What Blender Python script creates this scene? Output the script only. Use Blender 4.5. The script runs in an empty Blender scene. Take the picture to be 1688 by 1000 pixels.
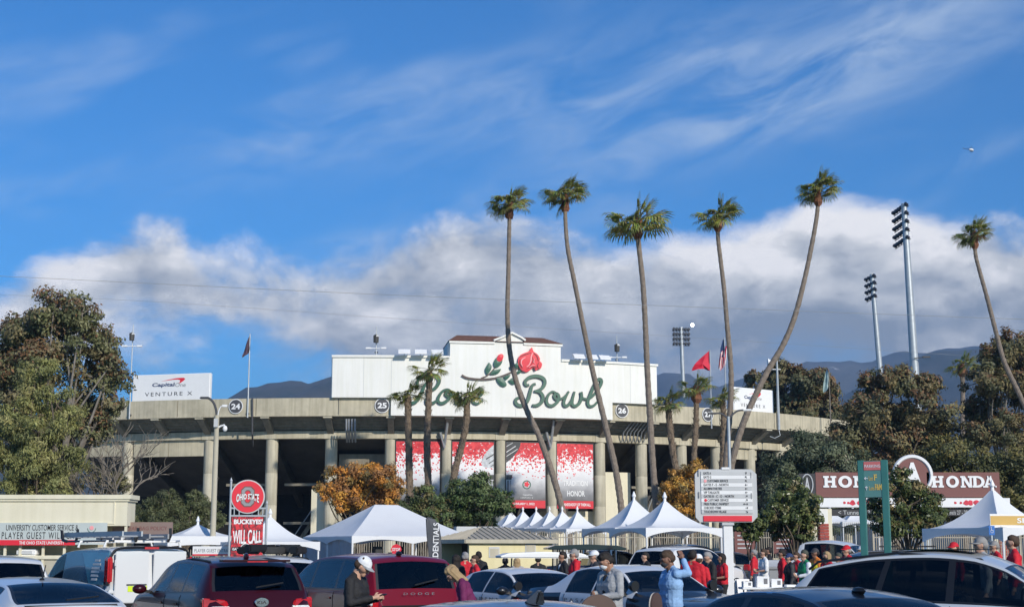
import bpy, bmesh, math, random
import numpy as np
from mathutils import Vector, Matrix, noise as mnoise

# ------------------------------------------------------------------ camera, sky, sun, exposure
sc = bpy.context.scene
FPX, HOR, CAMZ = 2400.0, 908.0, 1.78           # focal length and horizon row in photo pixels, eye height
PITCH = math.atan((HOR - 500) / FPX)
cam = bpy.data.objects.new('camera', bpy.data.cameras.new('camera'))
sc.collection.objects.link(cam)
cam.location = (0, 0, CAMZ); cam.rotation_euler = (math.pi / 2 + PITCH, 0, 0)
cam.data.sensor_width = 36; cam.data.sensor_fit = 'HORIZONTAL'; cam.data.lens = FPX / 1688 * 36
cam.data.clip_start = 0.2; cam.data.clip_end = 30000
sc.camera = cam
SUN_EL, SUN_AZ = math.radians(26), math.radians(34)     # azimuth: to the right of straight behind the camera
sun = bpy.data.objects.new('sun', bpy.data.lights.new('sun', 'SUN'))
sc.collection.objects.link(sun)
sun.data.energy = 3.7; sun.data.angle = math.radians(0.53); sun.data.color = (1, 0.93, 0.82)
sdir = Vector((math.sin(SUN_AZ) * math.cos(SUN_EL), -math.cos(SUN_AZ) * math.cos(SUN_EL), math.sin(SUN_EL)))
sun.rotation_euler = sdir.to_track_quat('Z', 'Y').to_euler()
sc.view_settings.view_transform = 'Standard'; sc.view_settings.look = 'None'
sc.view_settings.exposure = 0.15; sc.view_settings.gamma = 1.0
sc.cycles.use_denoising = True
sc.cycles.volume_bounces = 0; sc.cycles.max_bounces = 8; sc.cycles.transparent_max_bounces = 16

world = bpy.data.worlds.new('World'); sc.world = world; world.use_nodes = True
def build_world():
    nt = world.node_tree; nt.nodes.clear(); N, L = nt.nodes, nt.links
    def node(t, **k):
        n = N.new(t)
        for a, v in k.items(): setattr(n, a, v)
        return n
    def sock(v, inp):
        if hasattr(v, 'links'): L.new(v, inp)
        else: inp.default_value = v
    def m(op, a, b=0.0, c=0.0, clamp=False):
        n = node('ShaderNodeMath', operation=op, use_clamp=clamp)
        for i, v in enumerate((a, b, c)): sock(v, n.inputs[i])
        return n.outputs[0]
    def mr(v, a, b, c=0.0, d=1.0, kind='SMOOTHSTEP'):
        n = node('ShaderNodeMapRange', interpolation_type=kind)
        for i, q in enumerate((v, a, b, c, d)): sock(q, n.inputs[i])
        return n.outputs[0]
    def comb(x, y, z=0.0):
        n = node('ShaderNodeCombineXYZ'); sock(x, n.inputs[0]); sock(y, n.inputs[1]); sock(z, n.inputs[2]); return n.outputs[0]
    def fbm(vec, scale, detail=8, rough=0.55, dist=0.0):
        n = node('ShaderNodeTexNoise'); L.new(vec, n.inputs['Vector'])
        n.inputs['Scale'].default_value = scale; n.inputs['Detail'].default_value = detail
        n.inputs['Roughness'].default_value = rough; n.inputs['Distortion'].default_value = dist
        return n.outputs[0]
    def mixc(f, a, b, mode='MIX'):
        n = node('ShaderNodeMix', data_type='RGBA', blend_type=mode)
        sock(f, n.inputs[0]); sock(a, n.inputs[6]); sock(b, n.inputs[7]); return n.outputs[2]
    tc = node('ShaderNodeTexCoord'); sx = node('ShaderNodeSeparateXYZ'); L.new(tc.outputs['Generated'], sx.inputs[0])
    az = m('ARCTAN2', sx.outputs[0], sx.outputs[1]); el = m('ARCSINE', sx.outputs[2])
    sky = node('ShaderNodeTexSky', sky_type='NISHITA', sun_disc=False)
    sky.sun_elevation = SUN_EL; sky.sun_rotation = math.pi - SUN_AZ
    sky.air_density = 1.0; sky.dust_density = 0.3; sky.ozone_density = 3.0; sky.altitude = 300
    blue = mixc(1.0, sky.outputs[0], (0.21, 0.69, 1.12, 1), 'MULTIPLY')
    p = comb(m('MULTIPLY', az, 1.0), m('MULTIPLY', el, 1.5), 0.37)
    big = fbm(p, 7.0, 3, 0.5)
    fine = fbm(p, 9.0, 12, 0.59, 0.2)
    lit = fbm(comb(m('ADD', az, 0.010), m('MULTIPLY', m('ADD', el, 0.016), 1.5), 0.37), 9.0, 12, 0.59, 0.2)
    def ramp(stops):                                    # height of the bank against azimuth
        r = node('ShaderNodeValToRGB'); r.color_ramp.interpolation = 'B_SPLINE'
        es = r.color_ramp.elements
        for i, (x, v) in enumerate(stops):
            q = min(max((x - 844) / 2400 / 0.9 + 0.5, 0), 1)
            e = es[i] if i < 2 else es.new(q)
            e.position = q; e.color = (v, v, v, 1)
        L.new(mr(az, -0.45, 0.45, 0, 1, 'LINEAR'), r.inputs[0]); return r.outputs[0]
    E = lambda y: (math.atan((500 - y) / 2400) + PITCH) / 0.4
    top = m('MULTIPLY', ramp([(-230, E(450)), (-60, E(530)), (20, E(500)), (90, E(430)), (200, E(392)), (285, E(388)), (335, E(450)), (440, E(400)), (560, E(420)),
                              (690, E(380)), (775, E(322)), (880, E(362)), (1000, E(400)), (1080, E(425)), (1190, E(405)), (1330, E(345)), (1480, E(352)), (1600, E(362)), (1700, E(400)), (1900, E(390))]), 0.4)
    bot = m('MULTIPLY', ramp([(-230, E(600)), (150, E(560)), (250, E(535)), (350, E(585)), (450, E(620)), (540, E(640)), (640, E(720)), (900, E(800)), (1900, E(800))]), 0.4)
    wob = m('MULTIPLY', m('SUBTRACT', fine, 0.5), 0.10)
    wob = m('ADD', wob, m('MULTIPLY', m('SUBTRACT', big, 0.5), 0.05))
    up = mr(m('SUBTRACT', m('ADD', top, wob), el), -0.004, 0.024)
    dn = mr(m('SUBTRACT', m('ADD', el, m('MULTIPLY', wob, 1.3)), bot), -0.012, 0.03)
    thin = mr(m('ADD', fine, m('MULTIPLY', big, 0.6)), 0.52, 0.74, 0.62, 1.0)
    dens = m('MULTIPLY', m('MULTIPLY', up, dn), thin)
    # light and shade of the cumulus: relief of the noise toward the sun, grey flat bases
    relief = m('MULTIPLY', m('SUBTRACT', fine, lit), 3.0)
    hgt = mr(m('SUBTRACT', top, el), 0.0, 0.115, 1.0, 0.0, 'LINEAR')
    val = m('ADD', m('MULTIPLY', hgt, 0.66), m('MULTIPLY', m('SUBTRACT', big, 0.5), 1.25))
    val = m('ADD', m('ADD', val, relief), 0.12, 0.0, True)
    cr = node('ShaderNodeValToRGB'); L.new(val, cr.inputs[0]); es = cr.color_ramp.elements
    es[0].position = 0.0; es[0].color = (0.25, 0.285, 0.335, 1)
    es[1].position = 1.0; es[1].color = (0.92, 0.90, 0.89, 1)
    e = es.new(0.35); e.color = (0.41, 0.435, 0.47, 1)
    e = es.new(0.68); e.color = (0.63, 0.64, 0.65, 1)
    # cirrus streaks rising to the right
    ca, sa = math.cos(math.radians(17)), math.sin(math.radians(17))
    u = m('ADD', m('MULTIPLY', az, ca), m('MULTIPLY', el, sa)); v = m('SUBTRACT', m('MULTIPLY', el, ca), m('MULTIPLY', az, sa))
    ci = fbm(comb(m('MULTIPLY', u, 4.0), m('MULTIPLY', v, 12.0), 2.2), 2.6, 9, 0.6, 0.5)
    cm = fbm(comb(m('MULTIPLY', u, 1.0), m('MULTIPLY', v, 3.0), 5.1), 5.5, 2, 0.5)
    def spot(x, y, ru, rv, amp):
        a0 = math.atan((x - 844) / 2400); e0 = math.atan((500 - y) / 2400) + PITCH
        u0, v0 = a0 * ca + e0 * sa, e0 * ca - a0 * sa
        d = m('ADD', m('POWER', m('DIVIDE', m('SUBTRACT', u, u0), ru), 2.0), m('POWER', m('DIVIDE', m('SUBTRACT', v, v0), rv), 2.0))
        return m('MULTIPLY', m('POWER', 2.718, m('MULTIPLY', d, -1.0)), amp)
    patch = m('MULTIPLY', mr(cm, 0.50, 0.68), 0.35)
    for s in ((1190, 205, .11, .022, .8), (1500, 90, .14, .040, .7), (560, 215, .13, .022, .5), (960, 150, .12, .03, .5), (700, 355, .06, .010, .3), (1600, 300, .06, .006, .3)):
        patch = m('ADD', patch, spot(*s))
    cirr = m('MULTIPLY', mr(ci, 0.28, 0.80), patch, 0.0, True)
    cirr = m('MULTIPLY', m('MULTIPLY', cirr, mr(el, 0.12, 0.22)), 0.85)
    b1 = node('ShaderNodeBackground'); L.new(blue, b1.inputs[0]); b1.inputs[1].default_value = 0.115
    b2 = node('ShaderNodeBackground'); b2.inputs[0].default_value = (0.60, 0.72, 0.88, 1); b2.inputs[1].default_value = 0.95
    b3 = node('ShaderNodeBackground'); L.new(cr.outputs[0], b3.inputs[0]); b3.inputs[1].default_value = 1.12
    m1 = node('ShaderNodeMixShader'); L.new(cirr, m1.inputs[0]); L.new(b1.outputs[0], m1.inputs[1]); L.new(b2.outputs[0], m1.inputs[2])
    m2 = node('ShaderNodeMixShader'); L.new(dens, m2.inputs[0]); L.new(m1.outputs[0], m2.inputs[1]); L.new(b3.outputs[0], m2.inputs[2])
    out = node('ShaderNodeOutputWorld'); L.new(m2.outputs[0], out.inputs[0])
build_world()
try:
    world.cycles.sampling_method = 'MANUAL'; world.cycles.sample_map_resolution = 512
except Exception: pass

# ------------------------------------------------------------------ measuring: photo pixel -> point at a real distance
CP, SP = math.cos(PITCH), math.sin(PITCH)
def ray(px, py):
    a, b = (px - 844) / FPX, (500 - py) / FPX
    return Vector((a, CP - b * SP, SP + b * CP))
def at(px, py, Y):
    d = ray(px, py); return Vector((0, 0, CAMZ)) + d * (Y / d.y)
BC, BR = Vector((-16, 210, 0)), 70.0            # the bowl: centre and outer radius of its rim
def rim(px, py, r=BR):
    d = ray(px, py); A = d.x ** 2 + d.y ** 2; B = -2 * (d.x * BC.x + d.y * BC.y); c = BC.x ** 2 + BC.y ** 2 - r * r
    t = (-B - math.sqrt(max(B * B - 4 * A * c, 0))) / (2 * A)
    return Vector((0, 0, CAMZ)) + d * t
def rang(px, r=BR):
    p = rim(px, 700, r); return math.atan2(p.x - BC.x, -(p.y - BC.y))
def rp(a, r, z): return Vector((BC.x + r * math.sin(a), BC.y - r * math.cos(a), z))

# ------------------------------------------------------------------ helpers
COL = sc.collection
RND = random.Random(7)
def link(o, parent=None):
    COL.objects.link(o)
    if parent is not None: o.parent = parent
    return o
def tag(o, label=None, cat=None, group=None, kind=None):
    if label: o['label'] = label
    if cat: o['category'] = cat
    if group: o['group'] = group
    if kind: o['kind'] = kind
    return o
def thing(name, label, cat, loc=(0, 0, 0), rz=0.0, group=None):
    o = bpy.data.objects.new(name, None); link(o); o.location = loc; o.rotation_euler = (0, 0, rz)
    o.empty_display_size = 0.2
    return tag(o, label, cat, group)
def copy_tree(o, parent=None):
    c = o.copy(); COL.objects.link(c); c.parent = parent
    for ch in list(o.children): copy_tree(ch, c)
    return c
class MB:
    def __init__(s): s.v, s.f, s.m = [], [], []
    def add(s, vs, fs, mi=0):
        b = len(s.v); s.v += [tuple(q) for q in vs]; s.f += [tuple(i + b for i in f) for f in fs]; s.m += [mi] * len(fs); return s
    def box(s, c, size, rot=None, mi=0, taper=1.0):
        x, y, z = size[0] / 2, size[1] / 2, size[2] / 2
        vs = [Vector((i * x * (taper if k > 0 else 1), j * y * (taper if k > 0 else 1), k * z)) for k in (-1, 1) for j in (-1, 1) for i in (-1, 1)]
        if rot is not None: vs = [rot @ q for q in vs]
        c = Vector(c)
        return s.add([q + c for q in vs], [(0, 2, 3, 1), (4, 5, 7, 6), (0, 1, 5, 4), (2, 6, 7, 3), (0, 4, 6, 2), (1, 3, 7, 5)], mi)
    def beam(s, a, b, w, h, mi=0):                       # a bar from a to b, w across, h up
        a, b = Vector(a), Vector(b); d = b - a
        u = Vector((0, 0, 1)).cross(d)
        u = u.normalized() if u.length > 1e-6 else Vector((1, 0, 0))
        n = d.cross(u).normalized()
        vs = [p + u * (i * w / 2) + n * (j * h / 2) for p in (a, b) for i, j in ((-1, -1), (1, -1), (1, 1), (-1, 1))]
        return s.add(vs, [(0, 1, 2, 3), (7, 6, 5, 4), (0, 4, 5, 1), (1, 5, 6, 2), (2, 6, 7, 3), (3, 7, 4, 0)], mi)
    def tube(s, path, radii, n=8, caps=True, mi=0, flat=1.0):
        P = [Vector(q) for q in path]
        if not hasattr(radii, '__len__'): radii = [radii] * len(P)
        vs, fs = [], []; ref = None
        for i, q in enumerate(P):
            d = (P[min(i + 1, len(P) - 1)] - P[max(i - 1, 0)])
            d = d.normalized() if d.length > 1e-9 else Vector((0, 0, 1))
            if ref is None: ref = Vector((1, 0, 0)) if abs(d.x) < 0.9 else Vector((0, 1, 0))
            u = (ref - d * ref.dot(d)).normalized(); ref = u; w = d.cross(u)
            for k in range(n):
                t = 2 * math.pi * k / n
                vs.append(q + (u * math.cos(t) + w * math.sin(t) * flat) * radii[i])
        for i in range(len(P) - 1):
            for k in range(n):
                a, b = i * n + k, i * n + (k + 1) % n
                fs.append((a, b, b + n, a + n))
        if caps:
            fs.append(tuple(range(n - 1, -1, -1))); fs.append(tuple(range((len(P) - 1) * n, len(P) * n)))
        return s.add(vs, fs, mi)
    def prism(s, poly, f0, f1, mi=0):                    # polygon in 2-D, mapped by f0 (back) and f1 (front)
        n = len(poly)
        vs = [f0(*q) for q in poly] + [f1(*q) for q in poly]
        fs = [tuple(range(n))[::-1], tuple(range(n, 2 * n))] + [(i, (i + 1) % n, n + (i + 1) % n, n + i) for i in range(n)]
        return s.add(vs, fs, mi)
    def lathe(s, prof, c=(0, 0, 0), n=16, axis='z', mi=0, caps=True):   # prof: (radius, height)
        vs, fs = [], []; c = Vector(c)
        for r, h in prof:
            for k in range(n):
                t = 2 * math.pi * k / n; a, b = r * math.cos(t), r * math.sin(t)
                vs.append(c + (Vector((a, b, h)) if axis == 'z' else Vector((a, h, b)) if axis == 'y' else Vector((h, a, b))))
        for i in range(len(prof) - 1):
            for k in range(n):
                a, b = i * n + k, i * n + (k + 1) % n
                fs.append((a, b, b + n, a + n))
        if caps: fs += [tuple(range(n - 1, -1, -1)), tuple(range((len(prof) - 1) * n, len(prof) * n))]
        return s.add(vs, fs, mi)
    def ball(s, c, r, n=10, mi=0):
        if not hasattr(r, '__len__'): r = (r, r, r)
        c = Vector(c); vs, fs = [], []; h = n // 2
        for i in range(h + 1):
            p = math.pi * i / h
            for k in range(n):
                t = 2 * math.pi * k / n
                vs.append(c + Vector((r[0] * math.sin(p) * math.cos(t), r[1] * math.sin(p) * math.sin(t), r[2] * math.cos(p))))
        for i in range(h):
            for k in range(n):
                a, b = i * n + k, i * n + (k + 1) % n
                fs.append((a, a + n, b + n, b))
        return s.add(vs, fs, mi)
    def build(s, name, mat, parent=None, smooth=False, bevel=0.0, fix=True):
        me = bpy.data.meshes.new(name); me.from_pydata(s.v, [], s.f)
        mats = mat if isinstance(mat, (list, tuple)) else [mat]
        for q in mats: me.materials.append(M[q] if isinstance(q, str) else q)
        if len(mats) > 1: me.polygons.foreach_set('material_index', s.m)
        if fix:
            bm = bmesh.new(); bm.from_mesh(me); bmesh.ops.remove_doubles(bm, verts=bm.verts, dist=1e-5)
            if bevel: bmesh.ops.bevel(bm, geom=[e for e in bm.edges if len(e.link_faces) == 2 and e.calc_face_angle(0) > 0.6], offset=bevel, segments=2, affect='EDGES', clamp_overlap=True)
            bmesh.ops.recalc_face_normals(bm, faces=bm.faces); bm.to_mesh(me); bm.free()
        o = link(bpy.data.objects.new(name, me), parent)
        if smooth: shade(me)
        return o
def shade(me, ang=40):
    me.polygons.foreach_set('use_smooth', [True] * len(me.polygons)); me.set_sharp_from_angle(angle=math.radians(ang)); me.update()
def catmull(P, n=6):
    P = [Vector(q) for q in P]; out = []
    for i in range(len(P) - 1):
        a, b, c, d = P[max(i - 1, 0)], P[i], P[i + 1], P[min(i + 2, len(P) - 1)]
        for k in range(n):
            t = k / n
            out.append(0.5 * (2 * b + (c - a) * t + (2 * a - 5 * b + 4 * c - d) * t * t + (3 * b - a - 3 * c + d) * t ** 3))
    return out + [P[-1]]
def ribbon(P, w, n=6):                                   # 2-D polyline with a width -> closed outline pieces (quads)
    P = catmull([(q[0], q[1], 0) for q in P], n); W = w if hasattr(w, '__len__') else [w, w]
    L, R = [], []
    for i, q in enumerate(P):
        d = (P[min(i + 1, len(P) - 1)] - P[max(i - 1, 0)]).normalized(); nn = Vector((-d.y, d.x, 0))
        t = i / (len(P) - 1) * (len(W) - 1); k = min(int(t), len(W) - 2); ww = W[k] + (W[k + 1] - W[k]) * (t - k)
        L.append(q + nn * ww / 2); R.append(q - nn * ww / 2)
    return L, R

# ------------------------------------------------------------------ materials
M = {}
def mat(name, col, rough=0.6, metal=0.0, var=0.12, scale=2.0, bump=0.0, bscale=30.0, coat=0.0, spec=0.5, streak=0.0, emit=0.0, backdark=False, col2=None, trans=0.0):
    mt = bpy.data.materials.new(name); mt.use_nodes = True; nt = mt.node_tree; N, L = nt.nodes, nt.links
    b = N['Principled BSDF']; b.inputs['Roughness'].default_value = rough; b.inputs['Metallic'].default_value = metal
    b.inputs['Specular IOR Level'].default_value = spec
    if coat: b.inputs['Coat Weight'].default_value = coat; b.inputs['Coat Roughness'].default_value = 0.04
    tc = N.new('ShaderNodeTexCoord'); c = tuple(col) + (1,)
    n = N.new('ShaderNodeTexNoise'); n.inputs['Scale'].default_value = scale; n.inputs['Detail'].default_value = 6; n.inputs['Roughness'].default_value = 0.65
    L.new(tc.outputs['Object'], n.inputs['Vector'])
    r = N.new('ShaderNodeValToRGB'); L.new(n.outputs[0], r.inputs[0]); es = r.color_ramp.elements
    es[0].position = 0.3; es[1].position = 0.7
    lo = tuple(max(q * (1 - var), 0) for q in col); hi = tuple(min(q * (1 + var), 1) for q in (col2 or col))
    es[0].color = lo + (1,); es[1].color = hi + (1,)
    src = r.outputs[0]
    if streak:                                           # rain streaks: noise stretched down the wall
        mp = N.new('ShaderNodeMapping'); mp.inputs['Scale'].default_value = (2.2, 2.2, 0.12); L.new(tc.outputs['Object'], mp.inputs[0])
        n2 = N.new('ShaderNodeTexNoise'); n2.inputs['Scale'].default_value = 1.6; n2.inputs['Detail'].default_value = 7; L.new(mp.outputs[0], n2.inputs['Vector'])
        r2 = N.new('ShaderNodeValToRGB'); L.new(n2.outputs[0], r2.inputs[0]); r2.color_ramp.elements[0].position = 0.35; r2.color_ramp.elements[1].position = 0.6
        k = 1 - streak; r2.color_ramp.elements[0].color = (k, k, k * 0.97, 1); r2.color_ramp.elements[1].color = (1, 1, 1, 1)
        mx = N.new('ShaderNodeMix'); mx.data_type = 'RGBA'; mx.blend_type = 'MULTIPLY'; mx.inputs[0].default_value = 1
        L.new(src, mx.inputs[6]); L.new(r2.outputs[0], mx.inputs[7]); src = mx.outputs[2]
    L.new(src, b.inputs['Base Color'])
    if bump:
        nb = N.new('ShaderNodeTexNoise'); nb.inputs['Scale'].default_value = bscale; nb.inputs['Detail'].default_value = 5; L.new(tc.outputs['Object'], nb.inputs['Vector'])
        bp = N.new('ShaderNodeBump'); bp.inputs['Strength'].default_value = bump; bp.inputs['Distance'].default_value = 0.02
        L.new(nb.outputs[0], bp.inputs['Height']); L.new(bp.outputs[0], b.inputs['Normal'])
    if emit: b.inputs['Emission Color'].default_value = c; b.inputs['Emission Strength'].default_value = emit
    outn = N['Material Output']
    if trans:
        t = N.new('ShaderNodeBsdfTranslucent'); L.new(src, t.inputs[0]); mx = N.new('ShaderNodeMixShader'); mx.inputs[0].default_value = trans
        L.new(b.outputs[0], mx.inputs[1]); L.new(t.outputs[0], mx.inputs[2]); L.new(mx.outputs[0], outn.inputs[0])
    if backdark:                                         # the inside of a car body is dark trim
        g = N.new('ShaderNodeNewGeometry'); d = N.new('ShaderNodeBsdfDiffuse'); d.inputs[0].default_value = (0.025, 0.025, 0.027, 1)
        mx = N.new('ShaderNodeMixShader'); L.new(g.outputs['Backfacing'], mx.inputs[0]); L.new(b.outputs[0], mx.inputs[1]); L.new(d.outputs[0], mx.inputs[2]); L.new(mx.outputs[0], outn.inputs[0])
    M[name] = mt; return mt
def leafmat(name, trans=0.25, rough=0.55):
    mt = bpy.data.materials.new(name); mt.use_nodes = True; nt = mt.node_tree; N, L = nt.nodes, nt.links
    b = N['Principled BSDF']; b.inputs['Roughness'].default_value = rough; b.inputs['Specular IOR Level'].default_value = 0.35
    a = N.new('ShaderNodeAttribute'); a.attribute_name = 'tint'; L.new(a.outputs['Color'], b.inputs['Base Color'])
    t = N.new('ShaderNodeBsdfTranslucent'); L.new(a.outputs['Color'], t.inputs[0])
    mx = N.new('ShaderNodeMixShader'); mx.inputs[0].default_value = trans
    L.new(b.outputs[0], mx.inputs[1]); L.new(t.outputs[0], mx.inputs[2]); L.new(mx.outputs[0], N['Material Output'].inputs[0]); M[name] = mt
def glassmat(name, tint, rough=0.02):
    mt = bpy.data.materials.new(name); mt.use_nodes = True; nt = mt.node_tree; N, L = nt.nodes, nt.links; N.remove(N['Principled BSDF'])
    t = N.new('ShaderNodeBsdfTransparent'); t.inputs[0].default_value = tuple(tint) + (1,)
    g = N.new('ShaderNodeBsdfGlossy'); g.inputs['Roughness'].default_value = rough
    f = N.new('ShaderNodeFresnel'); f.inputs[0].default_value = 1.52
    mx = N.new('ShaderNodeMixShader'); L.new(f.outputs[0], mx.inputs[0]); L.new(t.outputs[0], mx.inputs[1]); L.new(g.outputs[0], mx.inputs[2])
    L.new(mx.outputs[0], N['Material Output'].inputs[0]); M[name] = mt
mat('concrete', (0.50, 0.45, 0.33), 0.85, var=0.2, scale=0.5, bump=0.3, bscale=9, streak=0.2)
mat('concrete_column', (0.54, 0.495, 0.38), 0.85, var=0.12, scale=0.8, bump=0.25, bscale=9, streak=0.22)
mat('concrete_shaded', (0.26, 0.235, 0.185), 0.9, var=0.2, scale=1.0, streak=0.2)  # the stadium concrete again, darkened for parts in shade under the rim
mat('bay_shade', (0.012, 0.012, 0.012), 0.95, var=0.3, scale=0.4)  # near-black colour stands in for deep shade inside the bays
mat('steel_and_shade', (0.06, 0.057, 0.052), 0.7, var=0.3, scale=0.6)  # shade painted on concrete under the stand; also plain dark steel fittings
mat('stucco', (0.82, 0.81, 0.76), 0.9, var=0.04, scale=0.35, bump=0.15, bscale=25, streak=0.05)
mat('cream', (0.74, 0.69, 0.53), 0.9, var=0.05, scale=0.6, bump=0.1, streak=0.06)
mat('yellow_wall', (0.72, 0.64, 0.38), 0.9, var=0.05, scale=0.6, bump=0.1, streak=0.07)
mat('tan', (0.50, 0.46, 0.36), 0.8, var=0.08, scale=1.0, streak=0.12)
mat('roof_tile', (0.14, 0.065, 0.045), 0.8, var=0.3, scale=3)
mat('roof_metal', (0.40, 0.36, 0.29), 0.55, var=0.1, scale=1.0, streak=0.15)
mat('white', (0.80, 0.80, 0.79), 0.5, var=0.03)
mat('white_metal', (0.78, 0.78, 0.77), 0.4, var=0.05)
mat('vinyl', (0.80, 0.81, 0.82), 0.55, var=0.03, scale=0.8, bump=0.5, bscale=2.2, trans=0.15)
mat('vinyl_shaded', (0.42, 0.44, 0.47), 0.6, var=0.08, scale=1.2, trans=0.1)  # white tent vinyl, greyed for the wall on the shadow side
mat('black', (0.015, 0.015, 0.016), 0.45, var=0.1)
mat('rubber', (0.02, 0.02, 0.02), 0.85, var=0.2)
mat('ink', (0.03, 0.03, 0.035), 0.6, var=0.05)
mat('grey_ink', (0.16, 0.16, 0.17), 0.6, var=0.05)
mat('dark_grey', (0.07, 0.07, 0.075), 0.6, var=0.15)
mat('mid_grey', (0.28, 0.29, 0.30), 0.6, var=0.1)
mat('light_grey', (0.52, 0.53, 0.53), 0.6, var=0.05)
mat('galvanised', (0.42, 0.45, 0.47), 0.45, metal=0.35, var=0.12, scale=1.5)
mat('lamp_off', (0.03, 0.03, 0.035), 0.25, var=0.1)
mat('lamp_on', (1.0, 0.98, 0.9), 0.3, emit=14.0, var=0)
mat('fence_steel', (0.36, 0.32, 0.25), 0.6, var=0.15, scale=1)
mat('red', (0.62, 0.02, 0.035), 0.55, var=0.08)
mat('scarlet', (0.72, 0.025, 0.045), 0.5, var=0.05)
mat('pink', (0.85, 0.35, 0.36), 0.5, var=0.05)
mat('letter_green', (0.035, 0.115, 0.075), 0.45, var=0.15, scale=3)
mat('letter_side', (0.10, 0.085, 0.07), 0.6, var=0.15)
mat('stem_brown', (0.10, 0.07, 0.06), 0.6, var=0.2)
mat('brown_sign', (0.19, 0.072, 0.062), 0.6, var=0.05)
mat('teal_sign', (0.05, 0.19, 0.17), 0.45, var=0.08)
mat('teal_panel', (0.11, 0.26, 0.24), 0.45, var=0.05)
mat('salmon', (0.62, 0.17, 0.16), 0.5, var=0.05)
mat('gold', (0.72, 0.50, 0.12), 0.5, var=0.05)
mat('ochre', (0.60, 0.38, 0.10), 0.55, var=0.05)
mat('navy', (0.02, 0.05, 0.14), 0.5, var=0.05)
mat('blue_sign', (0.03, 0.16, 0.50), 0.5, var=0.05)
mat('brick_red', (0.36, 0.07, 0.05), 0.8, var=0.3, scale=2)
mat('palm_trunk', (0.205, 0.165, 0.130), 0.9, var=0.35, scale=5, bump=0.6, bscale=16)
mat('palm_boot', (0.20, 0.085, 0.045), 0.9, var=0.5, scale=5, bump=0.6, bscale=12)
mat('palm_shag', (0.17, 0.125, 0.085), 0.9, var=0.5, scale=7, bump=0.8, bscale=14)
mat('bark', (0.11, 0.085, 0.06), 0.9, var=0.35, scale=4, bump=0.5, bscale=14)
mat('bark_pale', (0.19, 0.165, 0.135), 0.9, var=0.35, scale=3, bump=0.4, bscale=14)
mat('asphalt', (0.05, 0.05, 0.052), 0.9, var=0.25, scale=0.6, bump=0.35, bscale=60)
mat('paving', (0.30, 0.285, 0.25), 0.9, var=0.15, scale=0.5, bump=0.2)
mat('paint_white', (0.72, 0.72, 0.70), 0.7, var=0.15, scale=4)
mat('soil', (0.10, 0.085, 0.05), 0.95, var=0.3, scale=0.4)
leafmat('leaf'); leafmat('leaf_gloss', 0.12, 0.3); leafmat('frond', 0.32, 0.45)

# ------------------------------------------------------------------ lettering
TMP = bpy.data.scenes.new('workbench')                   # shapes are evaluated apart from the large scene, then it is removed
def evaluate(o):
    TMP.collection.objects.link(o); vl = TMP.view_layers[0]; vl.update(); me = bpy.data.meshes.new_from_object(o.evaluated_get(vl.depsgraph)); return me
def text_mesh(s, bold=0.0, spacing=1.0):
    cu = bpy.data.curves.new('t', 'FONT'); cu.body = s; cu.offset = bold; cu.space_character = spacing; cu.resolution_u = 3; cu.fill_mode = 'FRONT'
    o = bpy.data.objects.new('t', cu); me = evaluate(o)
    bpy.data.objects.remove(o); bpy.data.curves.remove(cu); return me
def text_rect(parent, s, x0, x1, z0, z1, y, mt, bold=0.0, name='lettering', spacing=1.0, slant=0.0, fit=True, fn=None):
    me = text_mesh(s, bold, spacing); n = len(me.vertices); co = np.empty(n * 3); me.vertices.foreach_get('co', co); co = co.reshape(-1, 3)
    lo, hi = co.min(0), co.max(0); sx = (x1 - x0) / max(hi[0] - lo[0], 1e-6); sz = (z1 - z0) / max(hi[1] - lo[1], 1e-6)
    X = x0 + (co[:, 0] - lo[0]) * sx; Z = z0 + (co[:, 1] - lo[1]) * sz; X = X + slant * (Z - z0)
    out = np.stack([X, np.full(n, y), Z], 1)
    if fn is not None: out = np.array([fn(*q) for q in out])
    me.vertices.foreach_set('co', out.reshape(-1)); me.materials.clear(); me.materials.append(M[mt]); me.update()
    o = bpy.data.objects.new(name, me); return link(o, parent)
def plate(parent, name, mt, x0, x1, z0, z1, y, t=0.02):  # a thin board in a sign's own x-z plane, front face at y
    return MB().box(((x0 + x1) / 2, y + t / 2, (z0 + z1) / 2), (x1 - x0, t, z1 - z0)).build(name, mt, parent)

# ------------------------------------------------------------------ ground, plaza, hills
def ground():
    g = MB(); S = 9000
    g.add([(-S, -300, 0), (S, -300, 0), (S, S, 0), (-S, S, 0)], [(0, 1, 2, 3)])
    tag(g.build('ground', 'soil'), kind='structure')
    a = MB(); a.add([(-120, -60, .004), (120, -60, .004), (120, 70.5, .004), (-120, 70.5, .004)], [(0, 1, 2, 3)])
    lot = tag(a.build('parking_lot', 'asphalt'), kind='structure')
    lines = MB()
    for y0 in (9, 19.5, 30, 43):
        for i in range(-14, 15):
            x = i * 2.75 + y0 * 0.11
            lines.add([(x - .05, y0, .008), (x + .05, y0, .008), (x - 2.0 + .05, y0 + 5, .008), (x - 2.0 - .05, y0 + 5, .008)], [(0, 1, 2, 3)])
    lines.build('bay_marking', 'paint_white', lot)
    p = MB(); p.box((0, 70.65, .06), (240, .3, .13)); tag(p.build('kerb', 'concrete'), kind='structure')
    q = MB(); q.add([(-120, 70.8, .115), (120, 70.8, .115), (120, 200, .115), (-120, 200, .115)], [(0, 1, 2, 3)])
    tag(q.build('plaza_pavement', 'paving'), kind='structure')
ground()

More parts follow.
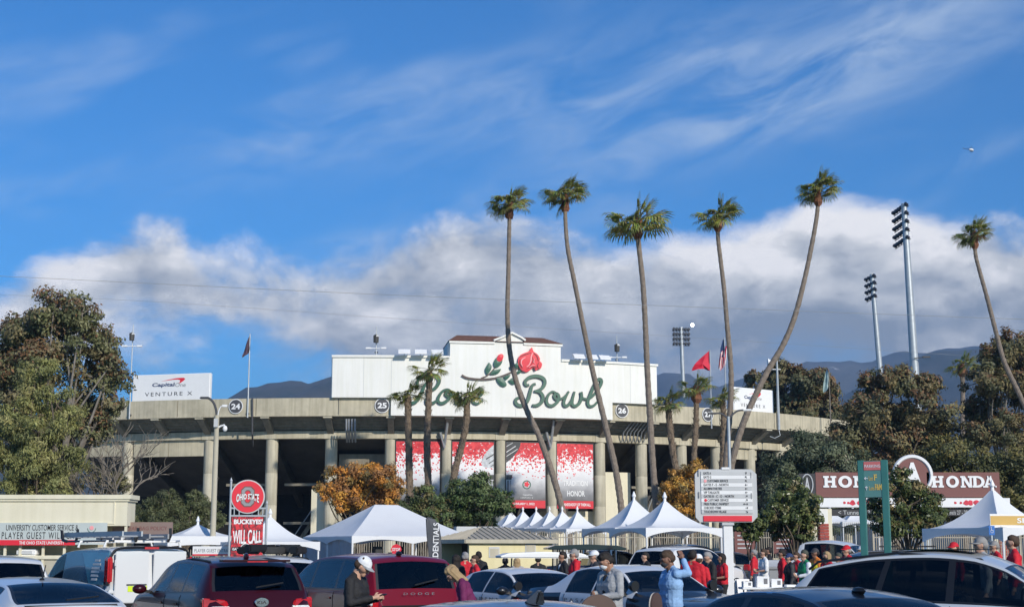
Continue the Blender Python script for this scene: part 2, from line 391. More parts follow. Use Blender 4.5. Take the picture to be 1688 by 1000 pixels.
def mountain_mat(name, c1, c2, snow):
    mt = bpy.data.materials.new(name); mt.use_nodes = True; N, L = mt.node_tree.nodes, mt.node_tree.links; b = N['Principled BSDF']; b.inputs['Roughness'].default_value = 0.95
    tc = N.new('ShaderNodeTexCoord'); n = N.new('ShaderNodeTexNoise'); n.inputs['Scale'].default_value = 0.006; n.inputs['Detail'].default_value = 10; n.inputs['Roughness'].default_value = .7
    L.new(tc.outputs['Object'], n.inputs['Vector']); r = N.new('ShaderNodeValToRGB'); L.new(n.outputs[0], r.inputs[0]); es = r.color_ramp.elements
    es[0].position, es[1].position = .38, .60; es[0].color, es[1].color = c1 + (1,), c2 + (1,)
    if snow:
        e = es.new(.66); e.color = c2 + (1,); e = es.new(.70); e.color = (.5, .5, .5, 1)
    L.new(r.outputs[0], b.inputs['Base Color']); M[name] = mt
mountain_mat('chaparral', (.022, .032, .018), (.065, .06, .042), False)
mountain_mat('chaparral_snow', (.035, .04, .032), (.09, .085, .07), True)
def ridge(name, prof, Y, depth, mt, seed, rough):
    xs = np.array([p[0] for p in prof], float); zs = np.array([at(p[0], p[1], Y).z for p in prof])
    nx, ny = 260, 46; g = MB(); vs, fs = [], []
    x0, x1 = -1500, 3200
    for j in range(ny):
        t = j / (ny - 1) * 1.35                        # 0 = foot, 1 = crest, beyond: the far side
        for i in range(nx):
            px = x0 + (x1 - x0) * i / (nx - 1); X = (px - 844) / FPX * Y
            h = float(np.interp(px, xs, zs)); y = Y - depth * (1 - t)
            k = t ** 0.85 if t <= 1 else 1 - (t - 1) * 1.6
            q = Vector((X / 420 + seed, y / 420, seed)); f = mnoise.fractal(q, 0.9, 2.1, 6)
            rg = 1 - abs(mnoise.fractal(Vector((X / 260 + seed * 3, y / 700, 1.7)), 1.0, 2.0, 5))
            z = h * k + rough * h * (f * 0.16 + (rg - .75) * 0.30) * min(t * 1.6, 1) * (1.0 if t < 0.9 else 0.55)
            vs.append((X, y, max(z, -30)))
    for j in range(ny - 1):
        for i in range(nx - 1):
            a = j * nx + i; fs.append((a, a + 1, a + nx + 1, a + nx))
    g.add(vs, fs); o = g.build(name, mt, smooth=False, fix=False); o.data.polygons.foreach_set('use_smooth', [True] * len(o.data.polygons))
    return tag(o, kind='structure')
ridge('hill', [(-1500, 760), (0, 720), (300, 684), (372, 662), (400, 642), (440, 628), (480, 620), (520, 624), (545, 614), (640, 596), (800, 610), (950, 650), (1050, 700), (1200, 760), (3200, 780)], 3300, 1400, 'chaparral', 1.3, .55)
ridge('mountain', [(-1500, 800), (700, 760), (900, 660), (1040, 650), (1090, 612), (1130, 606), (1165, 622), (1210, 632), (1260, 612), (1310, 602), (1350, 606), (1400, 604), (1470, 590), (1600, 580), (1688, 575), (3200, 610)], 5200, 2000, 'chaparral_snow', 4.1, .5)
ridge('foothill', [(-1500, 880), (1000, 800), (1150, 690), (1200, 668), (1290, 668), (1360, 668), (1400, 646), (1450, 620), (1500, 597), (1560, 576), (1620, 562), (1688, 552), (1900, 530), (3200, 560)], 3900, 1500, 'chaparral', 7.7, .4)

# ------------------------------------------------------------------ the stadium
Z_BOT, Z_TOP, Z_WALL, Z_BEAM = 14.70, 16.36, 20.36, 12.64
A0, A1 = math.radians(-27), math.radians(62)
def arc_band(mb, a0, a1, prof, n=None, mi=0, closed=True):      # radial profile [(r, z)...] swept along the bowl
    n = n or max(2, int(abs(a1 - a0) / math.radians(1.2)) + 1); k = len(prof); vs, fs = [], []
    for i in range(n + 1):
        a = a0 + (a1 - a0) * i / n
        vs += [rp(a, r, z) for r, z in prof]
    for i in range(n):
        for j in range(k if closed else k - 1):
            p, q = i * k + j, i * k + (j + 1) % k
            fs.append((p, q, q + k, p + k))
    if closed: fs += [tuple(range(k))[::-1], tuple(range(n * k, n * k + k))]
    return mb.add(vs, fs, mi)
def radial_prism(mb, a, w, prof):                               # profile in the radial plane, w wide along the rim
    t = Vector((math.cos(a), math.sin(a), 0)) * (w / 2)
    vs = [rp(a, r, z) - t for r, z in prof] + [rp(a, r, z) + t for r, z in prof]; n = len(prof)
    return mb.add(vs, [tuple(range(n))[::-1], tuple(range(n, 2 * n))] + [(i, (i + 1) % n, n + (i + 1) % n, n + i) for i in range(n)])
bowl = thing('stadium', 'tan concrete football stadium with column ring and white sign wall', 'stadium', (0, 0, 0))
COLPX = [214, 348, 449.6, 547, 645, 736.6, 825, 909, 987, 1056, 1121.5, 1179]
colang = [rang(x, 67.0) for x in COLPX]
step = math.radians(4.25); colang += [colang[-1] + step * i for i in range(1, 6)]
brang = [colang[0] - step * 1.1] + [colang[0], (colang[0] + colang[1]) / 2] + colang[1:]
def stadium():
    par = MB(); seg = math.radians(6.6); a = A0; k = 0
    while a < A1:                                               # the parapet is cast in lengths with open joints
        b = min(a + seg, A1); g = 0.0005
        arc_band(par, a + g, b - g, [(70.0, Z_BOT), (70.0, Z_TOP), (69.62, Z_TOP), (69.62, Z_BOT)]); a = b
    par.build('rim_parapet', 'concrete', bowl)
    lip = MB(); arc_band(lip, A0, A1, [(70.06, Z_BOT - .10), (70.06, Z_BOT + .003), (69.5, Z_BOT + .003), (69.5, Z_BOT - .10)]); lip.build('rim_lip', 'concrete', bowl)
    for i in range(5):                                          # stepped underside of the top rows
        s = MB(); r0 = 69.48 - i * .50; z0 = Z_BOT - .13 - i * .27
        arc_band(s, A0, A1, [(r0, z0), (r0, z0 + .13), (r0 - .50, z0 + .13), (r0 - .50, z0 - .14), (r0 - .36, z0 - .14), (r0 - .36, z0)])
        s.build('seat_step', 'concrete_shaded', bowl)
    rb = MB(); arc_band(rb, A0, A1, [(67.62, Z_BEAM), (67.62, Z_BEAM + .72), (66.5, Z_BEAM + .72), (66.5, Z_BEAM)]); rb.build('ring_beam', 'concrete', bowl)
    for i, a in enumerate(brang):
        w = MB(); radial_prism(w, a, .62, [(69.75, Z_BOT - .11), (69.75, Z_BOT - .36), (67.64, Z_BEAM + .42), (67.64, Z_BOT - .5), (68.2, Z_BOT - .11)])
        w.build('bracket', 'concrete_shaded', bowl)
        c = MB(); radial_prism(c, a, .86, [(69.98, Z_BOT - .102), (69.98, Z_BOT - .26), (69.4, Z_BOT - .30), (69.4, Z_BOT - .102)]); c.build('bracket_cap', 'concrete_column', bowl)
    for i, a in enumerate(colang):
        c = MB(); p = rp(a, 67.0, 0)
        prof = [(.60, 0)]
        for z in (3.1, 6.2, 9.3): prof += [(.60, z - .02), (.585, z), (.60, z + .02)]   # casting joints
        prof += [(.60, Z_BEAM)]
        c.lathe(prof, p, 20); o = c.build('column', 'concrete_column', bowl, smooth=True)
        h = MB(); radial_prism(h, a, 1.28, [(67.66, Z_BEAM - .02), (67.66, Z_BEAM + .74), (66.6, Z_BEAM + .74), (66.6, Z_BEAM - .02)]); h.build('column_head', 'concrete_column', bowl)
    def infill(x0, x1, yb, name='spandrel_panel'):
        zb = rim((x0 + x1) / 2, yb, 67.3).z; m_ = MB(); a0, a1 = rang(x0, 67.3), rang(x1, 67.3)
        for j in range(2):
            b0 = a0 + (a1 - a0) * j / 2 + .0004; b1 = a0 + (a1 - a0) * (j + 1) / 2 - .0004
            m_ = MB(); arc_band(m_, b0, b1, [(67.3, zb), (67.3, Z_BEAM - .01), (66.9, Z_BEAM - .01), (66.9, zb)]); m_.build(name, 'concrete', bowl)
    infill(222, 340, 752); infill(1206, 1246, 757); infill(150, 206, 752)
    # the raked stand behind: underside, raker beams and props, coloured dark for its shade
    st = MB(); arc_band(st, A0, A1, [(66.6, Z_BEAM + .7), (66.6, Z_BEAM + .25), (44, 2.2), (44, 2.7)]); st.build('stand_underside', 'steel_and_shade', bowl)
    bw = MB(); arc_band(bw, A0, A1, [(55.5, 0), (55.5, 9.6), (55.2, 9.6), (55.2, 0)]); bw.build('back_wall', 'bay_shade', bowl)
    gb = MB(); arc_band(gb, A0, A1, [(66.9, .9), (66.9, 1.05), (66.7, 1.05), (66.7, .9)]); gb.build('guard_rail', 'concrete_column', bowl)
    for i, a in enumerate(colang[:-1]):
        am = (a + colang[i + 1]) / 2
        r_ = MB(); radial_prism(r_, a, .5, [(66.4, Z_BEAM + .1), (66.4, Z_BEAM - .8), (47, 2.0), (47, 3.4)]); r_.build('raker_beam', 'steel_and_shade', bowl)
        r_ = MB(); r_.beam(rp(am, 60, 0), rp(am, 60, 8.6), .5, .5); r_.build('inner_post', 'steel_and_shade', bowl)
        r_ = MB(); r_.beam(rp(a + .3 * (am - a), 62, .2), rp(am + .8 * (am - a), 63, 9.2), .28, .35); r_.build('prop', 'steel_and_shade', bowl)
    for i in (1, 2, 3, 8, 9, 10, 11):                           # stair flights and railings inside the bays
        a, b = colang[i], colang[i + 1]
        m_ = MB(); m_.beam(rp(a + .15 * (b - a), 63.5, 1.0), rp(b - .15 * (b - a), 62.5, 7.2), 1.6, .35); m_.build('stair_flight', 'concrete_shaded', bowl)
        for z in (4.4, 8.2): m_ = MB(); arc_band(m_, a + .1 * (b - a), b - .1 * (b - a), [(64.2, z), (64.2, z + .25), (63.9, z + .25), (63.9, z)], 2); m_.build('landing_beam', 'concrete_shaded', bowl)
        m_ = MB(); m_.tube([rp(a + .15 * (b - a), 64.3, 2.0), rp(b - .15 * (b - a), 63.3, 8.2)], .05, 5); m_.build('hand_rail', 'galvanised', bowl)
    # rooms under the stand that catch the sun, one in shade-darkened concrete
    def room(x0, x1, y0, y1, r, mt, name='concourse_wall'):
        a0, a1 = rang(x0, r), rang(x1, r); z1 = rim((x0 + x1) / 2, y0, r).z; z0 = max(rim((x0 + x1) / 2, y1, r).z, .12)
        m_ = MB(); arc_band(m_, a0, a1, [(r, z0), (r, z1), (r - 3, z1), (r - 3, z0)]); m_.build(name, mt, bowl)
    room(997, 1038, 778, 905, 65.6, 'cream'); room(560, 642, 748, 802, 64.5, 'concrete_shaded'); room(516, 560, 806, 905, 66.0, 'cream')
    room(1150, 1172, 775, 905, 65.0, 'cream'); room(905, 985, 842, 905, 66, 'cream')
    # pipes hung on the front
    for x0, y0, y1 in ((416, 656, 735), (571, 690, 728), (575, 690, 728), (580, 690, 728), (585, 690, 728), (1117, 665, 690)):
        m_ = MB(); m_.tube([rim(x0, y0, 70.15), rim(x0, y1 - 20, 70.1), rim(x0 + 1, y1, 68.2)], .09, 6); m_.build('drain_pipe', 'dark_grey' if x0 < 450 else 'mid_grey', bowl, smooth=True)
    for i in range(7):
        x = 1028 + i * 6; m_ = MB(); m_.tube([rim(x + 14, 694, 69.6), rim(x, 712, 68.4), rim(x - 3, 728, 67.8)], .07, 6); m_.build('drain_pipe', 'mid_grey', bowl, smooth=True)
    for x in (732, 907):                                       # steel props from bracket to column
        m_ = MB(); m_.tube([rim(x + 6, 692, 69.4), rim(x + 1, 733, 67.75)], .13, 6); m_.tube([rim(x - 6, 712, 68.2), rim(x + 1, 738, 67.75)], .12, 6); m_.build('steel_prop', 'galvanised', bowl, smooth=True)
stadium()

# ---- white sign wall on the rim
W_R = 70.42
def wpt(px, py, r): return rim(px, py, r)
def wall_prism(poly, r0, r1, name, mt, parent=None, smooth=False):
    m_ = MB(); m_.prism(poly, lambda x, y: wpt(x, y, r0), lambda x, y: wpt(x, y, r1)); return m_.build(name, mt, parent or bowl, smooth)
def sign_wall():
    zt = [rim(738, 562, W_R).z]
    ZR = rim(780, 564, W_R).z
    a = lambda x: rang(x, W_R)
    body = MB()
    arc_band(body, a(546), a(741), [(W_R, Z_TOP - .0), (W_R, Z_WALL), (W_R - .5, Z_WALL), (W_R - .5, Z_TOP - .0)])
    body.build('sign_wall', 'stucco', bowl); body = MB()
    arc_band(body, a(925), a(1084), [(W_R, Z_TOP - .0), (W_R, Z_WALL), (W_R - .5, Z_WALL), (W_R - .5, Z_TOP - .0)])
    w = body.build('sign_wall', 'stucco', bowl)
    ap = MB(); arc_band(ap, a(644), a(1010), [(W_R, Z_BOT - .06), (W_R, Z_TOP - .0), (W_R - .36, Z_TOP - .0), (W_R - .36, Z_BOT - .06)]); ap.build('wall_apron', 'stucco', bowl)
    cen = MB(); arc_band(cen, a(741), a(925), [(W_R + .003, Z_TOP), (W_R + .003, ZR), (W_R - .5, ZR), (W_R - .5, Z_TOP)]); cen.build('wall_tower', 'stucco', bowl)
    # end face of the wall and the tower's flanks run back over the stand
    for x, z0, z1, d, nm in ((741, Z_WALL - 1.2, ZR - .02, 5.2, 'tower_flank'), (925, Z_WALL - 1.2, ZR - .02, 5.2, 'tower_flank'), (546.5, Z_TOP - 1, Z_WALL - .01, 2.2, 'wall_return'), (1083.5, Z_TOP - 1, Z_WALL - .01, 2.2, 'wall_return')):
        m_ = MB(); aa = a(x); radial_prism(m_, aa, .35, [(W_R - .502, z0), (W_R - .502, z1), (W_R - d, z1), (W_R - d, z0)]); m_.build(nm, 'stucco', bowl)
    m_ = MB(); arc_band(m_, a(741), a(925), [(W_R - 5.2, Z_TOP), (W_R - 5.2, ZR), (W_R - 5.5, ZR), (W_R - 5.5, Z_TOP)]); m_.build('tower_back', 'stucco', bowl)
    for x0, x1, z in ((545, 740.4, Z_WALL), (925.8, 1085.5, Z_WALL), (739.5, 815, ZR), (863, 927.5, ZR)):
        m_ = MB(); arc_band(m_, a(x0), a(x1), [(W_R + .13, z - .12), (W_R + .13, z + .10), (W_R - .55, z + .10), (W_R - .55, z - .12)]); m_.build('coping', 'stucco', bowl)
    s = (Z_WALL - Z_TOP) / 69.0
    gab = [(814, 567), (815, 561.5), (823, 558.5), (843, 549.8), (858, 557.5), (862, 561.5), (863.5, 567)]
    wall_prism(gab, W_R - .5, W_R + .02, 'gable', 'stucco')
    for q0, q1 in (((813, 562.5), (823.5, 558.2)), ((823, 558.8), (843.5, 549.6)), ((842.5, 549.6), (859, 557.8)), ((858, 557.3), (865, 562.5))):
        m_ = MB(); m_.beam(wpt(q0[0], q0[1] - 1, W_R - .12), wpt(q1[0], q1[1] - 1, W_R - .12), .75, .17); m_.build('gable_coping', 'stucco', bowl)
    # tiled hip roof: rows of tiles as stepped courses
    a0, a1 = a(738.5), a(927); zr, zt_ = ZR + .11, ZR + 1.05; n = 7; ia = (a1 - a0)
    for j in range(n):
        t0, t1 = j / n, (j + 1) / n + .04
        R0, R1 = W_R + .18 - 2.9 * t0, W_R + .18 - 2.9 * t1; Q0, Q1 = W_R - 5.9 + 2.9 * t0, W_R - 5.9 + 2.9 * t1
        b0, b1 = a0 + ia * .10 * t0, a1 - ia * .10 * t0; c0, c1 = a0 + ia * .10 * t1, a1 - ia * .10 * t1
        z0, z1 = zr + (zt_ - zr) * t0 + .05, zr + (zt_ - zr) * t1
        m_ = MB(); K = 16; vs = []
        for R_, z_, e0, e1 in ((R0, z0 - .05, b0, b1), (R0, z0, b0, b1), (R1, z1, c0, c1)):
            vs += [rp(e0 + (e1 - e0) * i / K, R_, z_) for i in range(K + 1)]
        for R_, z_, e0, e1 in ((Q1, z1, c0, c1), (Q0, z0, b0, b1), (Q0, z0 - .05, b0, b1)):
            vs += [rp(e0 + (e1 - e0) * i / K, R_, z_) for i in range(K + 1)]
        k1 = K + 1; fs = []
        for rr in (0, 1, 3, 4):
            fs += [(rr * k1 + i, rr * k1 + i + 1, (rr + 1) * k1 + i + 1, (rr + 1) * k1 + i) for i in range(K)]
        fs += [(1 * k1, 2 * k1, 3 * k1, 4 * k1), (1 * k1 + K, 4 * k1 + K, 3 * k1 + K, 2 * k1 + K), (0, k1, 4 * k1, 5 * k1), (K, 5 * k1 + K, 4 * k1 + K, k1 + K)]
        m_.add(vs, fs); m_.build('tile_course', 'roof_tile', bowl)
    m_ = MB(); m_.prism([(826, 559), (843, 550.5), (861, 559)], lambda x, y: wpt(x, y, W_R - 3.0), lambda x, y: wpt(x, y, W_R - .45)); m_.build('gable_roof', 'roof_tile', bowl)
    for x, z0, z1 in ((644, Z_TOP, Z_WALL - .15), (850, Z_BOT, Z_TOP + 2.0), (598, Z_TOP, Z_WALL - .15), (988, Z_BOT, Z_WALL - .15), (1040, Z_TOP, Z_WALL - .15), (760, Z_BOT, Z_TOP + .8)):
        m_ = MB(); radial_prism(m_, a(x), .035, [(W_R + .006, z0 + .02), (W_R + .006, z1), (W_R - .05, z1), (W_R - .05, z0 + .02)]); m_.build('panel_joint', 'light_grey', bowl)
    # sign lamps reach out over the top of the wall
    for x in (665, 692, 719, 951, 972, 993):
        aa = a(x); l = MB(); radial_prism(l, aa, 1.15, [(W_R + .35, Z_WALL + .42), (W_R + 1.0, Z_WALL + .12), (W_R + 1.0, Z_WALL + .22), (W_R + .55, Z_WALL + .62), (W_R + .3, Z_WALL + .55)])
        lo = l.build('sign_lamp', 'white_metal', bowl)
        l = MB(); l.tube([rp(aa, W_R - .2, Z_WALL + .05), rp(aa, W_R - .1, Z_WALL + .75), rp(aa, W_R + .45, Z_WALL + .55)], .05, 6)
        l.tube([rp(aa + .005, W_R - .3, Z_WALL + .05), rp(aa + .005, W_R + .4, Z_WALL + .5)], .04, 6); l.build('lamp_arm', 'white_metal', lo)
sign_wall()

# ---- raised lettering and rose on the wall, traced at the wall's own surface
def letter(name, strokes, org, k, width, mt='letter_green', depth=.22):
    width *= .84
    def cv(q): return (org[0] + q[0] / k, org[1] + q[1] / k)
    base, face = MB(), MB()
    for si, S in enumerate(strokes):
        w = width
        if isinstance(S, tuple): S, w = S
        ws = [w * .55, w * 1.0, w * 1.1, w, w * .6] if not hasattr(w, '__len__') else w
        P = [cv(q) for q in S]; dz = .012 * si
        for mb, extra, r0, r1 in ((base, .9, W_R - .01, W_R + depth - .03 + dz), (face, 0.0, W_R + depth - .035 + dz, W_R + depth + dz)):
            L_, R_ = ribbon(P, [q / k + extra for q in ws], 5)
            n = len(L_); vs = []
            for l, r in zip(L_, R_):
                vs += [wpt(l.x, l.y, r0), wpt(r.x, r.y, r0), wpt(r.x, r.y, r1), wpt(l.x, l.y, r1)]
            fs = [(0, 1, 2, 3), tuple(4 * (n - 1) + j for j in (3, 2, 1, 0))]
            for i in range(n - 1):
                for j in range(4):
                    p, q = 4 * i + j, 4 * i + (j + 1) % 4; fs.append((p, q, q + 4, p + 4))
            mb.add(vs, fs)
    o = base.build(name, 'letter_side', bowl, fix=True); face.build('letter_face', mt, o); return o
K1, O1 = 4.689, (740, 540); K2, O2 = 7.673, (640, 600); K3, O3 = 9.378, (740, 560)
letter('sign_letter', [[(672, 432), (645, 445), (628, 500), (612, 555), (585, 592), (545, 600), (518, 580), (520, 550), (548, 537)],
                       [(622, 440), (598, 442), (590, 415), (625, 382), (680, 373), (728, 390), (742, 425), (722, 465), (685, 485), (660, 490)],
                       [(664, 488), (705, 497), (728, 535), (716, 575), (680, 598), (645, 598)]], O1, K1, 27)
letter('sign_letter', [[(838, 512), (805, 493), (772, 515), (755, 560), (768, 594), (803, 600), (840, 570), (850, 530), (832, 508), (815, 525), (830, 550), (875, 545), (905, 520)]], O1, K1, 23)
letter('sign_letter', [[(928, 490), (905, 530), (888, 575), (898, 602), (928, 592), (955, 550), (970, 500)], [(972, 492), (958, 545), (955, 590), (978, 603), (1010, 580), (1026, 535), (1022, 495), (1032, 540), (1065, 550)]], O1, K1, 23)
letter('sign_letter', [[(1052, 552), (1095, 540), (1140, 495), (1176, 435), (1176, 402), (1152, 402), (1122, 450), (1092, 520), (1074, 570), (1086, 604), (1120, 600), (1152, 568)]], O1, K1, 25)
letter('sign_letter', [[(520, 205), (465, 260), (430, 340), (395, 410), (345, 475), (285, 492), (238, 470), (240, 425)], [(375, 285), (375, 215), (430, 145), (530, 125), (620, 155), (645, 215), (605, 290), (545, 328), (485, 336)],
                       [(490, 340), (510, 400), (488, 450), (500, 495), (565, 490), (620, 455)]], O2, K2, 44)
letter('sign_letter', [[(800, 350), (755, 318), (690, 340), (642, 405), (630, 460), (665, 492), (725, 475), (785, 410), (795, 350), (750, 345), (728, 380), (770, 410), (845, 385), (890, 345)]], O2, K2, 38)
letter('sign_letter', [[(890, 345), (875, 390), (915, 430), (928, 475), (890, 500), (845, 485)]], O2, K2, 36)
letter('sign_letter', [[(930, 490), (1030, 455), (1120, 422), (1186, 372), (1185, 325), (1145, 312), (1090, 350), (1062, 420), (1082, 480), (1130, 498), (1195, 455)]], O2, K2, 36)
mat('rose_dark', (.20, .008, .02), .55, var=.1)
def rose():
    cv = lambda P: [(O3[0] + x / K3, O3[1] + y / K3) for x, y in P]
    def shape(P, nm, mt, d, parent=None, d0=None):
        P = cv(P); c = (sum(p[0] for p in P) / len(P), sum(p[1] for p in P) / len(P))
        Q = [(q.x, q.y) for q in catmull([(x, y, 0) for x, y in P + P[:1]], 3)[:-1]]
        m_ = MB(); n = len(Q); r0 = W_R - .01 if d0 is None else W_R + d0
        vs = [wpt(x, y, r0) for x, y in Q] + [wpt(x, y, W_R + d) for x, y in Q] + [wpt(c[0], c[1], W_R + d + .05)]
        m_.add(vs, [(i, (i + 1) % n, n + (i + 1) % n, n + i) for i in range(n)] + [(n + i, n + (i + 1) % n, 2 * n) for i in range(n)])
        return m_.build(nm, mt, parent or bowl)
    def stroke(P, w, nm, mt, d, parent, d0=None):
        L_, R_ = ribbon(cv(P), [q / K3 for q in w], 5); n = len(L_); r0 = W_R - .01 if d0 is None else W_R + d0; vs = []
        for l, r in zip(L_, R_): vs += [wpt(l.x, l.y, r0), wpt(r.x, r.y, r0), wpt(r.x, r.y, W_R + d), wpt(l.x, l.y, W_R + d)]
        fs = [(0, 1, 2, 3), tuple(4 * (n - 1) + j for j in (3, 2, 1, 0))] + [(4 * i + j, 4 * i + (j + 1) % 4, 4 * i + (j + 1) % 4 + 4, 4 * i + j + 4) for i in range(n - 1) for j in range(4)]
        m_ = MB(); m_.add(vs, fs); return m_.build(nm, mt, parent)
    em = stroke([(200, 545), (270, 582), (400, 603), (560, 608), (720, 588), (850, 548), (980, 490), (1075, 430)], [34, 32, 30, 26, 24], 'rose_stem', 'stem_brown', .16, bowl)
    stroke([(500, 590), (600, 545), (690, 455), (722, 415)], [20, 18, 18], 'rose_twig', 'stem_brown', .14, bowl)
    for P in ([(620, 345), (660, 400), (650, 460), (600, 530), (570, 500), (565, 440)], [(810, 445), (780, 500), (720, 530), (640, 530), (680, 470), (740, 455)],
              [(735, 588), (800, 575), (850, 610), (895, 690), (860, 720), (800, 700), (750, 640)], [(845, 572), (950, 535), (930, 580), (885, 612)],
              [(920, 625), (1000, 575), (1060, 600), (1050, 660), (990, 685), (945, 655)], [(1015, 375), (1070, 345), (1095, 400), (1040, 440)], [(1035, 500), (1130, 440), (1115, 500), (1060, 525)], [(938, 410), (985, 400), (985, 462), (950, 452)]):
        shape(P, 'rose_leaf', 'letter_green', .20)
    shape([(730, 275), (825, 300), (812, 370), (762, 415), (720, 422), (693, 380), (700, 330)], 'bud_cup', 'letter_green', .20)
    shape([(770, 228), (815, 214), (845, 245), (828, 305), (785, 335), (738, 300)], 'rose_bud', 'scarlet', .24)
    fl = shape([(1288, 116), (1312, 180), (1370, 220), (1408, 285), (1405, 325), (1440, 365), (1424, 435), (1375, 452), (1335, 472), (1325, 425), (1285, 438), (1240, 478), (1180, 495), (1115, 462), (1080, 395), (1068, 320), (1090, 250), (1140, 212), (1215, 185), (1250, 160), (1268, 125)], 'rose_flower', 'scarlet', .26)
    for P, w in (([(1300, 200), (1275, 250), (1268, 320), (1240, 385), (1200, 415)], [12, 20, 16, 10]), ([(1185, 268), (1130, 305), (1118, 360), (1140, 410)], [8, 18, 14, 6]), ([(1330, 290), (1312, 340), (1340, 370)], [6, 10, 6]), ([(1240, 425), (1300, 392), (1350, 398)], [6, 12, 6])):
        stroke(P, w, 'petal_edge', 'pink', .335, fl, .24)
    for P in ([(1080, 400), (1120, 462), (1180, 492)], [(1335, 468), (1325, 425), (1360, 430)], [(1100, 260), (1180, 225), (1270, 200)], [(1310, 200), (1360, 250), (1385, 330)], [(1290, 260), (1300, 330), (1260, 400)], [(1100, 300), (1095, 370), (1140, 440)], [(1390, 350), (1370, 400), (1390, 440)], [(1200, 455), (1260, 420), (1330, 418)]):
        stroke(P[:3], [7, 15, 6], 'petal_shadow', 'rose_dark', .315, fl, .24)
rose()

# ---- tunnel numbers on the rim
def frame_on_rim(name, label, cat, px, py, r, group=None, parent=None):
    p = rim(px, py, r); a = math.atan2(p.x - BC.x, -(p.y - BC.y))
    if parent: o = link(bpy.data.objects.new(name, None), parent); o.location = p; o.rotation_euler = (0, 0, a); return o
    return thing(name, label, cat, p, a, group)
for num, px, py, wh in (('24', 389, 669.5, 'beside the dark banner pole'), ('25', 630, 668, 'where the white wall apron begins'), ('26', 1025, 676.5, 'where the white wall apron ends'), ('27', 1166.5, 683, 'below the red flag')):
    t = frame_on_rim('number_disc', 'round dark rim disc reading %s, %s' % (num, wh), 'sign', px, py, 70.05 if num in '2427' else 70.05, 'tunnel numbers on the rim')
    R = .72
    MB().lathe([(R, .0), (R, -.06)], n=28, axis='y').build('ring', 'white', t)
    MB().lathe([(R * .9, -.055), (R * .9, -.075)], n=28, axis='y').build('disc', 'dark_grey', t)
    text_rect(t, num, -R * .62, R * .62, -R * .38, R * .38, -.08, 'white', .035)

# ---- big printed banners between the columns
def banner_mat(name, seed):
    mt = bpy.data.materials.new(name); mt.use_nodes = True; N, L = mt.node_tree.nodes, mt.node_tree.links; b = N['Principled BSDF']; b.inputs['Roughness'].default_value = .6
    def mm(op, a, c=0.0, d=0.0):
        n = N.new('ShaderNodeMath'); n.operation = op
        for i, q in enumerate((a, c, d)):
            if hasattr(q, 'links'): L.new(q, n.inputs[i])
            else: n.inputs[i].default_value = q
        return n.outputs[0]
    uv = N.new('ShaderNodeUVMap'); uv.uv_map = 'UVMap'; sx = N.new('ShaderNodeSeparateXYZ'); L.new(uv.outputs[0], sx.inputs[0]); v = sx.outputs[1]
    mp = N.new('ShaderNodeMapping'); mp.inputs['Scale'].default_value = (1, 1.75, 1); mp.inputs['Location'].default_value = (seed * 3.1, seed, 0); L.new(uv.outputs[0], mp.inputs[0])
    cl = N.new('ShaderNodeTexNoise'); cl.inputs['Scale'].default_value = 4.5; L.new(mp.outputs[0], cl.inputs['Vector'])
    def petals(scale, k):
        wp = N.new('ShaderNodeTexNoise'); wp.inputs['Scale'].default_value = scale * 1.3; L.new(mp.outputs[0], wp.inputs['Vector'])
        ad = N.new('ShaderNodeVectorMath'); ad.operation = 'MULTIPLY_ADD'; L.new(wp.outputs['Color'], ad.inputs[0]); ad.inputs[1].default_value = (.035, .035, 0); L.new(mp.outputs[0], ad.inputs[2])
        vo = N.new('ShaderNodeTexVoronoi'); vo.inputs['Scale'].default_value = scale; vo.inputs['Randomness'].default_value = 1; L.new(ad.outputs[0], vo.inputs['Vector'])
        s2 = N.new('ShaderNodeSeparateColor'); L.new(vo.outputs['Color'], s2.inputs[0])
        r = N.new('ShaderNodeValToRGB'); es = r.color_ramp.elements; es[0].position, es[1].position = .38, .95; es[0].color = (0, 0, 0, 1); es[1].color = (1, 1, 1, 1)
        e = es.new(.58); e.color = (.22,) * 3 + (1,); e = es.new(.74); e.color = (.52,) * 3 + (1,); e = es.new(.84); e.color = (.9,) * 3 + (1,); L.new(v, r.inputs[0])
        pr = mm('ADD', r.outputs[0], mm('MULTIPLY', mm('SUBTRACT', cl.outputs[0], .5), mm('MULTIPLY', r.outputs[0], 1.6)))
        size = mm('ADD', .30, mm('MULTIPLY', r.outputs[0], .45))
        return mm('MULTIPLY', mm('LESS_THAN', s2.outputs[k], pr), mm('LESS_THAN', vo.outputs['Distance'], size)), s2.outputs[2]
    p1, h1 = petals(17, 0); p2, h2 = petals(26, 1)
    red = N.new('ShaderNodeMix'); red.data_type = 'RGBA'; L.new(h1, red.inputs[0]); red.inputs[6].default_value = (.50, .018, .03, 1); red.inputs[7].default_value = (.78, .06, .07, 1)
    g = N.new('ShaderNodeValToRGB'); es = g.color_ramp.elements; es[0].position, es[1].position = .10, .60; es[0].color = (.10, .10, .105, 1); es[1].color = (.80, .79, .79, 1); e = es.new(.42); e.color = (.62, .62, .63, 1); e = es.new(.25); e.color = (.27, .27, .28, 1)
    gn = N.new('ShaderNodeTexNoise'); gn.inputs['Scale'].default_value = 5; gn.inputs['Detail'].default_value = 6; L.new(mp.outputs[0], gn.inputs['Vector'])
    L.new(mm('ADD', v, mm('MULTIPLY', mm('SUBTRACT', gn.outputs[0], .5), .16)), g.inputs[0])
    m1 = N.new('ShaderNodeMix'); m1.data_type = 'RGBA'; L.new(mm('MAXIMUM', p1, p2), m1.inputs[0]); L.new(g.outputs[0], m1.inputs[6]); L.new(red.outputs[2], m1.inputs[7])
    L.new(m1.outputs[2], b.inputs['Base Color']); M[name] = mt
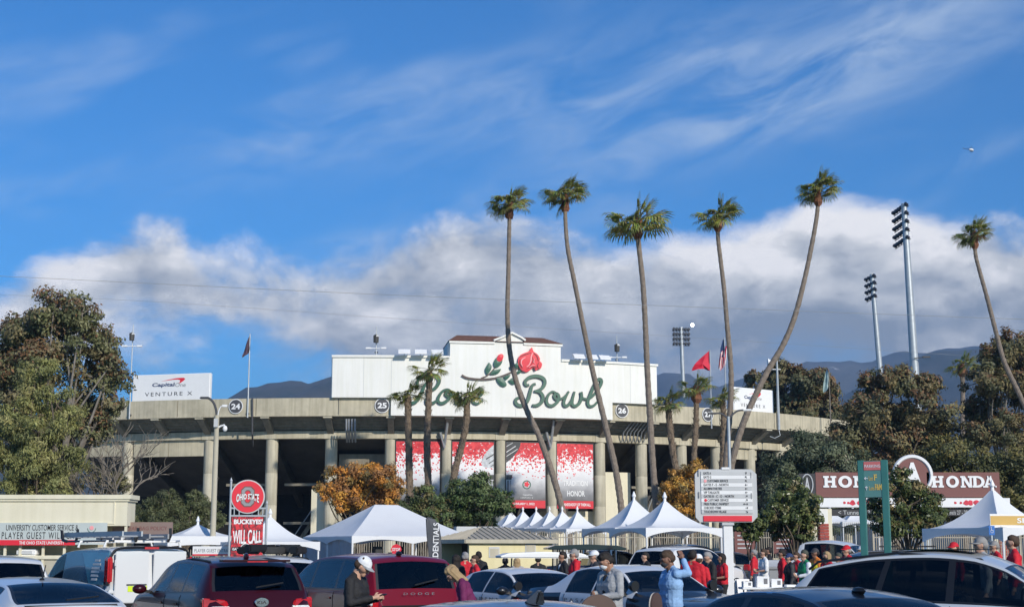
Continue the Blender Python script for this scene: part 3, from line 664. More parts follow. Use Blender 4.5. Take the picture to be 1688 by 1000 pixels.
BAYS = [(653.5, 725.5, 'rose petals over pale grey, behind two short palms'), (746, 814, 'rose petals and half a silver football, behind green shrubs'),
        (834.5, 898.5, 'rose petals and red strip reading JANUARY 1, 2022'), (918, 977, 'rose petals and the words TRADITION and HONOR')]
def banners():
    R0 = 67.5; zt = rim(780, 727, R0).z - .06; zb = rim(865, 836.5, R0).z
    mat('print_dark', (.045, .047, .05), .5, var=.3, scale=4); mat('print_silver', (.52, .54, .56), .5, var=.35, scale=3); mat('print_pale', (.62, .62, .62), .5, var=.1)
    for i, (x0, x1, lab) in enumerate(BAYS):
        banner_mat('banner_%d' % i, i + .7)
        a0, a1 = rang(x0, R0), rang(x1, R0); n = 4
        t = thing('stadium_banner', 'tall printed banner with ' + lab, 'banner', rp((a0 + a1) / 2, R0, zb), 0, 'banners between the columns')
        inv = Matrix.Translation(-t.location)
        m_ = MB(); vs = []
        for rr in (R0, R0 - .05):
            for z in (zb, zt): vs += [rp(a0 + (a1 - a0) * k / n, rr, z) - t.location for k in range(n + 1)]
        k1 = n + 1; fs = [(k, k + 1, k1 + k + 1, k1 + k) for k in range(n)] + [(2 * k1 + k, 3 * k1 + k, 3 * k1 + k + 1, 2 * k1 + k + 1) for k in range(n)]
        m_.add(vs, fs); o = m_.build('printed_sheet', 'banner_%d' % i, t, fix=False)
        uvl = o.data.uv_layers.new(name='UVMap'); k = 0
        for poly in o.data.polygons:
            for li in poly.loop_indices:
                vi = o.data.loops[li].vertex_index % (2 * k1); uvl.data[li].uv = ((vi % k1) / n, vi // k1)
        fr = MB()
        for xa, xb in ((x0 - 1.4, x0), (x1, x1 + 1.4)):
            arc_band(fr, rang(xa, R0), rang(xb, R0), [(R0 + .01, zb - .05), (R0 + .01, zt + .12), (R0 - .12, zt + .12), (R0 - .12, zb - .05)], 1)
        arc_band(fr, a0, a1, [(R0 + .012, zt), (R0 + .012, zt + .12), (R0 - .12, zt + .12), (R0 - .12, zt)], 2)
        fr.v = [tuple(Vector(q) - t.location) for q in fr.v]; fr.build('frame', 'black', t)
        def clipx(P, lo, hi):
            for side, lim in ((1, lo), (-1, hi)):
                out = []
                for j, p in enumerate(P):
                    q = P[(j + 1) % len(P)]; pi, qi = side * (p[0] - lim) >= 0, side * (q[0] - lim) >= 0
                    if pi: out.append(p)
                    if pi != qi:
                        u = (lim - p[0]) / (q[0] - p[0]); out.append((lim, p[1] + u * (q[1] - p[1])))
                P = out
                if not P: return P
            return P
        def pr(P, nm, mt, d):
            P = clipx(P, x0 + .2, x1 - .2)
            if len(P) < 3: return
            q = MB(); q.prism(P, lambda x, y: rim(x, y, R0 + d - .006) - t.location, lambda x, y: rim(x, y, R0 + d) - t.location); q.build(nm, mt, t)
        if i in (1, 2):
            c, A_, B_, th = (826, 746), 37, 18, math.radians(-33)
            el = [(c[0] + A_ * math.copysign(abs(math.cos(u)) ** 1.25, math.cos(u)) * math.cos(th) - B_ * math.sin(u) * math.sin(th), c[1] + A_ * math.copysign(abs(math.cos(u)) ** 1.25, math.cos(u)) * math.sin(th) + B_ * math.sin(u) * math.cos(th)) for u in [j * math.pi / 14 for j in range(28)]]
            el = [(x, max(y, 728)) for x, y in el]
            pr(el, 'football', 'print_dark' if i == 2 else 'print_silver', .012)
            for off, wd in ((-6, 2.2), (3, 1.3), (9, 1.0)):
                band = [(c[0] + s_ * 33 * math.cos(th) - (off + dd) * math.sin(th), max(729, c[1] + s_ * 33 * math.sin(th) + (off + dd) * math.cos(th))) for s_, dd in ((-.8, 0), (.8, 0), (.8, wd), (-.8, wd))]
                pr(band, 'football_seam', 'print_pale' if i == 2 else 'print_dark', .022)
            pr([(806, 782), (845, 782), (843, 790), (808, 790)], 'trophy_collar', 'print_dark', .012)
            for j in range(9):
                x = 809 + j * 3.9; pr([(x, 791), (x + 2.2, 791), (x + 2.0, 820), (x + .3, 820)], 'trophy_rib', 'print_dark' if j % 2 else 'mid_grey', .012)
        W = (rp(a1, R0, 0) - rp(a0, R0, 0)).length
        def curved(x, y, z): return rp(a0 + (a1 - a0) * x, R0 + y, z) - t.location
        H = zt - zb
        if i >= 2:
            s = MB(); arc_band(s, a0 + .0001, a1 - .0001, [(R0 + .015, zb - .02), (R0 + .015, zb + .115 * H), (R0 + .004, zb + .115 * H), (R0 + .004, zb - .02)], 4); s.v = [tuple(Vector(q) - t.location) for q in s.v]; s.build('date_strip', 'red', t)
            text_rect(t, 'JANUARY 1, 2022' if i == 2 else 'GRANDDADDY OF THEM ALL', .18 if i == 2 else .10, .72 if i == 2 else .92, zb + .035 * H, zb + .08 * H, .025, 'white', .02, fn=curved)
        if i == 3:
            text_rect(t, 'TRADITION', .16, .84, zb + .345 * H, zb + .43 * H, .02, 'white', .02, fn=curved)
            text_rect(t, 'HONOR', .27, .76, zb + .185 * H, zb + .27 * H, .02, 'white', .015, fn=curved)
        if i == 2:
            text_rect(t, 'VENTURE X', .36, .68, zb + .145 * H, zb + .165 * H, .02, 'white', .0, fn=curved, spacing=1.4)
            text_rect(t, 'CapitalOne', .42, .66, zb + .185 * H, zb + .21 * H, .02, 'white', .01, fn=curved)
            d = MB(); cx, cz = .52, zb + .355 * H
            ring = lambda r0, r1, y: [curved(cx + r * math.cos(u) / W, y, cz + r * math.sin(u)) for r in (r0, r1) for u in [j * math.pi / 10 for j in range(20)]]
            d.add(ring(.34, .44, .02), [(j, (j + 1) % 20, 20 + (j + 1) % 20, 20 + j) for j in range(20)]); d.build('emblem_ring', 'letter_green', t)
            d = MB(); pts = [curved(cx + (.24 + .05 * math.cos(5 * u)) * math.cos(u) / W, .024, cz + .05 + (.24 + .05 * math.cos(5 * u)) * math.sin(u)) for u in [j * math.pi / 20 for j in range(40)]]
            d.add(pts + [curved(cx, .03, cz + .05)], [(j, (j + 1) % 40, 40) for j in range(40)]); d.build('emblem_rose', 'scarlet', t)
banners()

# ---- white advertising boards on the rim
def board(px0, px1, py_b, py_t, lab, right_px):
    r = 69.5; p0, p1 = rim(px0, py_b, r), rim(px1, py_b, r); d = p1 - p0; d.z = 0; w = d.length
    c = (p0 + p1) / 2; c.z = Z_TOP + .003; t = thing('advertising_board', lab, 'sign', c, math.atan2(d.y, d.x), 'advertising boards on the rim')
    h = rim((px0 + px1) / 2, py_t, r).z - Z_TOP
    MB().box((0, .25, h / 2), (w, .5, h)).build('board', 'white', t, bevel=.06)
    k = w / (px1 - px0)
    m_ = MB()
    for s in (-.4, 0, .4): m_.beam((s * w, .5, .1), (s * w, 2.2, -.3), .1, .1)
    m_.build('back_stay', 'galvanised', t)
    y = -.012
    text_rect(t, 'Capital', -w * .245, w * .045, h * .50, h * .68, y, 'navy', .03, slant=.12, name='word_capital')
    text_rect(t, 'One', w * .055, w * .19, h * .515, h * .66, y, 'grey_ink', -.004, slant=.12, name='word_one')
    text_rect(t, 'VENTURE X', -w * .33, w * .28, h * .19, h * .33, y, 'ink', .0, spacing=1.35, name='word_venture')
    sw = [(-.13, .735), (-.02, .80), (.08, .845), (.16, .85), (.185, .81), (.165, .74), (.125, .66), (.10, .645), (.115, .70), (.12, .76), (.09, .79), (.02, .785)]
    q = MB(); q.prism([(x * w, z * h) for x, z in sw], lambda x, z: Vector((x, y + .01, z)), lambda x, z: Vector((x, y, z))); q.build('swoosh', 'scarlet', t)
board(217, 345, 661, 616, 'white advertising board over tunnel disc 24, beside the eucalyptus tree', 345)
board(1210, 1276, 683, 640, 'white advertising board crossed by a leaning palm trunk, past tunnel disc 27', 1276)

# ------------------------------------------------------------------ palms
def set_tint(me, cols):                                  # one colour per face, for leaf-to-leaf variety
    at_ = me.attributes.new('tint', 'FLOAT_COLOR', 'CORNER'); out = np.ones((len(me.loops), 4), np.float32)
    lt = np.empty(len(me.polygons), np.int32); me.polygons.foreach_get('loop_total', lt); out[:, :3] = np.repeat(np.array(cols, np.float32), lt, axis=0)
    at_.data.foreach_set('color', out.reshape(-1))
def frond_mesh(seed, petiole=.9, fan=1.05, droop=.5, dead=False):
    R = random.Random(seed); vs, fs, cs = [], [], []
    g = (.33, .33, .09) if not dead else (.16, .11, .06)
    def quad(a, b, c, d, col): n = len(vs); vs.extend([a, b, c, d]); fs.append((n, n + 1, n + 2, n + 3)); cs.append(col)
    def tri(a, b, c, col): n = len(vs); vs.extend([a, b, c]); fs.append((n, n + 1, n + 2)); cs.append(col)
    for s in (-1, 1): quad(Vector((0, s * .045, 0)), Vector((0, 0, .03)), Vector((petiole, 0, .015)), Vector((petiole, s * .018, 0)), (.13, .12, .045))
    n = 22; base = Vector((petiole - .05, 0, 0))
    for k in range(n):
        t = (k + .5) / n * 2 - 1; th = t * math.radians(112); dth = math.radians(112) / n
        L_ = fan * (1.0 - .32 * abs(t) ** 1.6) * R.uniform(.9, 1.06); mid = L_ * .40
        def pt(r, a, z): return base + Vector((r * math.cos(a), r * math.sin(a), z))
        sag = -abs(t) * .12; col = tuple(max(c * R.uniform(.7, 1.35), 0) for c in g)
        c2 = tuple(a * .75 + b * .25 for a, b in zip(col, (.30, .26, .10)))
        a_, b_, c_ = pt(mid, th - dth, sag - .03), pt(mid, th, sag + .035), pt(mid, th + dth, sag - .03)
        tri(base, a_, b_, col); tri(base, b_, c_, col)
        dz = -droop * R.uniform(.55, 1.25) * L_ * .34
        m_ = pt(L_ * .74, th + R.uniform(-.03, .03), sag + dz * .35); w = .036
        u = Vector((-math.sin(th), math.cos(th), 0)) * w
        tip = pt(L_ * (1.0 - .10 * droop), th + R.uniform(-.05, .05), sag + dz)
        quad(a_ * .5 + b_ * .5, c_ * .5 + b_ * .5, m_ + u, m_ - u, col); tri(m_ - u, m_ + u, tip, c2)
    me = bpy.data.meshes.new('frond'); me.from_pydata([tuple(v) for v in vs], [], fs); me.materials.append(M['frond']); set_tint(me, cs); return me
FR = [frond_mesh(i, petiole=p, fan=f, droop=d) for i, (p, f, d) in enumerate(((.85, 1.05, .35), (.95, 1.1, .7), (1.0, 1.05, 1.1), (.7, .95, .2)))]
FRD = [frond_mesh(20 + i, .6, .9, 1.3, True) for i in range(2)]
PALMN = [0]
def palm(name, label, path, Y, r0, r1, crown, nfr=30, shag=False, group=None, lean=None, seed=0, base_spread=1.25, boot=True, spread=1.0):
    """path: photo pixels from crown to foot, all at distance Y."""
    R = random.Random(seed + 11); P = [at(x, y, Y) for x, y in path][::-1]
    foot = P[0].copy(); foot.z = .1
    if P[0].z > .3: P = [Vector((P[0].x + (P[0].x - P[1].x) * .3, Y, .05))] + P
    else: P[0].z = .05
    for i, p in enumerate(P): p.y += (lean or 0) * (p.z / P[-1].z) ** 1.5
    t = thing(name, label, 'palm tree', (P[0].x, Y, 0.1), 0, group); o = t.location.copy()
    Q = [q - o for q in catmull(P, 9)]; n = len(Q); m_ = MB()
    zs = [q.z / Q[-1].z for q in Q]; rad = []
    for i, z in enumerate(zs):
        r = r0 + (r1 - r0) * min(max(z, 0), 1); r *= 1 + (base_spread - 1) * max(0, 1 - z * 9)
        rad.append(r * (1 + .025 * R.uniform(-1, 1)))
    # leaf-scar rings: finely resampled with a small saw profile
    FQ, FRr = [], []
    for i in range(n - 1):
        L_ = (Q[i + 1] - Q[i]).length; k = max(1, int(L_ / .22))
        for j in range(k):
            u = j / k; FQ.append(Q[i].lerp(Q[i + 1], u)); r = rad[i] + (rad[i + 1] - rad[i]) * u
            FRr.append(r * (1.045 if (len(FQ) % 2) else .955) * (1 + .04 * R.uniform(-1, 1)))
    FQ.append(Q[-1]); FRr.append(rad[-1])
    m_.tube(FQ, FRr, 10); m_.build('trunk', 'palm_shag' if shag else 'palm_trunk', t, smooth=False)
    top = Q[-1]; ax = (Q[-1] - Q[-3]).normalized()
    if shag:                                             # old leaf bases clothe the trunk
        s = MB()
        for k in range(170):
            i = R.randrange(int(n * .15), n - 1); q = Q[i].lerp(Q[i + 1], R.random()); a = R.uniform(0, 2 * math.pi); d = Vector((math.cos(a), math.sin(a), 0))
            e = Vector((-d.y, d.x, 0)); b = q + d * rad[i] * .9; tip = b + d * R.uniform(.10, .20) + Vector((0, 0, R.uniform(.12, .34)))
            s.add([b - e * .07, b + e * .07, b + Vector((0, 0, -.14)), tip], [(0, 1, 3), (1, 2, 3), (2, 0, 3)])
        s.build('leaf_bases', 'palm_shag', t, fix=False)['kind'] = 'stuff'
    if boot:
        s = MB(); s.tube([top - ax * 1.25, top - ax * .9, top - ax * .3, top + ax * .25], [r1 * 1.05, r1 * 2.25, r1 * 1.6, r1 * .9], 10)
        for k in range(26):
            a = R.uniform(0, 2 * math.pi); h = R.uniform(-1.1, .1); d = Vector((math.cos(a), math.sin(a), 0)); e = Vector((-d.y, d.x, 0)); b = top + ax * h + d * r1 * 1.35
            s.add([b - e * .09, b + e * .09, b + d * .05 + Vector((0, 0, -.2)), b + d * R.uniform(.1, .22) + Vector((0, 0, R.uniform(.1, .3)))], [(0, 1, 3), (1, 2, 3), (2, 0, 3)])
        s.build('crown_boot', 'palm_boot', t, fix=False)
    S = crown
    for k in range(nfr):
        f = k / nfr; az = k * 2.39996 + R.uniform(-.25, .25); elv = math.radians(84 - 100 * f ** 1.05 + R.uniform(-9, 9))
        mesh = FR[3] if f < .2 else FR[0] if f < .45 else FR[1] if f < .75 else FR[2]
        if f > .93 and R.random() < .5: mesh = FRD[k % 2]
        o2 = bpy.data.objects.new('frond', mesh); link(o2, t)
        sc_ = S * R.uniform(.85, 1.12) * (spread if elv < .6 else 1)
        o2.location = top + ax * (.15 + .1 * (1 - f)); o2.rotation_mode = 'ZYX'
        o2.rotation_euler = (R.uniform(-.5, .5), -elv, az); o2.scale = (sc_, sc_, sc_)
    return t
TALL = 'tall fan palms before the stadium'
palm('palm_tree', 'tall fan palm whose trunk crosses the white sign wall gable', [(840.5, 336), (840, 352), (839, 400), (838, 450), (836.5, 520), (840, 575), (850, 625), (868, 675), (890, 722), (912, 785), (927, 840), (938, 884)], 112, .27, .15, 1.06, 42, group=TALL, seed=1)
palm('palm_tree', 'tall fan palm whose trunk crosses the last letter of the sign wall', [(932, 324), (932, 360), (936, 410), (948, 470), (962, 540), (979, 620), (998, 700), (1014, 770), (1022, 820), (1026, 868)], 112, .28, .15, 1.14, 44, group=TALL, seed=2)
palm('palm_tree', 'tall fan palm with the widest airy crown, before tunnel disc 26', [(1049.5, 366), (1053, 405), (1060, 470), (1064, 540), (1067, 610), (1071, 680), (1075, 750), (1081, 830), (1083, 875)], 100, .25, .17, 1.28, 32, group=TALL, seed=3, spread=1.12)
palm('palm_tree', 'tall fan palm with S-curved trunk in front of the striped flag', [(1183.5, 357), (1183.5, 390), (1188, 430), (1194, 480), (1199, 540), (1205, 610), (1204, 670), (1199, 730), (1195, 790), (1193, 870)], 110, .26, .15, 1.10, 42, group=TALL, seed=4)
palm('palm_tree', 'tall fan palm leaning hard across the second advertising board', [(1348.5, 314), (1347, 352), (1337, 410), (1324, 470), (1309, 525), (1290, 570), (1266, 610), (1246, 650), (1228, 690), (1212, 740), (1200, 800), (1192, 880)], 108, .29, .155, 1.08, 42, group=TALL, seed=5)
palm('palm_tree', 'tall fan palm bent over the eucalyptus at the far end of the row', [(1606, 386), (1608, 418), (1613, 440), (1627, 490), (1640, 540), (1655, 595), (1678, 645), (1702, 700), (1730, 790), (1745, 860)], 115, .27, .15, .98, 36, group=TALL, seed=6)
SHORT = 'short shaggy palms by the stadium'
palm('palm_tree', 'short shaggy palm at the first letter, lowest crown of its trio', [(672, 652), (673, 690), (674, 740), (675, 800), (677, 880)], 124, .34, .28, 1.0, 28, True, SHORT, seed=7, boot=False, base_spread=1.0)
palm('palm_tree', 'short shaggy palm rising over the first letter, tallest of its trio', [(708, 612), (707, 650), (705, 700), (704, 745), (706, 800), (707, 880)], 123, .33, .26, 1.04, 28, True, SHORT, seed=8, boot=False, base_spread=1.0)
palm('palm_tree', 'short shaggy palm with bent trunk before the word-end letter', [(770, 654), (769, 690), (764, 720), (757, 750), (748, 785), (742, 850)], 124, .34, .26, 1.04, 28, True, SHORT, seed=9, boot=False, base_spread=1.0)
palm('palm_tree', 'short shaggy palm beside the white wall end, before disc 26 side', [(1101, 664), (1103, 690), (1110, 750), (1121, 800), (1128, 850)], 122, .33, .25, 0.95, 26, True, SHORT, seed=10, boot=False, base_spread=1.0)
palm('palm_tree', 'short shaggy palm with reddish trunk top under the red flag', [(1148, 640), (1148, 665), (1147, 700), (1144, 760), (1143, 850)], 122, .28, .21, 0.95, 26, True, SHORT, seed=11, base_spread=1.0)
palm('palm_tree', 'short shaggy palm partly behind the tall S-curved palm', [(1190, 658), (1193, 690), (1192, 740), (1190, 800)], 124, .32, .24, .90, 24, True, SHORT, seed=12, boot=False, base_spread=1.0)
palm('palm_tree', 'small distant palm standing among the brown eucalyptus crowns', [(1586, 603), (1587, 640), (1587, 700), (1587, 780)], 165, .36, .26, 1.25, 22, False, seed=13, base_spread=1.0)

# ------------------------------------------------------------------ broadleaf trees
def leaves(clumps, n, size, cols, seed, squash=.8, aspect=.45, hang=0.0, topcol=None, toplim=0.0, shell=.55):
    """clumps: (centre, radius). n leaf faces spread through the clumps' volumes, each a folded leaf of two triangles."""
    R = np.random.default_rng(seed); C = np.array([tuple(c) for c, r in clumps]); Rr = np.array([r for c, r in clumps]); w = Rr ** 2; w /= w.sum()
    idx = R.choice(len(C), n, p=w)
    sub = {}; K = 15                                       # sub-clumps give light and dark masses with gaps between
    d = R.normal(size=(len(C), K, 3)); d /= np.linalg.norm(d, axis=2, keepdims=True); rad = R.uniform(shell, 1.0, (len(C), K, 1)); SC = C[:, None, :] + d * rad * Rr[:, None, None] * np.array([1, 1, squash])
    k = R.integers(0, K, n); cen = SC[idx, k]; sr = Rr[idx] * R.uniform(.30, .52, n)
    o = R.normal(size=(n, 3)); o /= np.linalg.norm(o, axis=1, keepdims=True); o *= (R.uniform(0, 1, n) ** .5 * sr)[:, None]; o[:, 2] *= .75
    P = cen + o
    oc = (P - C[idx]) / Rr[idx][:, None]; nrm = R.normal(size=(n, 3)) * .62 + o / (sr[:, None] + 1e-6) * .8 + oc * .8 + np.array([0, -.15, .3]); nrm /= np.linalg.norm(nrm, axis=1, keepdims=True)
    ax = np.cross(nrm, R.normal(size=(n, 3))); ax[:, 2] -= hang; ax -= nrm * (ax * nrm).sum(1, keepdims=True); ax /= np.linalg.norm(ax, axis=1, keepdims=True) + 1e-9
    sd = np.cross(nrm, ax); s = (size * R.uniform(.6, 1.35, n))[:, None]
    V = np.stack([P - ax * s, P + sd * s * aspect + nrm * s * .12, P + ax * s, P - sd * s * aspect + nrm * s * .12], 1).reshape(-1, 3)
    F = np.arange(n * 4).reshape(-1, 4)
    cols = np.array(cols); ci = (R.integers(0, len(cols), (len(C), K)))[idx, k]; col = cols[ci] * R.uniform(.65, 1.4, (n, 1)) * 2.25
    if topcol is not None:
        zr = (P[:, 2] - C[idx, 2]) / Rr[idx]; pick = (zr + R.normal(0, .35, n) > toplim) & (R.random((len(C), K)) < .72)[idx, k]; tcol = np.array(topcol)
        col[pick] = tcol[R.integers(0, len(tcol), pick.sum())] * R.uniform(.7, 1.3, (pick.sum(), 1)) * 1.2
    return V, F, np.clip(col, 0, 1), SC
def leaf_object(name, V, F, col, mt, parent, kind='stuff'):
    me = bpy.data.meshes.new(name); n = len(F); me.vertices.add(len(V)); me.vertices.foreach_set('co', V.reshape(-1).astype(np.float32))
    me.loops.add(n * 4); me.loops.foreach_set('vertex_index', F.reshape(-1).astype(np.int32)); me.polygons.add(n); me.polygons.foreach_set('loop_start', np.arange(0, n * 4, 4, dtype=np.int32))
    me.update(calc_edges=True); me.materials.append(M[mt]); set_tint(me, col); o = link(bpy.data.objects.new(name, me), parent)
    if kind: o['kind'] = kind
    return o
def limbs(mb, base, targets, r, R, fork=.35, wig=.12):
    """a trunk from base that forks into a limb toward every target"""
    top = sum((t for t in targets), Vector()) / len(targets); f = base.lerp(top, fork); f.x = base.x + (top.x - base.x) * fork * .6
    k = [base, base.lerp(f, .5) + Vector((R.uniform(-1, 1), R.uniform(-1, 1), 0)) * r * .6, f]; mb.tube(catmull(k, 4), [r * (1.25 - .35 * i / 8) for i in range(9)], 8)
    for t in targets:
        L_ = (t - f).length; mid = f.lerp(t, .5) + Vector((R.uniform(-wig, wig), R.uniform(-wig, wig), R.uniform(0, wig))) * L_
        s = f.lerp(base, R.uniform(0, .35)); P = catmull([s, s.lerp(mid, .5) + Vector((0, 0, .06 * L_)), mid, t], 4); n = len(P); mb.tube(P, [r * .34 * (1 - .85 * i / (n - 1)) + .015 for i in range(n)], 6)
def tree(name, label, blobs, Y, foot, n, size, cols, seed, depth=1.0, r=.3, mt='leaf', bark='bark', cat='tree', group=None, twigs=True, **kw):
    """blobs: (px, py, radius px) lumps of the crown; foot: px of the trunk's base"""
    R = random.Random(seed); s = FPX / Y; t = thing(name, label, cat, (at(foot, 900, Y).x, Y, .1), 0, group); o = t.location.copy()
    cl = []
    for x, y, rp_ in blobs:
        c = at(x, y, Y); c.y += R.uniform(-1, 1) * depth * rp_ / s; rr = rp_ / s; cl.append((c - o, rr))
        c2 = c + Vector((R.uniform(-.4, .4) * rr, rr * R.uniform(.5, 1.2) * depth, R.uniform(-.3, .1) * rr)); cl.append((c2 - o, rr * .85))
    V, F, col, SC = leaves(cl, int(n * 2.1), size * .70, cols, seed, **kw)
    keep = V.reshape(-1, 4, 3)[:, :, 2].min(1) > .05
    V = V.reshape(-1, 4, 3)[keep].reshape(-1, 3); col = col[keep]; F = np.arange(len(V)).reshape(-1, 4)
    leaf_object('crown', V, F, col, mt, t)
    m_ = MB(); limbs(m_, Vector((0, 0, 0)), [c for c, _ in cl], r, R); m_.build('trunk', bark, t, smooth=True, fix=False)
    if twigs:
        w = MB()
        for (c, rr), sub in zip(cl, SC):
            for q in sub[:6]:
                q = Vector(q); mid = c.lerp(q, .5) + Vector((R.uniform(-.1, .1), R.uniform(-.1, .1), R.uniform(-.05, .1))) * rr; w.tube([c, mid, q], [r * .12 + .012, r * .08 + .01, .008], 4, caps=False)
        w.build('twigs', bark, t, fix=False)['kind'] = 'stuff'
    return t
EUC = [(.075, .078, .034), (.090, .088, .042), (.058, .062, .028), (.105, .090, .045)]; EUCT = [(.20, .105, .050), (.17, .10, .05), (.14, .10, .05)]
tree('eucalyptus_tree', 'big eucalyptus with rust tinted crown beside the first advertising board',
     [(95, 515, 42), (50, 540, 45), (140, 520, 36), (15, 560, 45), (115, 570, 50), (168, 560, 34), (70, 610, 50), (152, 620, 44), (20, 640, 50), (176, 660, 28), (112, 670, 50), (155, 705, 38), (60, 700, 55), (10, 720, 50), (-40, 600, 60), (-50, 700, 60), (186, 600, 18)],
     102, 95, 30000, .21, EUC, 3, depth=1.0, r=.5, bark='bark_pale', topcol=EUCT, toplim=.35, hang=.6)
tree('willow_tree', 'light olive weeping tree in front of the rust tinted eucalyptus',
     [(58, 605, 28), (45, 650, 36), (85, 665, 34), (30, 700, 38), (75, 715, 40), (105, 690, 26), (20, 755, 38), (60, 765, 42), (100, 755, 34), (10, 800, 30), (55, 805, 38), (95, 800, 32), (-30, 740, 45)],
     88, 60, 24000, .16, [(.125, .125, .042), (.10, .105, .038), (.15, .14, .055), (.085, .09, .035)], 5, r=.3, hang=1.6, aspect=.3)
tree('oak_tree', 'grey green rounded oak between the stadium end and the gate sign',
     [(1330, 745, 42), (1300, 770, 42), (1365, 765, 45), (1290, 815, 42), (1340, 805, 48), (1395, 800, 40), (1310, 850, 40), (1370, 840, 45), (1275, 850, 34), (1405, 850, 36), (1420, 775, 25)],
     108, 1335, 26000, .17, [(.062, .072, .040), (.048, .056, .032), (.080, .088, .052), (.035, .045, .024)], 7, r=.35)
RG = [(.070, .066, .030), (.085, .075, .035), (.050, .052, .026), (.10, .082, .038)]
tree('eucalyptus_tree', 'brown eucalyptus behind the rim where the parapet ends, beside the pale flag',
     [(1290, 620, 30), (1330, 630, 34), (1360, 640, 26), (1300, 665, 36), (1345, 675, 34), (1255, 640, 22), (1240, 622, 14), (1370, 680, 28), (1310, 710, 30)], 182, 1310, 15000, .34, RG, 9, r=.5, topcol=EUCT, toplim=.3, hang=.5)
tree('eucalyptus_tree', 'dense brown green eucalyptus before the two tall light masts',
     [(1440, 640, 32), (1480, 625, 34), (1520, 635, 32), (1420, 680, 40), (1470, 680, 44), (1525, 680, 42), (1400, 720, 40), (1450, 740, 48), (1510, 740, 48), (1550, 700, 36), (1480, 790, 50), (1540, 780, 46), (1430, 800, 40)], 128, 1470, 27000, .25, RG, 11, r=.5, topcol=EUCT, toplim=.4, hang=.5)
tree('eucalyptus_tree', 'tall rusty eucalyptus at the picture edge behind the bent palm',
     [(1640, 585, 28), (1665, 570, 32), (1690, 585, 34), (1625, 625, 34), (1660, 630, 30), (1690, 650, 26), (1630, 670, 34), (1610, 710, 36), (1655, 700, 36), (1690, 720, 40), (1720, 640, 44)], 126, 1665, 17000, .24, RG, 13, r=.45, bark='bark_pale', topcol=EUCT, toplim=.2, hang=.5)
tree('acacia_tree', 'olive green leafy tree mass behind the gate sign end',
     [(1570, 740, 34), (1600, 760, 40), (1640, 770, 42), (1680, 765, 44), (1590, 800, 38), (1640, 805, 42), (1690, 805, 44), (1545, 800, 34), (1560, 840, 36), (1620, 845, 40), (1690, 850, 46)], 112, 1625, 22000, .19, [(.085, .078, .025), (.060, .062, .024), (.10, .085, .028), (.045, .048, .020)], 15, r=.35)
tree('pear_tree', 'orange autumn tree in front of the dark stadium bays',
     [(560, 785, 26), (595, 772, 30), (630, 785, 28), (535, 808, 20), (575, 808, 28), (615, 808, 28), (650, 805, 22), (600, 828, 26), (560, 830, 20), (640, 828, 22)], 92, 592, 9500, .14, [(.26, .115, .022), (.20, .10, .030), (.30, .16, .030), (.16, .08, .030), (.12, .085, .03)], 17, r=.16)
tree('pear_tree', 'yellow brown autumn tree behind the white directional sign',
     [(1120, 785, 20), (1145, 775, 20), (1105, 810, 20), (1135, 810, 26), (1115, 840, 20), (1150, 835, 22), (1165, 800, 18), (1235, 790, 12)], 98, 1130, 6000, .14, [(.26, .13, .022), (.20, .11, .03), (.28, .17, .035), (.13, .09, .03)], 19, r=.15)
GR = [(.040, .060, .020), (.055, .075, .026), (.028, .042, .016), (.070, .085, .035)]
tree('magnolia_tree', 'dark glossy magnolia filling the middle of the gate sign',
     [(1480, 782, 18), (1475, 805, 24), (1505, 808, 24), (1462, 830, 26), (1500, 830, 32), (1535, 825, 24), (1480, 862, 28), (1520, 862, 28), (1548, 845, 16), (1458, 862, 18)], 66, 1498, 7000, .115, [(.045, .055, .018), (.060, .070, .024), (.030, .040, .014), (.11, .085, .035)], 21, r=.09, mt='leaf_gloss', aspect=.5)
tree('magnolia_tree', 'dark glossy magnolia between the directional sign and the brick pier',
     [(1310, 800, 22), (1290, 820, 24), (1330, 825, 24), (1278, 845, 22), (1310, 850, 28), (1340, 850, 20), (1290, 872, 20), (1325, 875, 22)], 58, 1312, 6000, .105, [(.045, .055, .018), (.060, .068, .024), (.030, .040, .014), (.10, .085, .040)], 23, r=.08, mt='leaf_gloss', aspect=.5)
tree('magnolia_tree', 'small low magnolia close by the directional sign post',
     [(1235, 850, 16), (1222, 865, 14), (1250, 865, 16), (1238, 880, 14)], 57, 1238, 2200, .10, [(.045, .055, .018), (.060, .068, .024), (.030, .040, .014)], 25, r=.05, mt='leaf_gloss', aspect=.5)
def shrub(label, blobs, Y, n, size, cols, seed, name='shrub', **kw): return tree(name, label, blobs, Y, blobs[0][0], n, size, cols, seed, r=.07, cat='shrub', **kw)
shrub('dark green shrub in front of the football banner', [(790, 795, 22), (765, 810, 26), (805, 815, 28), (745, 830, 24), (785, 838, 30), (820, 838, 24), (835, 820, 14), (800, 862, 22), (760, 860, 24)], 92, 9500, .14, GR, 31)
shrub('low mixed green shrub below the pale grey banner', [(700, 815, 22), (675, 835, 24), (715, 835, 24), (690, 855, 24), (725, 855, 22), (655, 850, 18)], 90, 6500, .13, [(.05, .07, .025), (.07, .085, .03), (.09, .075, .03), (.035, .045, .018)], 33)
tree('hedge', 'long clipped oleander hedge beside the cream building', [(245, 838, 20), (270, 828, 24), (300, 835, 24), (325, 830, 22), (345, 838, 20), (260, 855, 22), (295, 858, 24), (330, 858, 22), (350, 858, 18), (235, 858, 18), (318, 815, 12), (277, 812, 10)], 86, 295, 11000, .12, [(.055, .062, .028), (.075, .08, .036), (.040, .046, .022), (.06, .07, .03)], 35, r=.06, cat='hedge', aspect=.22, hang=-.8)
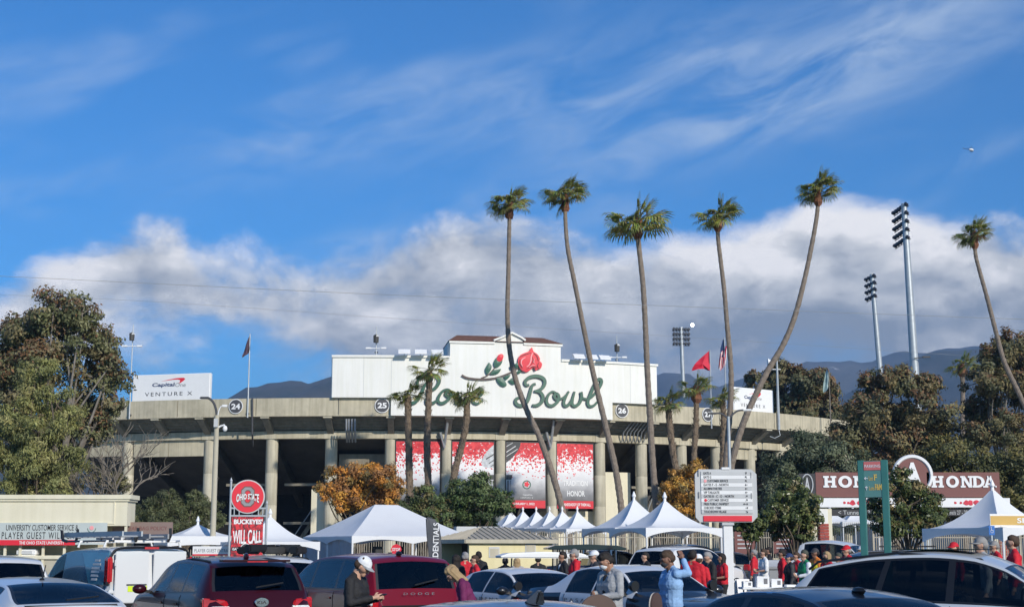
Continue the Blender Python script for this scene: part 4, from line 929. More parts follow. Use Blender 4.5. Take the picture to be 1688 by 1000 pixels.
tree('pepper_tree', 'thin olive shrub behind the cream building roof', [(150, 780, 22), (185, 790, 18), (120, 800, 20), (205, 800, 14), (165, 800, 16)], 93, 160, 3000, .10, [(.10, .095, .04), (.08, .075, .035), (.12, .11, .05)], 37, r=.08, cat='shrub')
def bare_tree():
    Y = 92; t = thing('bare_tree', 'leafless pale branched tree beside the far column', 'tree', (at(180, 900, Y).x, Y, .1)); o = t.location.copy(); R = random.Random(4); m_ = MB()
    def grow(p, d, L_, r, k):
        q = p + d * L_; mid = p.lerp(q, .5) + Vector((R.uniform(-.1, .1), R.uniform(-.1, .1), R.uniform(-.03, .1))) * L_
        m_.tube([p, mid, q], [r, r * .85, r * .68], 5, caps=False)
        if k == 0: return
        for _ in range(3 if k > 1 else 2):
            e = (d + Vector((R.uniform(-.9, .9), R.uniform(-.7, .7), R.uniform(-.35, .6)))).normalized(); grow(p.lerp(q, R.uniform(.6, 1)), e, L_ * R.uniform(.62, .82), r * .62, k - 1)
    for tx, ty in ((150, 760), (185, 745), (215, 770), (175, 790), (135, 790)):
        tgt = at(tx, ty, Y) - o; b = Vector((R.uniform(-.1, .1), 0, 2.6)); d = (tgt - b); grow(b, d.normalized(), d.length * .55, .10, 4)
    m_.tube([(0, 0, 0), (.1, 0, 1.4), (0, 0, 2.7)], [.24, .2, .15], 8); m_.build('branches', 'bark_pale', t, fix=False)
bare_tree()

# ------------------------------------------------------------------ tents
GRID = math.radians(25)
def peak_tent(label, px, py_peak, Y, w, z_eave, z_peak, rz, group=None, z0=.0, arch=.28, val=.34, rows=9, name='peak_tent', legs=True):
    p = at(px, 900, Y); t = thing(name, label, 'tent', (p.x, Y, z0), rz, group); h = w / 2; m_ = MB(); cor = [(-1, -1), (1, -1), (1, 1), (-1, 1)]
    K = 8; vs, fs = [], []
    for j in range(rows + 1):
        f = j / rows; r = .035 + (1 - .035) * f; z = z_eave + (z_peak - z_eave) * (1 - f) ** 1.9
        for s in range(4):
            a, b = cor[s], cor[(s + 1) % 4]
            for k in range(K):
                u = k / K; x, y = a[0] + (b[0] - a[0]) * u, a[1] + (b[1] - a[1]) * u
                dip = 1 - .10 * math.sin(math.pi * f) * (4 * u * (1 - u))          # faces pull in between the ridges
                vs.append((x * h * r * dip, y * h * r * dip, z - .05 * math.sin(math.pi * f) * 4 * u * (1 - u)))
    n = 4 * K
    for j in range(rows):
        for k in range(n): fs.append((j * n + k, j * n + (k + 1) % n, (j + 1) * n + (k + 1) % n, (j + 1) * n + k))
    m_.add(vs, fs); m_.build('canopy', 'vinyl', t, smooth=True, fix=False)
    for s in range(4):
        a, b = cor[s], cor[(s + 1) % 4]; v = MB(); A, N = [], 12
        for k in range(N + 1):
            u = k / N; x, y = (a[0] + (b[0] - a[0]) * u) * h * 1.004, (a[1] + (b[1] - a[1]) * u) * h * 1.004
            A += [(x, y, z_eave + .012), (x, y, z_eave - val + arch * (1 - (2 * u - 1) ** 2) ** .8 * .9)]
        v.add(A, [(2 * k, 2 * k + 2, 2 * k + 3, 2 * k + 1) for k in range(N)]); v.build('valance', 'vinyl', t, fix=False)
    if legs:
        for a in cor: MB().tube([(a[0] * h * .97, a[1] * h * .97, 0), (a[0] * h * .97, a[1] * h * .97, z_eave)], .035, 6).build('leg', 'white_metal', t)
    f = MB(); f.lathe([(.07, z_peak - .06), (.05, z_peak + .1), (.09, z_peak + .16), (.02, z_peak + .34)], n=8); f.build('finial', 'white', t)
    return t
def pz(py, Y): return at(844, py, Y).z
peak_tent('nearer of two joined white peak tents, beside the directional sign', 1097, 0, 53.5, 3.05, pz(871, 53.5), pz(826, 53.5), math.radians(21), 'joined peak tents')
peak_tent('farther of two joined white peak tents, before the beige concourse wall', 1046, 0, 56.6, 3.05, pz(871, 56.6), pz(824, 56.6), math.radians(21), 'joined peak tents')
for i, (x, Y) in enumerate(((952, 88), (927, 91), (906, 94), (884, 97), (862, 100.5), (841, 104))):
    peak_tent('%s small white peak tent of the row beyond the fence, from the palm foot' % ('first', 'second', 'third', 'fourth', 'fifth', 'last')[i], x, 0, Y, 2.9 if i else 2.6, pz(872 - i * .6, Y), pz(843, Y), math.radians(22), 'row of small peak tents')
peak_tent('white peak tent with ochre SEC sign at the picture edge', 1641, 0, 47, 3.15, pz(871, 47), pz(808, 47), math.radians(33), val=.42)
peak_tent('small white peak tent behind the gate railing, beside the brick pier', 1370, 0, 92, 2.4, pz(860, 92), pz(841, 92), math.radians(10), 'small tents behind the gate')
peak_tent('small white peak tent behind the gate railing, behind the green parking sign', 1408, 0, 92, 2.4, pz(860, 92), pz(843, 92), math.radians(10), 'small tents behind the gate')
peak_tent('white peak tent just behind the red will call sign', 444, 0, 58, 3.3, pz(893, 58), pz(852, 58), math.radians(20))
peak_tent('white peak tent over the player guest entrance strip', 325, 0, 61, 3.0, pz(884, 61), pz(864, 61), math.radians(24), val=.42, arch=.1)
def frame_tent():
    Y = 64; p = at(640, 900, Y); t = thing('frame_tent', 'large white hip roofed event tent with side curtains coloured as in shade', 'tent', (p.x - .1, Y, 0), math.radians(29)); w = 2.75; ze, zp = pz(884, 62.5), pz(831.5, Y); m_ = MB(); e, r = ze, .55
    cor = [(-w, -w), (w, -w), (w, w), (-w, w)]; rd = [(-r, 0), (r, 0)]; n = 10
    def face(A, B, C, D):                                # A-B eave, D-C at the ridge; a slightly slack sheet
        vs, fs = [], []
        for j in range(n + 1):
            v = j / n
            for i in range(n + 1):
                u = i / n; q = Vector(A).lerp(Vector(B), u).lerp(Vector(D).lerp(Vector(C), u), v); q.z -= .10 * math.sin(math.pi * v) * (.4 + math.sin(math.pi * u)) + .02 * math.sin(u * 25) * (1 - v); vs.append(q)
        for j in range(n):
            for i in range(n): a = j * (n + 1) + i; fs.append((a, a + 1, a + n + 2, a + n + 1))
        k = MB(); k.add(vs, fs); return k.build('roof_sheet', 'vinyl', t, smooth=True, fix=False)
    c3 = [(x, y, e) for x, y in cor]; R3 = [(-r, 0, zp), (r, 0, zp)]
    face(c3[0], c3[1], R3[1], R3[0]); face(c3[2], c3[3], R3[0], R3[1]); face(c3[1], c3[2], R3[1], R3[1]); face(c3[3], c3[0], R3[0], R3[0])
    for s in range(4):
        a, b = cor[s], cor[(s + 1) % 4]; v = MB(); A, N = [], 24
        for k in range(N + 1):
            u = k / N; x, y = (a[0] + (b[0] - a[0]) * u) * 1.004, (a[1] + (b[1] - a[1]) * u) * 1.004; A += [(x, y, e + .01), (x, y, e - .30 + .17 * abs(math.sin(u * math.pi * 2)))]
        v.add(A, [(2 * k, 2 * k + 2, 2 * k + 3, 2 * k + 1) for k in range(N)]); v.build('valance', 'vinyl', t, fix=False)
    for x, y in cor + [(0, -w), (-w, 0), (w, 0)]: MB().tube([(x * .985, y * .985, 0), (x * .985, y * .985, e)], .045, 6).build('leg', 'white_metal', t)
    cu = MB(); A, N = [], 60
    for k in range(N + 1):
        u = k / N; y = w - 2 * w * u; x = -w * .97 + .05 * math.sin(u * 48) + .02 * math.sin(u * 113); A += [(x, y, e - .02), (x + .03 * math.sin(u * 37), y, .05)]
    cu.add(A, [(2 * k, 2 * k + 2, 2 * k + 3, 2 * k + 1) for k in range(N)]); cu.build('side_curtain', 'vinyl_shaded', t, smooth=True, fix=False)
frame_tent()

# ------------------------------------------------------------------ cream office with banner
def office():
    Y = 62; k = FPX / Y; X = lambda px: (px - 844) / FPX * Y * CP; Z = lambda py: pz(py, Y)
    x1 = X(207); x0 = X(-130); t = thing('ticket_office', 'cream flat roofed ticket office with an open counter front', 'building', (x1, Y, 0))
    zt = Z(822); zb = Z(866); w = x1 - x0
    MB().box((-w / 2, .65, (zt + zb) / 2), (w, 1.3, zt - zb)).build('fascia_block', 'cream', t)
    c = MB(); c.box((-w / 2 + .05, .63, zt + .09), (w + .2, 1.5, .18)); c.box((-w / 2 + .03, .64, zt - .04), (w + .1, 1.42, .1)); c.build('cornice', 'cream', t)
    pn = MB()
    for a, b in ((-w + .3, -.55),):
        pn.box(((a + b) / 2, -.012, zt - .1), (b - a, .03, .05)); pn.box(((a + b) / 2, -.012, zb + .1), (b - a, .03, .05)); pn.box((b, -.012, (zt + zb) / 2), (.05, .032, zt - zb - .15))
    pn.build('panel_moulding', 'cream', t)
    MB().box((-w / 2, 1.2, zb / 2), (w, .2, zb)).build('back_wall', 'tan', t)
    MB().box((-w / 2, .45, Z(918)), (w, .9, .16)).build('counter', 'cream', t, bevel=.02)
    MB().box((-w / 2, .45, (Z(918) - .1) / 2), (w - .1, .7, Z(918) - .1)).build('counter_front', 'tan', t)
    for px in (7, 32, 70, 105, 172, 205): MB().box((X(px) - x1, .1, (zb) / 2), (.10, .10, zb)).build('post', 'cream', t)
    a = thing('air_conditioner', 'pale boxy air conditioner on the office counter', 'appliance', (X(42), Y + .35, Z(918) + .08))
    MB().box((0, 0, .13), (.85, .5, .26)).build('case', 'white', a, bevel=.05)
    MB().box((0, -.256, .13), (.5, .02, .14)).build('grille', 'light_grey', a)
    b = thing('office_banner', 'pale green hanging banner reading PLAYER GUEST WILL CALL', 'banner', (X(85), Y - .15, Z(897)))
    o = X(85); bx = lambda px: X(px) - o; bz = lambda py: Z(py) - Z(897)
    mat('banner_pale', (.50, .55, .53), .6, var=.08, scale=.8)
    plate(b, 'sheet', 'banner_pale', bx(-75), bx(176.5), 0, bz(861), 0, .03)
    plate(b, 'red_strip', 'scarlet', bx(-75), bx(125), bz(898), bz(889.3), -.012, .012)
    text_rect(b, 'UNIVERSITY CUSTOMER SERVICE &', bx(10), bx(129), bz(873.8), bz(864.3), -.01, 'ink', .004)
    text_rect(b, 'PLAYER GUEST WILL CALL', bx(3.5), bx(134), bz(887.5), bz(876.3), -.01, 'ink', .004, spacing=1.25)
    text_rect(b, 'THE OHIO STATE UNIVERSITY', bx(33), bx(107.5), bz(896.6), bz(891.4), -.02, 'white', .02)
    r = MB(); r.lathe([(.09, -.012), (.085, -.016)], (bx(151), 0, bz(869.5)), 16, 'y'); r.build('emblem_rose', 'pink', b)
    r = MB(); r.tube([(bx(151) + .17 * math.cos(u), -.012, bz(870) + .17 * math.sin(u)) for u in [math.pi * (1 + j / 10) for j in range(11)]], .012, 4); r.build('emblem_ring', 'letter_green', b)
    q = thing('policy_panel', 'brown panel lettered CLEAR BAG POLICY next to the office banner', 'sign', (X(227), Y + .6, Z(888))); qx = lambda px: (px - 227) / k
    plate(q, 'panel', mat('mauve', (.24, .17, .145), .7, var=.06), qx(178), qx(277), 0, .72, 0, .05); text_rect(q, 'CLEAR BAG POLICY', qx(196), qx(268), .38, .54, -.006, 'brown_sign', .01)
    for px in (182, 272): MB().box((qx(px), .08, -.9), (.08, .08, 2.0)).build('post', 'tan', q)
    e = thing('entrance_strip', 'white strip reading PLAYER GUEST ENTRANCE under a tent edge', 'sign', (at(345, 905, 58).x, 58, pz(912.5, 58))); ex = lambda px: (px - 345) / FPX * 58
    plate(e, 'strip', 'white', ex(318), ex(395), 0, .30, 0, .03); plate(e, 'red_line', 'scarlet', ex(318), ex(395), -.06, .0, -.002, .03); text_rect(e, 'PLAYER GUEST ENTRANCE', ex(321), ex(386), .07, .20, -.008, 'grey_ink', .0)
    for px in (319, 394): MB().box((ex(px), .06, -.95), (.05, .05, 2.0)).build('post', 'galvanised', e)
office()

# ------------------------------------------------------------------ yellow booth with ribbed hip roof
def booth():
    Y = 60; p = at(812, 900, Y); t = thing('ticket_booth', 'yellow booth under a ribbed tan hip roof', 'building', (p.x, Y + 1.2, 0), math.radians(24)); hx, hy = 2.05, 2.0; ze, zr = pz(889, Y), pz(867.5, Y)
    e, r = ze, .5; C = [(-hx, -hy, e), (hx, -hy, e), (hx, hy, e), (-hx, hy, e)]; R = [(-r, 0, zr), (r, 0, zr)]
    m_ = MB(); m_.add(C + R, [(0, 1, 5, 4), (1, 2, 5), (2, 3, 4, 5), (3, 0, 4)]); m_.add([(x, y, z - .03) for x, y, z in C], [(3, 2, 1, 0)]); m_.build('roof', 'roof_metal', t, fix=False)
    f = MB()
    for a, b in ((0, 1), (1, 2), (2, 3), (3, 0)): f.beam(Vector(C[a]) - Vector((0, 0, .07)), Vector(C[b]) - Vector((0, 0, .07)), .07, .15)
    f.build('fascia', 'tan', t)
    n = 16
    for k in range(1, n):                                # standing seams, one part each
        u = k / n; x = -hx + 2 * hx * u; v = min(1, (hx - abs(x)) / (hx - r)) if abs(x) > r else 1
        b = MB(); b.beam((x, -hy, e + .02), (x, -hy + hy * v, e + .02 + (zr - e) * v), .035, .04); b.build('roof_seam', 'roof_metal', t)
    for k in range(1, n):
        y = -hy + 2 * hy * k / n; v = 1 - abs(y) / hy; b = MB(); b.beam((hx, y, e + .02), (hx - (hx - r) * v, y, e + .02 + (zr - e) * v), .035, .04); b.build('roof_seam', 'roof_metal', t)
        b = MB(); b.beam((-hx, y, e + .02), (-hx + (hx - r) * v, y, e + .02 + (zr - e) * v), .035, .04); b.build('roof_seam', 'roof_metal', t)
    wx, wy = hx - .22, hy - .22
    w = MB(); w.box((0, -wy, (ze - .1) / 2), (2 * wx, .15, ze - .1)); w.build('wall', 'yellow_wall', t)
    MB().box((wx, 0, (ze - .1) / 2), (.15, 2 * wy - .16, ze - .1)).build('wall', 'yellow_wall', t)
    MB().box((0, wy, (ze - .1) / 2), (2 * wx, .15, ze - .1)).build('wall', 'yellow_wall', t)
    MB().box((-wx + 1.2, 0, (ze - .1) / 2), (.15, 2 * wy - .16, ze - .1)).build('recessed_wall', 'dark_grey', t)
    MB().box((-wx, wy * .4, .55), (.5, 1.6, 1.1)).build('counter', 'mid_grey', t)
    for x, z in ((-.75, 1.75), (.85, 1.9)):
        o = MB(); o.box((x, -wy - .085, z), (.46, .03, .42)); q = o.build('window', 'light_grey', t)
        MB().box((x, -wy - .102, z - .02), (.38, .012, .32)).build('pane', 'tan', q)
booth()

# ------------------------------------------------------------------ picket fence
def fence(label, px0, px1, Y0, Y1, ztop, z0=.1, gap=.115, name='picket_fence'):
    p0, p1 = at(px0, 900, Y0), at(px1, 900, Y1); d = p1 - p0; d.z = 0; w = d.length; t = thing(name, label, 'fence', (p0.x, p0.y, z0), math.atan2(d.y, d.x), 'steel picket fences')
    h = ztop - z0; n = int(w / gap); k = MB()
    for i in range(n): k.box((i * gap + .05, 0, h / 2 + .06), (.03, .03, h - .12))
    k.build('pickets', 'fence_steel', t, fix=False)['kind'] = 'stuff'
    for z in (.25, h - .28): MB().box((w / 2, .02, z), (w, .05, .05)).build('rail', 'fence_steel', t)
    m_ = int(w / 2.6)
    for i in range(m_ + 1): MB().box((i * w / max(m_, 1), .01, h / 2), (.09, .09, h + .04)).build('post', 'fence_steel', t)
fence('long tan picket fence running behind the booth and joined tents', 560, 1330, 70.5 + 1.5, 74, pz(876, 74))
fence('tall tan picket railing between the brick pier and green sign', 1368, 1440, 84, 84, pz(860, 84))
fence('tan picket fence behind the parked car roofs, past the green sign', 1440, 1760, 74, 76, pz(876, 75))
fence('pale picket fence under the player guest entrance strip', 300, 470, 66, 66, pz(905, 66))

# ------------------------------------------------------------------ gate with slab lettering
def slab_letter(ch, x, z, w, h, y, parent, mt):
    m_ = MB(); s, q = .24 * w, .16 * h                 # stem width, slab height
    def bar(a, b, c, d): m_.box((x + (a + b) / 2 * w, y, z + (c + d) / 2 * h), ((b - a) * w, .06 - .001 * len(m_.f) / 6, (d - c) * h))
    def poly(P): m_.prism([(x + a * w, z + b * h) for a, b in P], lambda u, v: Vector((u, y + .03, v)), lambda u, v: Vector((u, y - .028, v)))
    def arc(cx, rx, rz, rx2, rz2, a0, a1, n=16):
        for k in range(n):
            u, v = a0 + (a1 - a0) * k / n, a0 + (a1 - a0) * (k + 1) / n; poly([(cx + rx * math.cos(u), .5 + rz * math.sin(u)), (cx + rx * math.cos(v), .5 + rz * math.sin(v)), (cx + rx2 * math.cos(v), .5 + rz2 * math.sin(v)), (cx + rx2 * math.cos(u), .5 + rz2 * math.sin(u))])
    if ch == 'H':
        bar(.10, .34, 0, 1); bar(.66, .90, 0, 1); bar(.3, .7, .41, .60)
        for a, b in ((0, .44), (.56, 1)): bar(a, b, 0, .17); bar(a, b, .83, 1)
    elif ch == 'O': arc(.5, .52, .52, .25, .30, 0, 2 * math.pi, 28)
    elif ch == 'N':
        bar(.10, .28, 0, 1); bar(.74, .92, 0, 1); poly([(.08, 1), (.36, 1), (.92, 0), (.66, 0)]); bar(0, .40, 0, .16); bar(0, .3, .84, 1); bar(.62, 1.02, .84, 1)
    elif ch == 'D':
        bar(.08, .33, 0, 1); bar(0, .45, 0, .17); bar(0, .45, .83, 1); arc(.42, .58, .50, .32, .31, -math.pi / 2, math.pi / 2)
    elif ch == 'A':
        poly([(.42, 1), (.62, 1), (.98, 0), (.70, 0)]); poly([(.40, 1), (.56, 1), (.26, 0), (.06, 0)]); bar(.26, .76, .22, .38); bar(-.04, .38, 0, .15); bar(.58, 1.06, 0, .15); bar(.32, .66, .88, 1)
    return m_.build('gate_letter', mt, parent, fix=False)
def gate():
    Y = 80; k = FPX / Y; p = at(1486, 900, Y); t = thing('entrance_gate', 'stadium entrance gate with brown sign boards and round crest', 'gate', (p.x, Y, .1)); X = lambda px: (px - 1486) / k; Z = lambda py: pz(py, Y) - .1
    for x0, x1 in ((1350, 1483), (1532, 1651)):
        MB().box(((X(x0) + X(x1)) / 2, .2, (Z(778) + Z(819)) / 2), (X(x1) - X(x0), .5, Z(778) - Z(819))).build('sign_board', 'brown_sign', t)
    MB().box(((X(1323) + X(1349.6)) / 2, .2, (Z(780) + Z(819)) / 2), (X(1349.6) - X(1323), .46, Z(780) - Z(819))).build('side_panel', 'ink', t)
    o = MB(); cx, cz = X(1336), Z(798); o.tube([(cx + .30 * math.cos(u), -.05, cz + .55 * math.sin(u)) for u in [j * math.pi / 12 for j in range(25)]], .035, 5); o.build('oval_ring', 'light_grey', t); text_rect(t, 'A', cx - .15, cx + .15, cz - .38, cz + .38, -.045, 'light_grey', .02)
    xs = [(1362, 'H'), (1387, 'O'), (1411, 'N'), (1436, 'D'), (1460, 'A')]; xr = [(1539, 'H'), (1563.5, 'O'), (1586.5, 'N'), (1606, 'D'), (1624, 'A')]
    for lst, w in ((xs, 21.5), (xr, 20)):
        for x, ch in lst: slab_letter(ch, X(x), Z(803), w / k, Z(784) - Z(803), -.07, t, 'white')
    b = MB(); b.box((X(1498), .2, (Z(820) + Z(836)) / 2), (X(1668) - X(1335), .8, Z(821) - Z(836))); b.build('lintel', 'white', t)
    R = random.Random(5); m_ = MB(); mat('print_red', (.62, .03, .06), .5, var=.35, scale=5)
    for cx in (1418, 1600):
        for j in range(7): m_ = MB(); u = cx - 24 + j * 8 + R.uniform(-2, 2); s = (4.5 if 2 <= j <= 4 else 2.2); pts = [(X(u) + s / k * (1 + .25 * math.cos(3 * a + j)) * math.cos(a), (Z(821.5) + Z(835)) / 2 + R.uniform(-.01, .01) + min(s, 6) / k * .95 * math.sin(a)) for a in [q * math.pi / 6 for q in range(12)]]; m_.prism(pts, lambda a, c: Vector((a, -.196, c)), lambda a, c: Vector((a, -.21 - .002 * j, c))); m_.build('printed_petal', 'print_red', t)
    for x0, x1, s in ((1372, 1470, '< Tunnels 13 - 26'), (1545, 1635, 'Tunnels 27 - 28 - 1 - 11 >')):
        MB().box(((X(x0) + X(x1)) / 2, .1, (Z(837) + Z(850)) / 2), (X(x1) - X(x0), .2, Z(838) - Z(850))).build('tunnel_panel', 'ink', t); text_rect(t, s, X(x0 + 13), X(x1 - 14), Z(847.5), Z(840.5), -.012, 'light_grey', .0)
    # crest
    c = MB(); cz, cx = Z(783), X(1509); c.lathe([(1.0, -.05), (1.0, .4)], (cx, 0, cz), 32, 'y'); c.build('crest', 'brown_sign', t)
    c = MB(); c.tube([(cx + 1.02 * math.cos(u), -.04, cz + 1.02 * math.sin(u)) for u in [j * math.pi / 20 for j in range(41)]], .11, 6); c.build('crest_ring', 'white', t); text_rect(t, 'A', cx - .48, cx + .48, cz - .55, cz + .7, -.10, 'white', .06)
    for x in (1361, 1652):
        n = 20; hh = Z(838); br = MB().box((X(x), .15, hh / 2), (.44, .5, hh)).build('pier_core', 'stucco', t)
        for j in range(n):                              # rough brick courses, one part each
            for s in (-1, 1):
                q = MB(); q.box((X(x) + s * .125 + R.uniform(-.01, .01), .15 + R.uniform(-.012, .012), (j + .5) * hh * .8 / n), (.235, .56 + R.uniform(0, .03), hh * .8 / n - .025)); q.build('brick', 'brick_red', t)
    for x in (1346, 1371, 1640, 1664): MB().box((X(x), .15, Z(838) / 2), (.22, .4, Z(838))).build('pier_post', 'cream', t)
gate()

# ------------------------------------------------------------------ signs on posts
def arrow(mb, x, z, s, ang, y, double=False):
    def tr(P): return [(x + s * (a * math.cos(ang) - b * math.sin(ang)), z + s * (a * math.sin(ang) + b * math.cos(ang))) for a, b in P]
    f0, f1 = (lambda a, b: Vector((a, y, b))), (lambda a, b: Vector((a, y - .004, b)))
    mb.prism(tr([(-.9, -.14), (.75, -.14), (.75, .14), (-.9, .14)]), f0, f1); f1 = lambda a, b: Vector((a, y - .006, b))
    mb.prism(tr([(.95, 0), (.25, .7), (.02, .48), (.5, 0)]), f0, f1); mb.prism(tr([(.95, 0), (.5, 0), (.02, -.48), (.25, -.7)]), f0, lambda a, b: Vector((a, y - .007, b)))
def direction_sign():
    Y = 42; k = FPX / Y; p = at(1200, 900, Y); t = thing('directional_sign', 'white multi row directional sign with arrows on a square post', 'sign', (p.x, Y, 0)); X = lambda px: (px - 1200) / k; Z = lambda py: pz(py, Y)
    P = [(1155, 773), (1241, 773), (1249.5, 781), (1249.5, 851), (1241, 860), (1155, 860), (1148.5, 852), (1148.5, 781)]
    m_ = MB(); m_.prism([(X(a), Z(b)) for a, b in P], lambda x, z: Vector((x, .10, z)), lambda x, z: Vector((x, -.02, z))); m_.build('board', 'light_grey', t)
    rows = [('GATE A', 90), ('GATE G', 135), ('   CUSTOMER SERVICE', 135), ('GATES F - E - NORTH', 180), ('ALUMNI PARTIES', 180), ('VIP TAILGATE', 180), ('GATES B - C - D - NORTH', 45), ('   CUSTOMER SERVICE', 45), ('FREE PUBLIC FANFEST', 0), ('CHECKED ITEMS', 0), ('TOUCHDOWN VILLAGE', -45)]
    for i, (s, a) in enumerate(rows):
        z1 = Z(776.6 + i * 6.32); z0 = Z(776.6 + (i + 1) * 6.32 - .25)
        plate(t, 'slat', 'light_grey' if i % 2 == 0 else 'white', X(1158), X(1241.5), z0, z1, -.045 - .002 * (i % 2), .03)
        n = len(s.strip()); x0 = X(1162 + (6 if s[0] == ' ' else 0)); text_rect(t, s.strip(), x0, x0 + n * 2.15 / k, z0 + (z1 - z0) * .18, z1 - (z1 - z0) * .16, -.052, 'ink', .022)
        q = MB(); arrow(q, X(1232), (z0 + z1) / 2, .042, math.radians(a), -.052)
        if i == 8: arrow(q, X(1228.5), (z0 + z1) / 2 + .0005, .042, math.pi, -.0525)
        q.build('arrow', 'ink', t, fix=False)
    for i in (2, 7):
        z = Z(776.6 + (i + .5) * 6.32); q = MB(); q.lathe([(.045, -.049), (.04, -.056)], (X(1165), 0, z), 10, 'y'); q.build('rose_mark', 'pink' if i == 2 else 'scarlet', t)
    plate(t, 'red_strip', 'scarlet', X(1161), X(1240), Z(858.5), Z(849.5), -.05, .05)
    MB().box((X(1200.5), .06, Z(862) / 2), (.27, .2, Z(862))).build('post', 'white_metal', t, bevel=.012)
    MB().box((X(1200.5), .04, Z(863)), (.34, .26, .07)).build('post_collar', 'light_grey', t); MB().box((X(1199), .04, Z(771.5)), (.22, .16, .06)).build('top_cap', 'white', t)
    for x, y0 in ((1154.5, 774), (1154.5, 810), (1240, 778), (1240, 812)): MB().box((X(x), -.03, Z(y0 + 5)), (.03, .05, .17)).build('bracket', 'mid_grey', t)
direction_sign()
def parking_sign():
    Y = 38; k = FPX / Y; p = at(1444, 900, Y); t = thing('parking_sign', 'tall teal parking sign on two posts', 'sign', (p.x, Y, 0), math.radians(-26)); c = 1 / math.cos(math.radians(26)) / k; X = lambda px: (px - 1444) * c; Z = lambda py: pz(py, Y)
    for x in (1427, 1461): MB().box((X(x), 0, Z(758) / 2), (.16, .16, Z(758))).build('post', 'teal_sign', t, bevel=.01)
    plate(t, 'panel', 'teal_panel', X(1427) + .082, X(1461) - .082, Z(819), Z(759.5), -.07, .12); plate(t, 'header', 'salmon', X(1427) + .085, X(1461) - .085, Z(774.5), Z(760.5), -.082, .012)
    text_rect(t, 'PARKING', X(1433), X(1456), Z(770.5), Z(765.5), -.087, 'white', .01)
    q = MB(); arrow(q, X(1434.5), Z(788), .055, math.pi, -.08); q.build('arrow', 'white', t, fix=False); q = MB(); arrow(q, X(1434.5), Z(804), .055, math.pi / 2, -.08); q.build('arrow', 'white', t, fix=False)
    text_rect(t, 'Lot', X(1438.5), X(1444.5), Z(791.5), Z(784.5), -.078, 'gold', .01); text_rect(t, 'F', X(1446), X(1450.5), Z(791.5), Z(781.5), -.078, 'gold', .03)
    text_rect(t, 'Lots', X(1438.5), X(1446), Z(807.5), Z(801), -.078, 'gold', .01); text_rect(t, 'F&M', X(1447), X(1457), Z(807.5), Z(797.5), -.078, 'gold', .03)
parking_sign()
